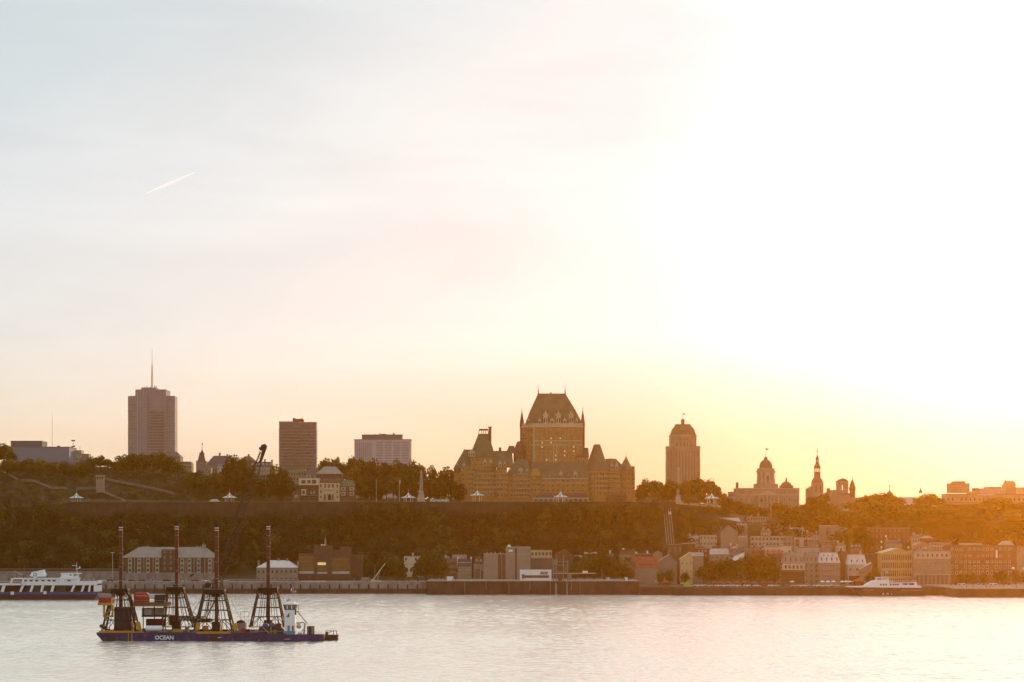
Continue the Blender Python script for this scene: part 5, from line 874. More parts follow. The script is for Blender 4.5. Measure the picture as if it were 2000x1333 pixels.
def customs(t, zt, hw, base):
    t.part('top_storey', MB().box(-hw+.2, hw-.2, -.8, 0, zt-15, zt-.3), 'pale_stone')
    for i in range(7): win(t, -28+i*9.3, zt-8, 3, 5, 'dark', -.8)
    for r_ in range(2):
        for i in range(6): win(t, -27+i*10.8, zt-23-r_*15, 3, 6.5, 'trim')
    for i in range(9): t.part('column', MB().box(-33+i*8-1.6, -33+i*8+1.6, -1.6, 0, base-1145, base-1124), 'tan_stone')
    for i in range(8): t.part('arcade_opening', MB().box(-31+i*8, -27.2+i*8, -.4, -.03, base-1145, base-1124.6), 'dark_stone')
    t.part('cornice', MB().box(-hw, hw, -1.4, -.1, base-1123, base-1121.5), 'pale_stone')
    r = t.part('roof_pavilion', MB().box(-30, -4, 10, 34, zt+3, zt+12).slab([(-33,zt+12),(-1,zt+12),(-17,zt+18)], 9, 35), 'tan_stone')
    t.part('pavilion_base', MB().box(-34, 6, 4, 40, zt-1, zt+3), 'brown_roof')
    for i in range(4): link('window', window_mesh(3, 6, 'trim', t.k), r, ((-27+i*6.6)*t.k, 9.98*t.k, (zt+7)*t.k))
B('customs_building', 'stone building with a pale windowed top storey and a little gabled roof pavilion', 1785, 1857, 1077, 1145, 1250, 'tan_stone', 50, roof='gable_front', rh=6, ridge=1815, rm='pale_roof', rows=0, cols=0, extra=customs)
def longb(t, zt, hw, base):
    t.part('red_band', MB().box(-hw, hw, -1.0, -.03, base-1093, base-1090.6), 'red_roof')
    t.part('red_band', MB().box(-36, 10, -1.0, -.03, base-1081, base-1079), 'red_roof')
    for r_, (yy, hh) in enumerate(((1073,4.6),(1086,4.8),(1098,4.4),(1108,7),(1119,7))):
        for i in range(14):
            if (i*3+r_) % 7 != 2: win(t, -62+i*8.6, base-yy, 4.6, hh, 'trim' if r_ % 2 else 'pale')
    t.part('white_panel', MB().box(23, 26.5, -.8, -.03, base-1090, base-1075), 'white')
    t.part('rooftop_plant', MB().box(-42, 0, 12, 30, zt, zt+5), 'pale_stone'); t.part('rooftop_plant', MB().frus(34, 64, 12, 34, zt, 44, 56, 18, 28, zt+9), 'pale_stone')
B('long_warehouse', 'long reddish brown quay building with two dark red bands at the far right', 1857.5, 1986, 1066, 1144, 1262, 'brick', 60, rows=0, cols=0, par=False, extra=longb)
B('long_warehouse', 'pinkish block cut by the right edge beside the long red-banded building', 1986.5, 2090, 1068, 1144, 1262, 'tan_stone', 60, rows=5, cols=10, ww=3.4, wh=6, wk='trim', par=False, trim='red_roof')
B('roof_cafe', 'cluttered pale rooftop structure behind the little gabled roof pavilion', 1820, 1858, 1060, 1074, 1290, 'pale_stone', 26, rows=2, cols=8, ww=2.6, wh=2.6, wk='dark', par=False)
# ================================================================== around the funicular and centre
B('red_roof_house', 'low stone house with a long red tiled roof and tiny dormers', 1239, 1286, 1109, 1138, 1256, 'tan_stone', 26, roof='gable', rh=21, rm='red_roof', rows=2, cols=7, ww=2.4, wh=4, wk='pale', dorm=0, extra=lambda t, zt, hw, base: [t.part('dormer', MB().box(x-1.4, x+1.4, 1.5, 6, zt+2, zt+6).slab([(x-1.8,zt+6),(x+1.8,zt+6),(x,zt+8)], 1.3, 7), 'red_roof') for x in (-12, -5, 3, 10, 16)])
B('gabled_house', 'small pink gabled house at the left end of the red-roofed house', 1226, 1240, 1104, 1138, 1254, 'brick', 20, roof='gable_front', rh=6, ridge=1238, rm='brown_roof', rows=3, cols=2, wk='pale')
B('slope_house', 'house with two white chimneys above and left of the red roof', 1211, 1242, 1084, 1100, 1290, 'tan_stone', 20, roof='mansard', rh=9, inset=3, rm='brown_roof', rows=1, cols=5, wk='pale', chim=((1218,12),(1233,8)), chm='white')
B('slope_house', 'low flat house with a white chimney directly behind the red roof', 1240, 1272, 1083, 1098, 1288, 'brown_brick', 18, rows=1, cols=4, wk='white', chim=((1265,6),(1243,4)), chm='white', par=False, rm='pale_roof')
B('slope_house', 'long low grey building with white end walls above the red-roofed house', 1213, 1240, 1073.5, 1084, 1305, 'grey_stone', 16, rows=1, cols=6, wk='white', par=False, chim=((1217,2),), chm='white')
B('gabled_house', 'small pink gable peeking left of the broad grey gabled wall', 1276, 1294, 1082, 1098, 1280, 'tan_stone', 16, roof='gable_front', rh=6, rm='brown_roof', rows=1, cols=2, wk='pale')
B('gabled_house', 'broad blank grey gabled wall right of the red-roofed house', 1283, 1322, 1100, 1138, 1264, 'grey_stone', 30, roof='gable_front', rh=16, ridge=1308, rm='pale_roof', rows=1, cols=2, ww=2, wk='dark')
B('funicular_station', 'tall brown station building at the foot of the funicular', 1306, 1332, 1063, 1104, 1282, 'brown_brick', 24, rows=2, cols=3, ww=2, wh=10, wk='trim', par=False, trim='tan_stone')
B('slope_house', 'brown block with a bright flat parapet right of the funicular station', 1333, 1358, 1062, 1096, 1288, 'brown_brick', 20, rows=3, cols=2, wk='dark', par=False, rm='cream')
B('gabled_house', 'golden gabled house at the foot of the brown parapet block', 1329, 1353, 1093, 1138, 1262, 'yellow_stone', 22, roof='gable_front', rh=13, ridge=1348, rm='cream', rows=3, cols=3, wk='trim')
B('slope_house', 'tan house between the golden gable and the quay trees', 1351, 1374, 1087, 1138, 1266, 'tan_stone', 22, roof='gable', rh=7, rm='pale_roof', rows=4, cols=3, wk='pale')
B('slope_house', 'pale house cluster with chimney between tall station and slope', 1332, 1348, 1070, 1084, 1296, 'pale_stone', 14, rows=1, cols=2, wk='dark', par=False, chim=((1336,4),))
t = T('funicular', 'pair of steep funicular tracks with white rails climbing the wooded cliff', 'funicular', 1311, 1064, 1296)
q = MB(); P0 = P(1311, 1064, 1296); P1 = P(1304, 991, 1342); dv = (P1-P0)/t.k
for a in (-8.5, -4, 1.0, 5.5): q.tube((a,0,0), (a+dv.x,dv.y,dv.z), .45, 4)
t.part('rail', q, 'pale_stone'); q = MB()
for i in range(20): f_ = i/20; q.box(dv.x*f_-9, dv.x*f_+6, dv.y*f_, dv.y*f_+.8, dv.z*f_-.8, dv.z*f_-.2)
t.part('trestle', q, 'dark_steel'); t.part('railcar', MB().frus(-.2+dv.x*.8, 6+dv.x*.8, dv.y*.8-3, dv.y*.8, dv.z*.8, .2+dv.x*.8, 6+dv.x*.8, dv.y*.8-2.6, dv.y*.8, dv.z*.8+5.6), 'tin_roof')
t.part('upper_station', MB().box(dv.x-8, dv.x+8, dv.y-1, dv.y+7, dv.z-3, dv.z+5).box(dv.x-9.5, dv.x+9.5, dv.y-2, dv.y+8, dv.z+5, dv.z+6.4).box(dv.x-8, dv.x-6, dv.y-1.6, dv.y-1, dv.z-5, dv.z+5), 'brown_roof')
# left and centre quayside
B('barracks', 'long brick barracks with pale window bays and a low hipped tin roof', 240, 420, 1088, 1122, 1278, 'brown_brick', 40, roof='hip', ridge=(268,398), rh=19, rm='pale_roof', rows=0, cols=0, extra=lambda t, zt, hw, base: [
    [t.part('window_bay', MB().box(x-3.8, x+3.8, -.8, -.03, zt-33, zt-3), 'pale_stone') and [win(t, x, zt-8-q*9, 4, 4.6, 'dark', -.8) for q in range(3)] for x in (-76,-58,-41,-23,26,40,58,80)],
    [t.part('downpipe', MB().box(x-.6, x+.6, -.6, -.03, 0, zt-1), 'pale_stone') for x in (-67,-49,-31,33,49,70,86)],
    t.part('gutter', MB().box(-hw, hw, -1.4, -.6, zt-1.5, zt-.2), 'tin_roof'),
    t.part('stair_block', MB().box(-14, 16, -3, 12, 0, zt+14.5), 'brown_brick') and [win(t, x, zt+10-q*11, 3, 5, 'pale', -3) for x in (-8, 4) for q in range(4)],
    t.part('chimney', MB().box(62, 69, 14, 20, zt+10, zt+24).box(64, 66, 15, 17, zt+24, zt+27), 'pale_roof'),
    [t.part('roof_vent', MB().ball((x, 20, zt+20), 1.0), 'tin_roof') for x in (-56,-52,-48,-44,50,54,58)]])
def podium(t, zt, hw, base):
    for i in range(12): t.part('bay_opening', MB().box(-hw+8+i*13.5, -hw+16+i*13.5, -.5, -.03, zt-20, zt-9), 'grey_concrete')
B('podium_building', 'long low concrete podium in front of the brick barracks', 245, 422, 1121, 1140, 1252, 'concrete', 30, rows=0, cols=0, par=False, rm='concrete', extra=podium)
t = T('sea_wall', 'long plain pale concrete wall behind the ferry at the foot of the wooded cliff', 'wall', 95, 1140, 1258); t.part('wall', MB().box(-330, 150, 0, 6, -3, 22), 'concrete'); t.part('coping', MB().box(-330, 150, -.5, 6.3, 22, 23.4), 'grey_concrete')
t = T('road_wall', 'brown upper wall along the foot of the cliff behind the pale sea wall', 'wall', 95, 1124, 1276); t.part('wall', MB().box(-330, 145, 0, 5, -8, 12), 'brown_brick'); t.part('coping', MB().box(-330, 145, -.5, 5.3, 12, 13), 'grey_stone')
B('hip_roof_house', 'stone waterfront house with a bright hipped roof and two tall end chimneys', 501, 581, 1109, 1140, 1262, 'tan_stone', 34, roof='hip', ridge=(524,561), rh=14, rm='white_roof', rows=2, cols=9, ww=3.6, wh=5, wk='dark', chim=((503,13),(580,12),(542,17),(559,17)), inset=2)
B('quay_shed', 'long low pale quay shed in front of the bright-roofed house', 432, 582, 1133, 1142, 1246, 'concrete', 16, rows=1, cols=16, ww=2, wh=2.6, wk='bare', par=False, rm='grey_concrete', skip=.3)
B('site_trailer', 'white site trailer with four small windows on the quay', 588, 635, 1134.5, 1142, 1240, 'paint_white', 10, rows=1, cols=4, ww=2.6, wh=2.4, wk='bare', par=False, rm='dark_steel')
def guard(t, zt, hw, base):
    for a, b, y0, y1 in ((-51,-21,1086,1122),(-15,5,1096,1122),(14,48,1090,1122)):
        for r_ in range(5):
            hh = (y1-y0)/5; t.part('glazing', MB().box(a, b, -.5, -.03, base-y0-hh*(r_+1)+.8, base-y0-hh*r_-.8), 'gold_reflect_glass' if r_ < 4 else 'tin_roof')
    t.part('tower_block', MB().box(-21, -15, -2, 20, 0, zt+18).box(5, 14, -2, 20, 0, zt+17).box(-15, 5, 2, 20, 0, zt+17).box(30, 50, 2, 20, zt, zt+15).box(14, 30, 4, 20, zt, zt+8), 'brown_brick')
    t.part('glow_band', MB().box(-14, 2, -.9, -.55, base-1104, base-1099), 'glow_glass')  # emissive strip across the middle glass bay
    mst = t.part('mast', MB().tube((0,10,zt+17), (0,10,zt+36), .9, 5, r2=.2).box(-3, 3, 9.6, 10.4, zt+24, zt+24.8).box(-2, 2, 9.6, 10.4, zt+29, zt+29.7).tube((-3,10,zt+17), (0,10,zt+30), .4, 3).tube((3,10,zt+17), (0,10,zt+30), .4, 3), 'pale_stone')
    for x in (-8, -5, -2): t.part('roof_lamp', MB().box(x, x+1.2, 4, 5, zt+17, zt+19.5), 'glow_glass')
B('glazed_office', 'brown office block with golden glass bays and an antenna mast on the quay', 583, 686, 1083, 1135, 1268, 'brown_brick', 40, rows=0, cols=0, par=False, extra=guard)
B('quay_block', 'dark brown windowless block right of the golden glass office', 686.5, 708, 1086, 1136, 1272, 'brown_brick', 24, rows=0, cols=0, par=False, rm='dark_stone')
B('parade_house', 'cream house facade glimpsed through the waterfront trees at centre left', 789, 826, 1087, 1130, 1278, 'cream', 20, rows=4, cols=4, ww=3.4, wh=5, wk='dark', skip=.2, par=False, chim=((806,6),))
B('old_house', 'brown house with rows of arched windows left of the white-trimmed mansard', 868, 893, 1091, 1134, 1262, 'brick', 24, rows=4, cols=5, ww=2.8, wh=4.6, wk='pale', chim=((870,6),(875,3)), chm='cream', par=False, trim='tan_stone')
B('old_house', 'cream flat-roofed house rising behind the white-trimmed mansard', 883, 911, 1084, 1100, 1282, 'pale_stone', 18, rows=1, cols=4, wk='dark', par=False)
B('old_house', 'house with a grey slate mansard edged in white, beside the brown arched-window house', 893.5, 921, 1107, 1134, 1258, 'tan_stone', 24, roof='mansard', rh=14, inset=.8, rm='slate', rows=4, cols=5, ww=2.2, wh=4, wk='pale', dorm=6, chim=((894,18),(920,18)), chm='white')
B('arcade_house', 'tan house with a dark arched passage left of the concrete terminal blocks', 925, 945, 1102, 1135, 1258, 'tan_stone', 20, roof='mansard', rh=14, inset=3, rm='brown_roof', rows=1, cols=4, ww=2, wh=4, wk='dark', dorm=2, extra=lambda t, zt, hw, base: t.part('archway', MB().box(-8, 7, -.5, -.03, 0, zt-14).slab([(-8,zt-14),(7,zt-14),(4,zt-10),(-4,zt-10)], -.5, -.03), 'dark_stone'))
def terminal(t, zt, hw, base):
    for a, b in ((-18,-11),(-9.5,-3),(15.5,19.5)): t.part('recess', MB().box(a, b, -.6, -.03, 0, zt+(0 if a < 0 else 12)), 'brown_brick')
    t.part('tower_block', MB().box(-2, 46, 0, 30, zt, zt+13.5), 'tan_stone')
    t.part('roof_slab', MB().box(-2.5, 46.5, -.6, 30.5, zt+13.5, zt+14.6), 'pale_stone')
    t.part('sign', MB().box(3, 11, -1, -.05, zt+5, zt+9), 'paint_white'); t.part('sign_emblem', MB().lathe(4, 3, [(3.4,zt+14.8),(3.4,zt+16),(1.6,zt+18.6)], 10), 'paint_white')
    for x in (-40, -32, -24, -14): t.part('roof_vent', MB().box(x, x+1.8, 6, 8, zt+1, zt+4.5), 'pale_stone')
B('terminal_building', 'massive tan concrete ferry terminal of stepped blocks with dark recesses', 944.5, 1036, 1083, 1135, 1248, 'tan_stone', 34, rows=0, cols=0, par=False, extra=terminal, rm='pale_stone')
B('loft_building', 'cream rooftop storey with six dark windows right of the concrete terminal', 1037, 1078, 1076, 1088, 1288, 'yellow_stone', 26, rows=1, cols=6, ww=3.4, wh=5.6, wk='dark', par=False, rm='pale_stone')
B('stone_shed', 'dark rubble stone block under the cream six-windowed rooftop storey', 1036.5, 1080, 1091, 1132, 1268, 'dark_stone', 22, rows=0, cols=0, par=False, rm='tan_stone')
B('gabled_house', 'brown gabled house with a chimney behind the gangway towers', 1083, 1120, 1086, 1130, 1276, 'brown_brick', 24, roof='gable_front', rh=13, ridge=1104, rm='brown_roof', rows=1, cols=3, wk='dark', chim=((1087,6),))
def tm(t, zt, hw, base):
    t.part('window_band', MB().box(-27, 26, -.6, -.03, zt-14.5, zt-9.5), 'brown_brick'); t.part('window_band', MB().box(-27, -22, -.7, -.61, zt-16, zt-7.5), 'glass'); t.part('louvre', MB().box(9, 24, -.6, -.03, zt-8, zt-2.4), 'grey_concrete')
B('boarding_hall', 'low white ferry boarding hall with a brown window band on the quay', 1015.5, 1077, 1114.5, 1135, 1206, 'white', 18, rows=0, cols=0, par=False, rm='white', extra=tm)
t = T('boarding_gantry', 'open steel gantry with four posts beside the white boarding hall', 'gantry', 1096, 1135, 1205)
g = MB()
for x, h_, m_ in ((-9,50,0),(4.5,50,0),(-15,44,0),(13,40,0)): g.box(x-.9, x+.9, 0, 1.8, -22, h_); g.box(x-.9, x+.9, 8, 9.8, -22, h_-6)
for zz in (17, 30, 37): g.box(-16, 14, .2, 1.6, zz, zz+1.5)
g.tube((-15,1,17), (-9,1,30), .5, 4).tube((-9,1,17), (-15,1,30), .5, 4).tube((4.5,1,17), (13,1,30), .5, 4).tube((13,1,17), (4.5,1,30), .5, 4)
t.part('frame', g, 'grey_stone'); t.part('walkway', MB().box(-16, 68, 2, 7, 13.5, 15.6), 'pale_stone'); t.part('cabin', MB().box(42, 52, 1, 8, 15.6, 19.5), 'white'); t.part('hoist_house', MB().box(-17, -7, 0, 8, 32, 42), 'tan_stone'); t.part('door', MB().box(-6, 2, 1.9, 4, 0, 12), 'brown_brick'); t.part('counterweight', MB().box(14, 20, 2, 8, 2, 13), 'grey_stone')
B('slope_house', 'house with a bright triangular gable above the trees right of the gantry', 1142, 1168, 1082, 1098, 1300, 'dark_stone', 18, roof='gable', rh=3, rm='white_roof', rows=1, cols=3, wk='white', ww=2)
B('slope_house', 'low white-roofed house above the trees just right of the brown gable', 1118, 1138, 1088, 1100, 1298, 'dark_stone', 16, roof='hip', ridge=(1124,1132), rh=4, rm='white_roof', rows=1, cols=3, wk='pale')
B('slope_house', 'house with a single white chimney above the trees left of the paired white chimneys', 1184, 1202, 1086, 1100, 1298, 'dark_stone', 16, roof='hip', ridge=(1190,1198), rh=5, rm='brown_roof', rows=1, cols=3, wk='pale', chim=((1192,10),), chm='white')
# ================================================================== terrace
def wallseg(name, label, u0, u1, D, zt, zb, m, mc):
    k = D/F; t = T(name, label, 'wall', (u0+u1)/2, 1048-(zb-H)*F/D, D); hw = (u1-u0)/2; hh = (zt-zb)/k
    w_ = MB().box(-hw, hw, 0, 6, 0, hh)
    t.part('wall', w_, m); t.part('coping', MB().box(-hw, hw, -1.2, 6.2, hh, hh+1.2), mc)
    n = int((u1-u0)/13)
    for i in range(n): t.part('buttress', MB().frus(-hw+i*13, -hw+i*13+2.2, -1.6, 0, 0, -hw+i*13, -hw+i*13+2, -.3, 0, hh-3), m)
    rl = MB().box(-hw, hw, .2, .5, hh+4, hh+4.4)
    for i in range(int((u1-u0)/6)): rl.box(-hw+i*6, -hw+i*6+.4, .2, .6, hh+1.2, hh+4)
    t.part('railing', rl, 'green_roof')
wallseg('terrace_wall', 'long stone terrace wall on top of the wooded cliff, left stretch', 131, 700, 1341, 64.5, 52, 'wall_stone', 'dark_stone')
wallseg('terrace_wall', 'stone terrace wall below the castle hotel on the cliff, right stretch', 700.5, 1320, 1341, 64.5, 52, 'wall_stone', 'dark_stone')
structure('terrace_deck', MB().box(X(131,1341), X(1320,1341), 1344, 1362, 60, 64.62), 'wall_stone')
def kiosk(px, yb, lab):
    t = T('terrace_kiosk', lab, 'kiosk', px, 984, 1350, 'striped kiosks along the terrace'); b = 984-yb
    for a in range(6): c, s_ = math.cos(R(a*60)), math.sin(R(a*60)); t.part('post', MB().tube((8.4*c,9+8.4*s_,0), (8.4*c,9+8.4*s_,b), .6, 5), 'white')
    r = MB(); n = 16
    prof = [(14,b),(13.4,b+1.2),(6,b+3.6),(2.4,b+7),(.8,b+9.6)]
    for i in range(n):
        a0, a1 = 2*math.pi*i/n, 2*math.pi*(i+1)/n
        for j in range(4):
            (r0, z0), (r1, z1) = prof[j], prof[j+1]
            r.add([(r0*math.cos(a0),9+r0*math.sin(a0),z0),(r0*math.cos(a1),9+r0*math.sin(a1),z0),(r1*math.cos(a1),9+r1*math.sin(a1),z1),(r1*math.cos(a0),9+r1*math.sin(a0),z1)], [(0,1,2,3)], i % 2 if j in (1, 2) else 0)
    ro = t.part('roof', r, ['white', 'striped_green']); t.part('finial', MB().tube((0,9,b+9), (0,9,b+16), .5, 5, r2=.25).ball((0,9,b+16.4), .8), 'pale_stone', ro)
    t.part('floor', MB().lathe(0, 9, [(12,-2),(12,.6)], 12), 'tan_stone')
for a in ((147, 973, 'striped kiosk at the left end of the terrace, under the stairs'), (447, 972.5, 'striped kiosk on the terrace just left of the crane boom'), (797, 972.5, 'striped kiosk on the terrace beside the obelisk'), (932, 968, 'striped kiosk before the left wing of the castle hotel'), (1095, 971, 'striped kiosk before the middle of the castle hotel'), (1391, 974, 'striped kiosk half hidden by trees right of the monument')): kiosk(*a)
t = T('tent', 'low pale tent on the terrace left of the crane boom kiosk', 'tent', 418, 984, 1352); t.part('canopy', MB().frus(-10, 10, 0, 12, 4, -5, 5, 4, 8, 8.6).box(-10, 10, 0, 12, 3, 4), 'cloth_pale'); t.part('side', MB().box(-9.6, 9.6, .4, 11.6, 0, 3), 'tan_stone')
t = T('obelisk', 'tall pale stone obelisk on a stepped base before the park trees', 'monument', 822.5, 980, 1372); t.part('shaft', MB().frus(-3.6, 3.6, 2, 9.2, 20, -2, 2, 3.6, 7.6, 58).frus(-2, 2, 3.6, 7.6, 58, -.1, .1, 5.5, 5.7, 63), 'tan_stone'); t.part('base', MB().frus(-8.5, 8.5, -3, 14, -3, -7, 7, -1, 12, 8).box(-6, 6, 0, 11, 8, 14).box(-4.6, 4.6, 1, 10, 14, 20), 'pale_stone')
t = T('statue_monument', 'pale statue on a broad pedestal right of the castle hotel', 'monument', 1325, 984, 1354)
t.part('pedestal', MB().box(-9, 9, 0, 14, -1, 4).box(-6.5, 6.5, 2, 12, 4, 7).box(-4.6, 4.6, 4, 10, 7, 16), 'pale_stone'); t.part('statue', MB().lathe(0, 7, [(3.2,16),(2.8,20),(3.6,23),(2.2,25.6),(1.2,26.2),(1.5,27.6),(.4,29)], 8), 'tan_stone')
def pole(name, lab, cat, px, ytop, D, yb=None, flag=None, r=.28, lamp=False):
    b = gpy(px, D) if yb is None else yb; t = T(name, lab, cat, px, b, D); h_ = b-ytop
    t.part('pole', MB().tube((0,0,-1), (0,0,h_), r*1.6, 5, r2=r), 'pale_stone')
    if flag: t.part('flag', MB().slab([(.3,h_-.5),(flag[0],h_-1.6),(flag[0]-.5,h_-flag[1]-1),(.3,h_-flag[1])], -.12, .12), flag[2])
    if lamp: t.part('lamp_head', MB().box(-3.4, 3.4, -.6, .6, h_-.5, h_+.5), 'white')
pole('radio_mast', 'thin tall radio mast above the dark hilltop building at far left', 'mast', 102, 812, 1600, flag=None, r=.3)
t = T('antenna_mast', 'short mast with dish antennas right of the dark hilltop building', 'mast', 143, 884, 1590); t.part('pole', MB().tube((0,0,0), (0,0,24), .4, 4).tube((13,0,0), (13,0,13), .3, 4), 'dark_steel')
for zz, x in ((23,2),(23,-2),(12,2),(11,-2)): t.part('dish', MB().tube((x,-1,zz), (x,.4,zz), 1.7, 8), 'cloth_dark')
pole('flagpole', 'white flagpole on the terrace left of the obelisk kiosk', 'flagpole', 780, 938, 1356, 984, flag=(2.4, 6, 'cloth_pale'), r=.5); pole('flagpole', 'bare slim pole before the park trees between the row houses and the kiosk', 'flagpole', 735, 936, 1362, 984, r=.45)
pole('flagpole', 'tall flagpole rising from the quay trees before the slope houses', 'flagpole', 1451, 1087, 1250, flag=(3, 7, 'yellow_stone'), r=.4)
pole('flagpole', 'flagpole with a pale flag before the pinkish block at far right', 'flagpole', 1976, 1107, 1240, flag=(6, 4.5, 'white'), r=.4); pole('flagpole', 'flagpole at the right edge of the picture', 'flagpole', 1998, 1108, 1240, flag=(4, 4, 'white'), r=.4)
pole('flagpole', 'tall thin pole in front of the domed palace portico', 'flagpole', 1506, 966, 1380, 1030, r=.5)
pole('street_lamp', 'tall lamp mast above the pale sea wall left of the barracks', 'street lamp', 220, 1080, 1240, 1138, r=.5, lamp=True); pole('street_lamp', 'lamp mast between the arcade house and the terminal blocks', 'street lamp', 938, 1106, 1215, r=.35, yb=1136); pole('street_lamp', 'lamp mast on the bare quay right of the gantry', 'street lamp', 1176, 1108, 1215, r=.35, yb=1136); pole('street_lamp', 'lamp mast beside the mobile crane on the quay', 'street lamp', 732, 1104, 1245, r=.35, yb=1140)
t = T('lookout', 'pale square lookout hut on the left hillside at the top of a path', 'lookout', 195, gpy(195, 1415)-1, 1410)
yo = gpy(195,1415)-1-938; t.part('wall', MB().box(-7.5, 7.5, 0, 10, 0, yo+1).box(-7.5, 7.5, 0, 10, yo+1, yo+7.5), 'tan_stone'); t.part('roof', MB().box(-8.5, 8.5, -1, 11, yo+7.5, yo+9), 'pale_stone')
for i in range(3): win(t, -4.6+i*4.6, yo+4, 2.6, 3, 'dark')
def onhill(u, y):
    lo, hi = 1346, 1520
    for D in np.arange(lo, hi, 2.0):
        if gpy(u, D) <= y: return float(D)
    return hi
def path(name, lab, pts, hgt=2.2):
    D0 = onhill(*pts[0]); t = T(name, lab, 'boardwalk', pts[0][0], pts[0][1], D0); q = MB(); rr = MB(); ps = MB(); o = t.o.location
    for (u0, y0), (u1, y1) in zip(pts, pts[1:]):
        n = max(1, int(abs(u1-u0)/8))
        for i in range(n):
            a, b = i/n, (i+1)/n; A = P(u0+(u1-u0)*a, y0+(y1-y0)*a, onhill(u0+(u1-u0)*a, y0+(y1-y0)*a)-6)-o; Bq = P(u0+(u1-u0)*b, y0+(y1-y0)*b, onhill(u0+(u1-u0)*b, y0+(y1-y0)*b)-6)-o
            q.add([(A.x,A.y,A.z),(Bq.x,Bq.y,Bq.z),(Bq.x,Bq.y+2.4,Bq.z),(A.x,A.y+2.4,A.z),(A.x,A.y,A.z+.4),(Bq.x,Bq.y,Bq.z+.4),(Bq.x,Bq.y+2.4,Bq.z+.4),(A.x,A.y+2.4,A.z+.4)], [(3,2,1,0),(4,5,6,7),(0,1,5,4),(2,3,7,6),(1,2,6,5),(3,0,4,7)])
            rr.tube((A.x,A.y,A.z+1.5), (Bq.x,Bq.y,Bq.z+1.5), .12, 4); rr.tube((A.x,A.y,A.z+.4), (A.x,A.y,A.z+1.5), .1, 3); rr.tube((A.x,A.y,A.z+.95), (Bq.x,Bq.y,Bq.z+.95), .09, 3)
            ps.tube((A.x,A.y+1.2,A.z-9), (A.x,A.y+1.2,A.z), .18, 4)
    q.build('deck', 'tan_stone', t.o); rr.build('railing', 'pale_stone', t.o); ps.build('support', 'dark_steel', t.o)
path('boardwalk', 'wooden cliff walk stairs descending at the far left edge', [(-30, 908), (0, 920), (30, 936), (38, 941), (66, 941.5), (100, 955)])
path('boardwalk', 'flat stretch of wooden cliff walk left of the leftmost kiosk', [(100, 955), (130, 955.5)])
path('boardwalk', 'wooden cliff walk stairs descending behind the leftmost kiosk', [(150, 956), (186, 956), (212, 967), (245, 981)])
path('boardwalk', 'long sloping path running down right from the lookout hut', [(203, 937), (250, 947), (300, 956), (340, 966)])
# ================================================================== trees
def crown_data(seed, nl, nleaf, leaf, rx=4.0, h0=2.0, h1=10.0):
    """clumps of leaf-sized faces spread through an uneven crown; metres for a 10 m tree"""
    rg = np.random.RandomState(seed); cz = (h0+h1)/2; hz = (h1-h0)/2
    ph = rg.rand(nl)*6.28; el = rg.uniform(-.85, 1, nl); rad = rg.uniform(.35, .78, nl)
    c = np.stack([rx*rad*np.cos(ph)*np.sqrt(1-.8*el**2), rx*rad*np.sin(ph)*np.sqrt(1-.8*el**2), cz+hz*.74*el], 1); r = rg.uniform(.26, .50, nl)*rx
    r[0] = rx*.62; c[0] = (0, 0, cz)
    w_ = r**2; idx = rg.choice(nl, nleaf, p=w_/w_.sum())
    d = rg.normal(size=(nleaf, 3)); d /= np.linalg.norm(d, axis=1)[:, None]
    p = c[idx]+d*r[idx][:, None]*rg.uniform(.72, 1.12, nleaf)[:, None]*np.array([1, 1, .85])
    n = d*.6+rg.normal(size=(nleaf, 3))*.6; n /= np.linalg.norm(n, axis=1)[:, None]
    a = np.cross(n, rg.normal(size=(nleaf, 3))); a /= np.linalg.norm(a, axis=1)[:, None]; b = np.cross(n, a)
    s = leaf*rg.uniform(.55, 1.25, nleaf)[:, None]
    V = np.stack([p-a*s*.8, p-b*s*.55, p+a*s*.8, p+b*s*.55], 1)     # pointed leaf-clump shapes
    return V.reshape(-1, 3), idx, c, r
def leaf_mesh(name, V, mats, mi=None):
    me = bpy.data.meshes.new(name); n = len(V)//4
    me.vertices.add(len(V)); me.vertices.foreach_set('co', V.astype(np.float32).ravel())
    me.loops.add(len(V)); me.loops.foreach_set('vertex_index', np.arange(len(V), dtype=np.int32))
    me.polygons.add(n); me.polygons.foreach_set('loop_start', np.arange(0, len(V), 4, dtype=np.int32)); me.polygons.foreach_set('loop_total', np.full(n, 4, dtype=np.int32))
    for m_ in mats: me.materials.append(m_)
    if mi is not None: me.polygons.foreach_set('material_index', mi.astype(np.int32))
    me.update(calc_edges=True); me.validate(); return me
PROTO = []
for k_ in range(7):
    V, idx, c_, r_ = crown_data(20+k_, 15+k_, 1500, .52, rx=3.9+.25*(k_ % 3))
    ml = (idx*7+k_) % 3
    mats = {0: [LEAF[0], LEAF[1], LEAF[1]], 1: [LEAF[1], LEAF[2], LEAF[1]], 2: [LEAF[2], LEAF[1], LEAF[2]]}[k_ % 3]
    PROTO.append(leaf_mesh('crown', V, mats, ml))
tk = MB().tube((0,0,-1), (0,0,5.5), .28, 7, r2=.16)
for a in range(5): tk.tube((0,0,2.6+a*.5), (1.9*math.cos(a*1.3),1.9*math.sin(a*1.3),5.4+a*.5), .13, 5, r2=.05)
TRUNK = tk.mesh('trunk', 'bark')
TN = [0]
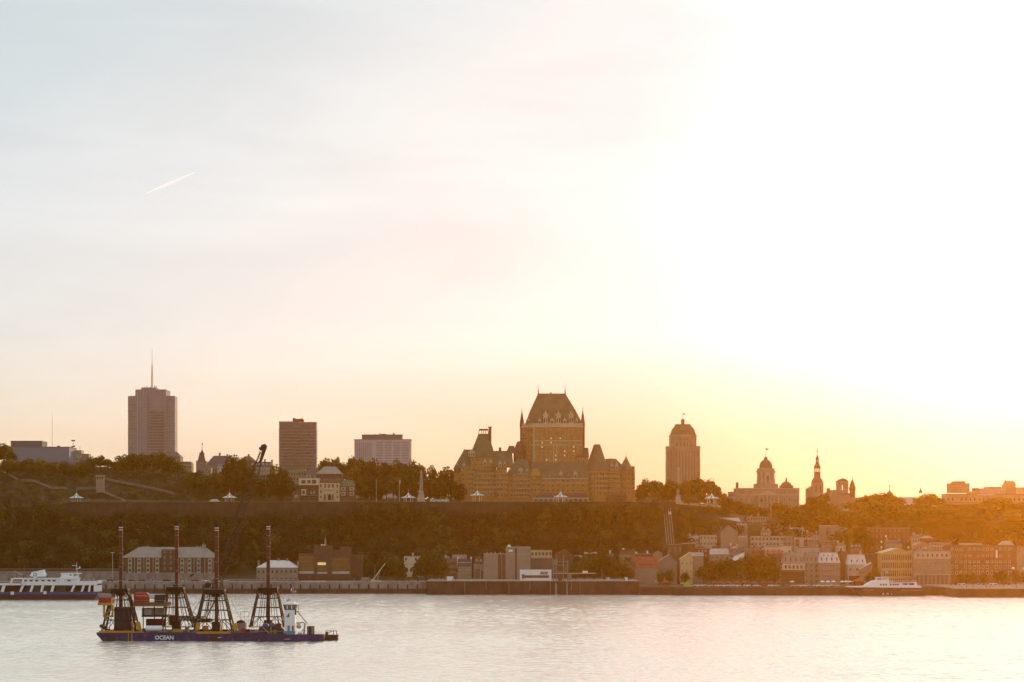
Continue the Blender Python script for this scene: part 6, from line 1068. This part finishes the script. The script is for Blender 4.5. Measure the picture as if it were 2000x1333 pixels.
def tree(px, ytop, hw, D, lab, group=None, kind=None, cat='tree'):
    hw *= 1.18 if px > 1560 else 1.05; k = D/F; z0 = ground(px, D)
    if D < 1268: z0 = 7.9 if px < 832 else (9.2 if px < 1248 else 5.5)
    ztop = H-(ytop-1048)*k; tot = max(3.0, ztop-z0); rad = hw*k; ch = min(tot*.93, rad*3.6)
    i = TN[0]; TN[0] += 1
    o = bpy.data.objects.new('tree', None); col.objects.link(o); o.location = (X(px, D), D, z0); o.rotation_euler.z = (i*2.4) % 6.28; tag(o, lab, cat, group)
    c = link('crown', PROTO[(i*3+int(px)) % 7 if kind is None else kind], o); s = rad/4.0; sz = ch/8.0
    c.scale = (s, s, sz); c.location = (0, 0, tot-10*sz)
    t_ = link('trunk', TRUNK, o); t_.scale = (max(.7, s*.9), max(.7, s*.9), (tot-ch*.45)/5.5)
    return o
def row(phrase, group, lst, D):
    lst = sorted(lst); n = len(lst)
    for i, q in enumerate(lst):
        d = D if len(q) < 4 else q[3]
        tree(q[0], q[1], q[2], d+((i*5) % 7-3), (nth(i, n)+' of the trees ' if n > 1 else 'tree ')+phrase, group)
row('on the hilltop at the left edge', 'trees at the left edge of the hilltop', [(-14,872,18),(8,868,16),(22,884,12)], 1500)
row('before the dark hilltop building', 'trees in front of the dark hilltop building', [(14,897,16),(34,902,14),(56,897,14),(78,896,13),(100,903,13),(124,905,14),(146,906,11),(166,905,12)], 1455)
row('between hilltop hut and antenna tower', 'skyline trees left of the antenna tower', [(182,892,13),(196,891,12),(210,897,12),(224,902,12)], 1490)
row('at the foot of the antenna tower', 'trees at the foot of the antenna tower', [(240,888,17),(260,886,18),(280,884,16),(300,886,17),(318,884,13),(332,892,17),(348,901,14)], 1478)
row('on the slope below the stone turret', 'trees below the stone turret', [(366,918,13),(386,922,14),(402,926,16),(420,922,17),(438,918,14)], 1428)
row('behind the crane boom on the left hill', 'trees behind the crane boom', [(455,888,19),(470,894,17),(447,903,15),(462,906,22),(484,912,18),(500,934,17),(520,940,18)], 1432)
row('under the brown slab hotel tower', 'trees under the slab hotel tower', [(540,912,18),(553,918,16),(535,930,18),(562,938,18),(550,950,20)], 1408)
row('beside the pale pyramid roof', 'trees beside the pale pyramid roof', [(636,897,15),(652,894,17),(668,903,13),(690,893,15),(705,899,13)], 1480)
row('along the back of the hotel park', 'back row of park trees left of the castle hotel', [(692,912,17),(712,902,19),(733,898,19),(755,902,19),(777,901,19),(799,903,18),(820,906,17),(842,914,17),(862,915,16),(880,914,16),(895,919,14)], 1442)
row('along the front of the hotel park', 'front row of park trees left of the castle hotel', [(704,934,17),(724,928,18),(746,932,19),(768,930,19),(790,936,18),(810,934,15),(840,938,17),(860,940,18),(882,938,17),(900,944,12)], 1395)
row('between castle hotel and stepped skyscraper', 'trees right of the castle hotel', [(1250,944,13),(1266,938,17),(1285,939,17),(1304,938,17),(1324,941,15),(1346,936,18),(1366,934,18),(1384,938,18),(1398,946,14),(1410,962,10)], 1418)
row('before the domed palace', 'trees before the domed palace', [(1420,972,14),(1440,978,16),(1458,984,16),(1476,990,14),(1494,992,11),(1514,982,16),(1532,986,17),(1552,990,17),(1574,984,15)], 1392)
row('below the two churches', 'trees below the churches', [(1590,970,17),(1606,966,17),(1622,984,15),(1640,996,14),(1548,1004,20),(1570,1008,19),(1594,1012,18),(1616,1020,13)], 1378)
row('in the back row above the brick apartments', 'back trees above the brick apartments', [(1668,980,20),(1688,970,20),(1708,965,20),(1728,964,20),(1746,972,18),(1764,988,16),(1782,992,14),(1798,972,16),(1814,964,17),(1832,972,17),(1848,986,16)], 1450)
row('in the front row above the brick apartments', 'front trees above the brick apartments', [(1662,1004,17),(1684,994,21),(1708,988,22),(1732,988,22),(1758,996,22),(1786,1002,22),(1814,996,22),(1842,1002,20),(1868,1006,22)], 1398)
row('before the skyline institution at far right', 'trees before the institution at far right', [(1890,1002,20),(1912,1004,20),(1934,978,19),(1953,972,19),(1972,984,19),(1994,1000,20),(2018,1004,22),(1962,1006,20),(2045,1002,22)], 1402)
row('on the slope left of the brick apartments', 'trees left of the brick apartments', [(1640,1040,13),(1656,1034,14),(1672,1026,16),(1688,1034,14),(1648,1058,13),(1664,1060,14),(1682,1062,12)], 1318)
row('on the slope right of the brick apartments', 'trees right of the brick apartments', [(1790,1030,17),(1812,1036,18),(1836,1030,18),(1860,1034,18),(1884,1030,18),(1908,1034,18),(1932,1030,18),(1956,1034,18),(1980,1030,18),(2004,1034,18),(2030,1030,18)], 1345)
row('along the quay left of the cream glimpsed facade', 'quay trees at centre left', [(744,1094,13),(760,1082,17),(776,1086,14),(786,1106,10)], 1248)
row('between cream facade and brown arched house', 'quay trees left of the arched-window house', [(816,1100,12),(832,1080,16),(848,1074,18),(862,1090,13)], 1248)
row('right of the steel gantry', 'quay trees right of the gantry', [(1124,1104,15),(1142,1094,16),(1160,1086,17),(1180,1086,17),(1200,1092,16),(1216,1102,14),(1230,1116,10)], 1246)
row('before the broad grey gabled wall', 'quay trees by the grey gable', [(1290,1116,9),(1308,1112,10),(1338,1118,10)], 1240)
row('in the quay grove before the slope houses', 'quay grove before the slope houses', [(1374,1106,13),(1388,1096,16),(1404,1092,18),(1424,1092,18),(1446,1090,18),(1466,1086,18),(1486,1084,18),(1504,1090,15),(1516,1102,10)], 1246)
row('lining the quay before the long red-banded building', 'young quay trees at far right', [(1875,1120,7),(1887,1122,6),(1901,1120,7),(1922,1120,8),(1946,1119,7),(1958,1113,8),(1984,1116,9),(2002,1118,9)], 1236)
row('beside the low white-roofed lean-to house', 'small trees by the lean-to house', [(1698,1118,7),(1712,1116,8)], 1246)
row('standing above the brick apartment roof', 'big crowns above the brick apartments', [(1668,996,20,1362,2),(1700,978,25,1368,5),(1742,984,24,1364,2),(1778,992,18,1366,1),(1806,984,20,1368,5),(1842,988,22,1364,2)], 1365)
row('in the big clump below the institution', 'big crowns below the institution', [(1880,1002,24,1360,5),(1928,994,22,1366,2),(1952,972,20,1392,2),(1990,1004,24,1360,5),(2030,1000,24,1364,1)], 1362)
row('between domed palace and long cream house', 'big crowns below the domed palace', [(1536,1000,20,1356,2),(1562,994,22,1358,5),(1592,1002,20,1354,2),(1612,990,16,1362,1),(1524,1016,14,1352,0)], 1356)
# the wooded cliff: one mass nobody could count
def woods(name, spots, leaf, nleaf, seed):
    rg = np.random.RandomState(seed); P_ = []; MI = []
    base = [crown_data(100+i, 9, nleaf, leaf) for i in range(8)]
    for (x, y, z_, r, h_) in spots:
        V, idx, c_, r_ = base[rg.randint(8)]; a = rg.rand()*6.28; ca, sa = math.cos(a), math.sin(a)
        W = V.copy(); W[:, 0], W[:, 1] = V[:, 0]*ca-V[:, 1]*sa, V[:, 0]*sa+V[:, 1]*ca
        W *= np.array([r/4, r/4, h_/10]); W += np.array([x, y, z_]); P_.append(W)
        base_m = rg.choice(3, p=[.56, .28, .16]); MI.append(np.where(rg.rand(len(V)//4) < .92, base_m, rg.randint(0, 3, len(V)//4)))
    tag(link(name, leaf_mesh(name, np.concatenate(P_), LEAF, np.concatenate(MI))), None, None, kind='stuff')
rg = np.random.RandomState(11); sp = []
LU = [-600, 125, 135, 400, 680, 700, 850, 865, 1000, 1020, 1180, 1300, 1330, 1360, 1420, 2300]; LY = [960, 962, 1002, 1004, 1001, 984, 986, 996, 997, 986, 982, 986, 988, 992, 1003, 1008]
for D in np.arange(1284, 1341, 6.5):
    for u in np.arange(-560, 2400, 15.5):
        uu = u+rg.uniform(-7, 7); dd = D+rg.uniform(-3, 3)
        slope = (1325 if dd < 1315 else 1362) < uu < 1650
        if slope and dd < 1334 and (rg.rand() < .45 or dd < 1290): continue
        if 1690 < uu < 1790 and dd < 1336: continue
        if 1293 < uu < 1322: continue
        if uu > 1640 and dd < 1300 and rg.rand() < .5: continue
        if uu < 1300 and dd < 1288 and 230 < uu < 720: continue
        k = dd/F; lim = np.interp(uu, LU, LY)+rg.uniform(0, 9) if dd > 1318 else 900
        z0 = ground(uu, dd)-1; zt_ = min(z0+(rg.uniform(8.5, 15) if dd < 1322 else rg.uniform(13, 17.5) if lim > 992 else rg.uniform(18, 26)), H-(lim-1048)*k)
        if slope and dd < 1334: zt_ = min(zt_, z0+rg.uniform(3.5, 6.5))
        if zt_-z0 < 2.5: continue
        sp.append((X(uu, dd), dd, z0-.5, rg.uniform(3.2, 7.2), (zt_-z0)*(1 if zt_-z0 < 8 or dd > 1330 else rg.uniform(.7, 1.12))))
for u in np.arange(690, 1296, 7.0):
    uu = u+rg.uniform(-3, 3); lim = np.interp(uu, LU, LY)+rg.uniform(-2, 6)
    if lim > 993: continue
    z0 = ground(uu, 1335)-1; sp.append((X(uu, 1335), 1335+rg.uniform(-1, 1), z0, rg.uniform(3.0, 4.4), (H-(lim-1048)*1335/F-z0)*1.06))
for u in list(np.arange(135, 690, 12.0))+list(np.arange(860, 1015, 13.0)):
    uu = u+rg.uniform(-5, 5); lim = 991+18*abs(math.sin(uu*.023)*math.sin(uu*.0071+1))+rg.uniform(0, 9)
    z0 = ground(uu, 1334)-1; hh_ = (H-(lim-1048)*1334/F-z0)*1.05
    if hh_ > 2: sp.append((X(uu, 1334), 1334+rg.uniform(-2, 1), z0, rg.uniform(3.0, 4.8), hh_))
for D in (1349, 1355, 1361):
    for u in np.arange(1330, 1425, 8.0):
        uu = u+rg.uniform(-3, 3); z0 = ground(uu, D)-.6; sp.append((X(uu, D), D, z0, rg.uniform(2.6, 3.6), max(1.6, H-(988+rg.uniform(0, 6)-1048)*D/F-z0)))
for D in np.arange(1346, 1412, 8.0):
    for u in np.arange(1318, 2290, 14.0):
        uu = u+rg.uniform(-7, 7); dd = D+rg.uniform(-3, 3)
        if uu < 1420 and dd < 1368: continue
        if 1395 < uu < 1530 and dd < 1382: continue
        if 1600 < uu < 1660 and dd < 1352: continue
        sp.append((X(uu, dd), dd, ground(uu, dd)-1, rg.uniform(4.5, 6.5), max(2.0, min(rg.uniform(6, 12) if uu > 1420 else rg.uniform(3, 5), H-(np.interp(uu, [1300,1600,1700,1880,1960,2300], [999,1006,1012,1014,1016,1014])+rg.uniform(0, 12)-1048)*dd/F-ground(uu, dd)+1))))
woods('wooded_cliff', sp, .62, 260, 5)
sp = []
for D in np.arange(1352, 1500, 8.5):
    for u in np.arange(-500, 575, 14.0):
        uu = u+rg.uniform(-8, 8); dd = D+rg.uniform(-5, 5)
        y = gpy(uu, dd)
        if uu > 130 and dd < 1364: continue
        near = False
        for (a, ya, b, yb) in ((-30,908,100,955),(100,955,186,956),(186,956,245,981),(203,937,340,966)):
            if a-6 <= uu <= b+6:
                yy = ya+(yb-ya)*(uu-a)/(b-a)
                if yy-1 < y < yy+14: near = True
        if 330 < uu < 480 and 915 < y < 945 and rg.rand() < .75: continue
        hgt = rg.uniform(1.5, 2.5) if near else rg.uniform(3.5, 8.0)
        if 186 < uu < 206 and 928 < y < 955: hgt = 1.2
        sp.append((X(uu, dd), dd, ground(uu, dd)-.6, rg.uniform(3.2, 5.4), hgt))
for D in (1376, 1388, 1402, 1418, 1440):
    for u in list(np.arange(690, 905, 9.0))+list(np.arange(1246, 1412, 9.0)):
        uu = u+rg.uniform(-4, 4); sp.append((X(uu, D), D+rg.uniform(-3, 3), 64.4, rg.uniform(3, 4.6), rg.uniform(3, 6.5) if D > 1380 else rg.uniform(1.5, 2.5)))
for D in (1428, 1455, 1490):
    for u in np.arange(1360, 1432, 8.0): sp.append((X(u, D), D+rg.uniform(-3, 3), ground(u, D)-.5, rg.uniform(3.4, 4.8), rg.uniform(7, 10)))
woods('hillside_shrubs', sp, .55, 170, 9)
# ================================================================== street level
def car_mesh(paint):
    mb = MB().slab([(-2.2,.35),(2.15,.35),(2.2,.75),(2.05,.95),(-2.1,1.0),(-2.2,.7)], -.85, .85, 0)
    mb.frus(-1.5, 1.1, -.8, .8, .98, -1.05, .55, -.66, .66, 1.45, 1).box(-1.0, .5, -.64, .64, 1.45, 1.5, 0)
    for x in (-1.35, 1.35):
        for y in (-.87, .67): mb.tube((x,y,.34), (x,y+.2,.34), .34, 10, 2)
    mb.box(2.16, 2.22, -.7, -.4, .6, .75, 3).box(2.16, 2.22, .4, .7, .6, .75, 3)
    return mb.mesh('parked_car', [paint, 'glass', 'tyre', 'white'])
CM = {c: car_mesh(m_) for c, m_ in (('white','paint_white'),('grey','tin_roof'),('dark','cloth_dark'),('red','red'))}
def cars(lst, phrase, group, zg):
    lst = sorted(lst); n = len(lst)
    for i, (u, D, c) in enumerate(lst):
        o = link('parked_car', CM[c], None, (X(u, D), D, zg)); o.rotation_euler.z = [0, math.pi, .08][i % 3]
        o.scale = (1.1, 1.1, 1.15)
        tag(o, '%s car, %s %s' % (c, nth(i, n), phrase), 'car', group)
cars([(1351,1200,'grey'),(1363,1201,'white'),(1372,1204,'white'),(1385,1200,'grey'),(1402,1200,'white'),(1414,1201,'white'),(1427,1203,'white'),(1440,1200,'white'),(1459,1200,'white'),(1478,1200,'white'),(1495,1203,'red'),(1507,1200,'white'),(1518,1201,'grey'),(1527,1205,'dark'),(1552,1200,'grey'),(1564,1200,'white'),(1574,1203,'white'),(1595,1200,'white'),(1606,1200,'white'),(1618,1202,'white'),(1632,1201,'grey')], 'in the row along the middle quay', 'cars parked along the old port quay', 5.46)
cars([(258,1236,'dark'),(278,1237,'red'),(300,1236,'grey'),(325,1238,'dark'),(356,1237,'grey'),(380,1236,'red'),(402,1237,'white'),(440,1236,'grey'),(200,1238,'white'),(215,1237,'red')], 'on the west quay below the barracks', 'cars on the west quay', 7.92)
cars([(1862,1236,'dark'),(1878,1234,'white'),(1916,1236,'grey'),(1940,1235,'white'),(1966,1236,'dark')], 'by the young trees at far right', 'cars at the far right quay', 5.72)
def shed(name, lab, cat, u, D, zg, w_, h_, dp, m_, rm_, gable=0.0):
    t = T(name, lab, cat, u, 1048-(zg-H)*F/D, D); k = t.k; a = w_/k/2; hh = h_/k; d_ = dp/k
    t.part('body', MB().box(-a, a, 0, d_, 0, hh), m_); r = MB()
    if gable: r.frus(-a-.4, a+.4, -.4, d_+.4, hh, -.3, .3, d_*.45, d_*.55, hh+gable/k)
    else: r.box(-a-.3, a+.3, -.3, d_+.3, hh, hh+.5)
    t.part('roof', r, rm_); return t
shed('green_kiosk', 'bright green glowing booth on the quay edge right of the wall step', 'booth', 1342, 1199, 5.46, 4.0, 2.4, 3, 'green_glow_paint', 'green_glow_paint')  # the booth's lit look is put in as emission of its paint
ST = [(1300,'rust_red'),(1395,'rust_red'),(1408,'rust_red'),(1424,'rust_red'),(1440,'rust_red'),(1456,'rust_red'),(1474,'brown_brick'),(1492,'rust_red'),(1508,'rust_red'),(1524,'rust_red')]
for i, (u, m_) in enumerate(ST): q = shed('market_stall', '%s of the dark red stalls behind the parked quay cars' % nth(i, len(ST)), 'stall', u, 1216+(i % 3)*2, 5.46, 4.6, 2.3, 3, m_, 'red_roof', .8); q.o['group'] = 'dark red stalls on the quay'
def parasol(u, D, lab, m_='white'):
    t = T('parasol', lab, 'parasol', u, 1048-(5.46-H)*F/D, D, 'white parasols on the quay'); t.part('canopy', MB().lathe(0, 0, [(5.2,6.8),(4.8,7.2),(.4,9.6)], 8), m_); t.part('pole', MB().tube((0,0,0), (0,0,7), .25, 4), 'dark_steel')
PS = [1547,1606,1617,1628,1645,1652,1660,1668]
for i, u in enumerate(PS): parasol(u, 1226+(i % 2)*3, nth(i, len(PS))+' of the white parasols in front of the quay houses')
q = shed('red_pavilion', 'rust red pyramid tent left of the excursion boat cabin', 'tent', 1678, 1222, 5.46, 6.5, 3, 5, 'rust_red', 'red_roof', 2.6)
for c_, y_, m_, nm in ((1285.4, 1130.5, 'signal_green', 'green'), (1281, 1136, 'signal_red', 'red')):
    t = T('traffic_light', '%s traffic light glowing below the red-roofed house' % nm, 'traffic light', c_, 1144, 1240); t.part('pole', MB().tube((0,1,0), (0,1,1144-y_), .3, 4), 'dark_steel'); t.part('lamp', MB().ball((0, 0, 1144-y_), .75), m_)
# mobile crane
t = T('mobile_crane', 'pale mobile crane with raised telescopic boom and red truck base on the quay', 'crane', 735, 1143, 1238)
z = lambda y: 1143-y
x_ = lambda u: u-735
t.part('truck', MB().box(x_(722), x_(747), 0, 7, 1.2, 4.6), 'red'); 
for u in (725, 730, 739, 744): t.part('wheel', MB().tube((x_(u),-.6,1.4), (x_(u),.6,1.4), 1.5, 10), 'tyre')
t.part('cab', MB().box(x_(724), x_(745), 0, 6, z(1138.4), z(1134)).box(x_(724), x_(729), 0, 5, z(1134), z(1132)), 'cream')
t.part('boom', MB().tube((x_(728),3,z(1134)), (x_(743),3,z(1113)), 1.5, 4).tube((x_(743),3,z(1113)), (x_(752),3,z(1101)), 1.1, 4), 'cream'); t.part('ram', MB().tube((x_(736),3,z(1134)), (x_(741),3,z(1119)), .6, 5), 'pale_stone')
shed('site_cabin', 'low pale cabin left of the mobile crane', 'cabin', 713, 1238, 7.92, 5.6, 2.6, 3, 'tan_stone', 'pale_roof')
shed('white_van', 'small white rounded kiosk hanging at the step of the terminal quay', 'kiosk', 879, 1206, 9.26, 4.2, 2.6, 3, 'white', 'white')
for i, (u, c_) in enumerate(((1188,'cloth_pale'),(1223,'white'))): shed('ticket_booth', ['small pale booth on the bare quay right of the gantry', 'small white booth near the right end of the high quay'][i], 'booth', u, 1207, 9.26, 2.2, 2.2, 2, c_, 'grey_concrete')
# mooring ladders, fenders and posts on the quay fronts
def ladders(lst, D, zt, phrase):
    n = len(lst)
    for i, u in enumerate(sorted(lst)):
        t = T('quay_ladder', nth(i, n)+' of the pale ladders '+phrase, 'ladder', u, 1048-(0-H)*F/D, D-.5, 'ladders on the quay wall'); hh = zt/t.k
        t.part('rail', MB().box(-.5, -.25, -.3, .3, hh*.35 if i % 2 else 2, hh), 'pale_stone'); t.part('rail', MB().box(.25, .5, -.3, .3, hh*.35 if i % 2 else 2, hh), 'pale_stone')
ladders([908,949,994,1035,1075,1085,1107,1116,1133], 1202, 9.2, 'on the high brown quay wall')
for i, u in enumerate(range(36, 832, 19)):
    n_ = len(range(36, 832, 19))
    t = T('quay_fender', 'dark rubber fender, %s on the pale west quay wall' % nth(i, n_), 'fender', u, 1151, 1224.2, 'rubber fenders on the west quay'); t.part('pad', MB().box(-1.2, 1.2, -1.2, -.05, 0, 8), 'tyre'); t.part('bracket', MB().box(-1.5, 1.5, -.6, -.02, 8, 9), 'dark_steel')
t = T('slipway_frame', 'pale timber landing frame in a notch of the high quay wall', 'landing', 1097, 1162, 1201.4); t.part('opening', MB().box(-9, 9, -.6, -.03, 0, 22), 'black'); t.part('post', MB().box(-13, -9, -1.4, -.03, 0, 22), 'grey_stone'); t.part('post', MB().box(9, 12, -1.4, -.03, 0, 22), 'grey_stone')
people([(u, 1228+(u*7 % 5), 7.92) for u in range(262, 420, 9)], 'on the west quay below the barracks', 'people on the west quay')
people([(u, 1228+(u*3 % 4), 7.92) for u in (692,697,701,760,790,799,806,815,822)], 'on the quay around the mobile crane', 'people near the mobile crane')
people([(u, 1345+(u % 3), 64.65) for u in (212,236,275,512,610,646,705,712,757,905,912,968,975,1010,1270,1276,1290,1310,1342,1352,1360)], 'strolling along the cliff terrace', 'people on the cliff terrace')
people([(u, 1206+(u % 4), 9.26) for u in (852,858,862,868,872,884,890,955,1220,1226)], 'on the high terminal quay', 'people on the terminal quay')
people([(u, 1208+(u*3 % 5), 5.46) for u in range(1384, 1540, 7)], 'beside the dark red quay stalls', 'people beside the quay stalls')
people([(u, 1156+(u % 4), 5.72) for u in (1880,1888,1900,1912,1926,1934,1948,1960,1985)], 'along the far right quay edge', 'people on the far right quay')
for i, u in enumerate((845, 856, 868)): o = link('parked_van', MB().slab([(-2.6,.4),(2.4,.4),(2.5,1.2),(1.9,2.2),(-2.6,2.3)], -1, 1, 0).box(-1.9, 1.6, -1.03, -1.0, 1.4, 2.0, 1).tube((-1.6,-1.05,.4), (-1.6,1.05,.4), .42, 10, 1).tube((1.6,-1.05,.4), (1.6,1.05,.4), .42, 10, 1).mesh('parked_van', ['paint_white', 'glass']), None, (X(u+2, 1352), 1352, 64.65)); tag(o, nth(i, 3)+' of the white vans on the terrace right of the obelisk', 'van', 'white vans on the terrace')
# jet trail, far behind the town, outside the haze
mb = MB(); A = P(274, 383.5, 9000); Bq = P(384, 335, 9000)
mb.lathe(0, 0, [(.3,0),(2.4,.12),(4.6,.3),(6.2,.5),(5.8,.62),(4.2,.8),(2.6,.93),(.4,1)], 8)
dq = Bq-A; e1 = dq.orthogonal().normalized(); e2 = dq.normalized().cross(e1); mb.v = [tuple(A+dq*v[2]+e1*v[0]+e2*v[1]) for v in mb.v]
mt = bpy.data.materials.new('vapour'); mt.use_nodes = True; b_ = mt.node_tree.nodes['Principled BSDF']; b_.inputs['Base Color'].default_value = (.5,.5,.5,1); b_.inputs['Emission Color'].default_value = (1,.97,.93,1); b_.inputs['Emission Strength'].default_value = .75; b_.inputs['Alpha'].default_value = .4  # sunlight on the vapour put in as emission
tag(mb.build('vapour_trail', [mt]), 'thin white aircraft vapour trail high in the left part of the sky', 'vapour trail')
# ------------------------------------------------------------------ haze
mb = MB(); mb.box(-2620, 2620, -170, 4260, -5.0, 285)
hz = mb.build('haze', []); hz['kind'] = 'stuff'
hm = bpy.data.materials.new('haze_air'); hm.use_nodes = True; hn = hm.node_tree; hn.nodes.remove(hn.nodes['Principled BSDF'])
pv = hn.nodes.new('ShaderNodeVolumePrincipled'); pv.inputs['Color'].default_value = (*HAZE_COL, 1); pv.inputs['Density'].default_value = HAZE_DENSITY; pv.inputs['Anisotropy'].default_value = HAZE_G
hn.links.new(pv.outputs[0], hn.nodes['Material Output'].inputs['Volume']); hz.data.materials.clear(); hz.data.materials.append(hm)
hz.display_type = 'WIRE'
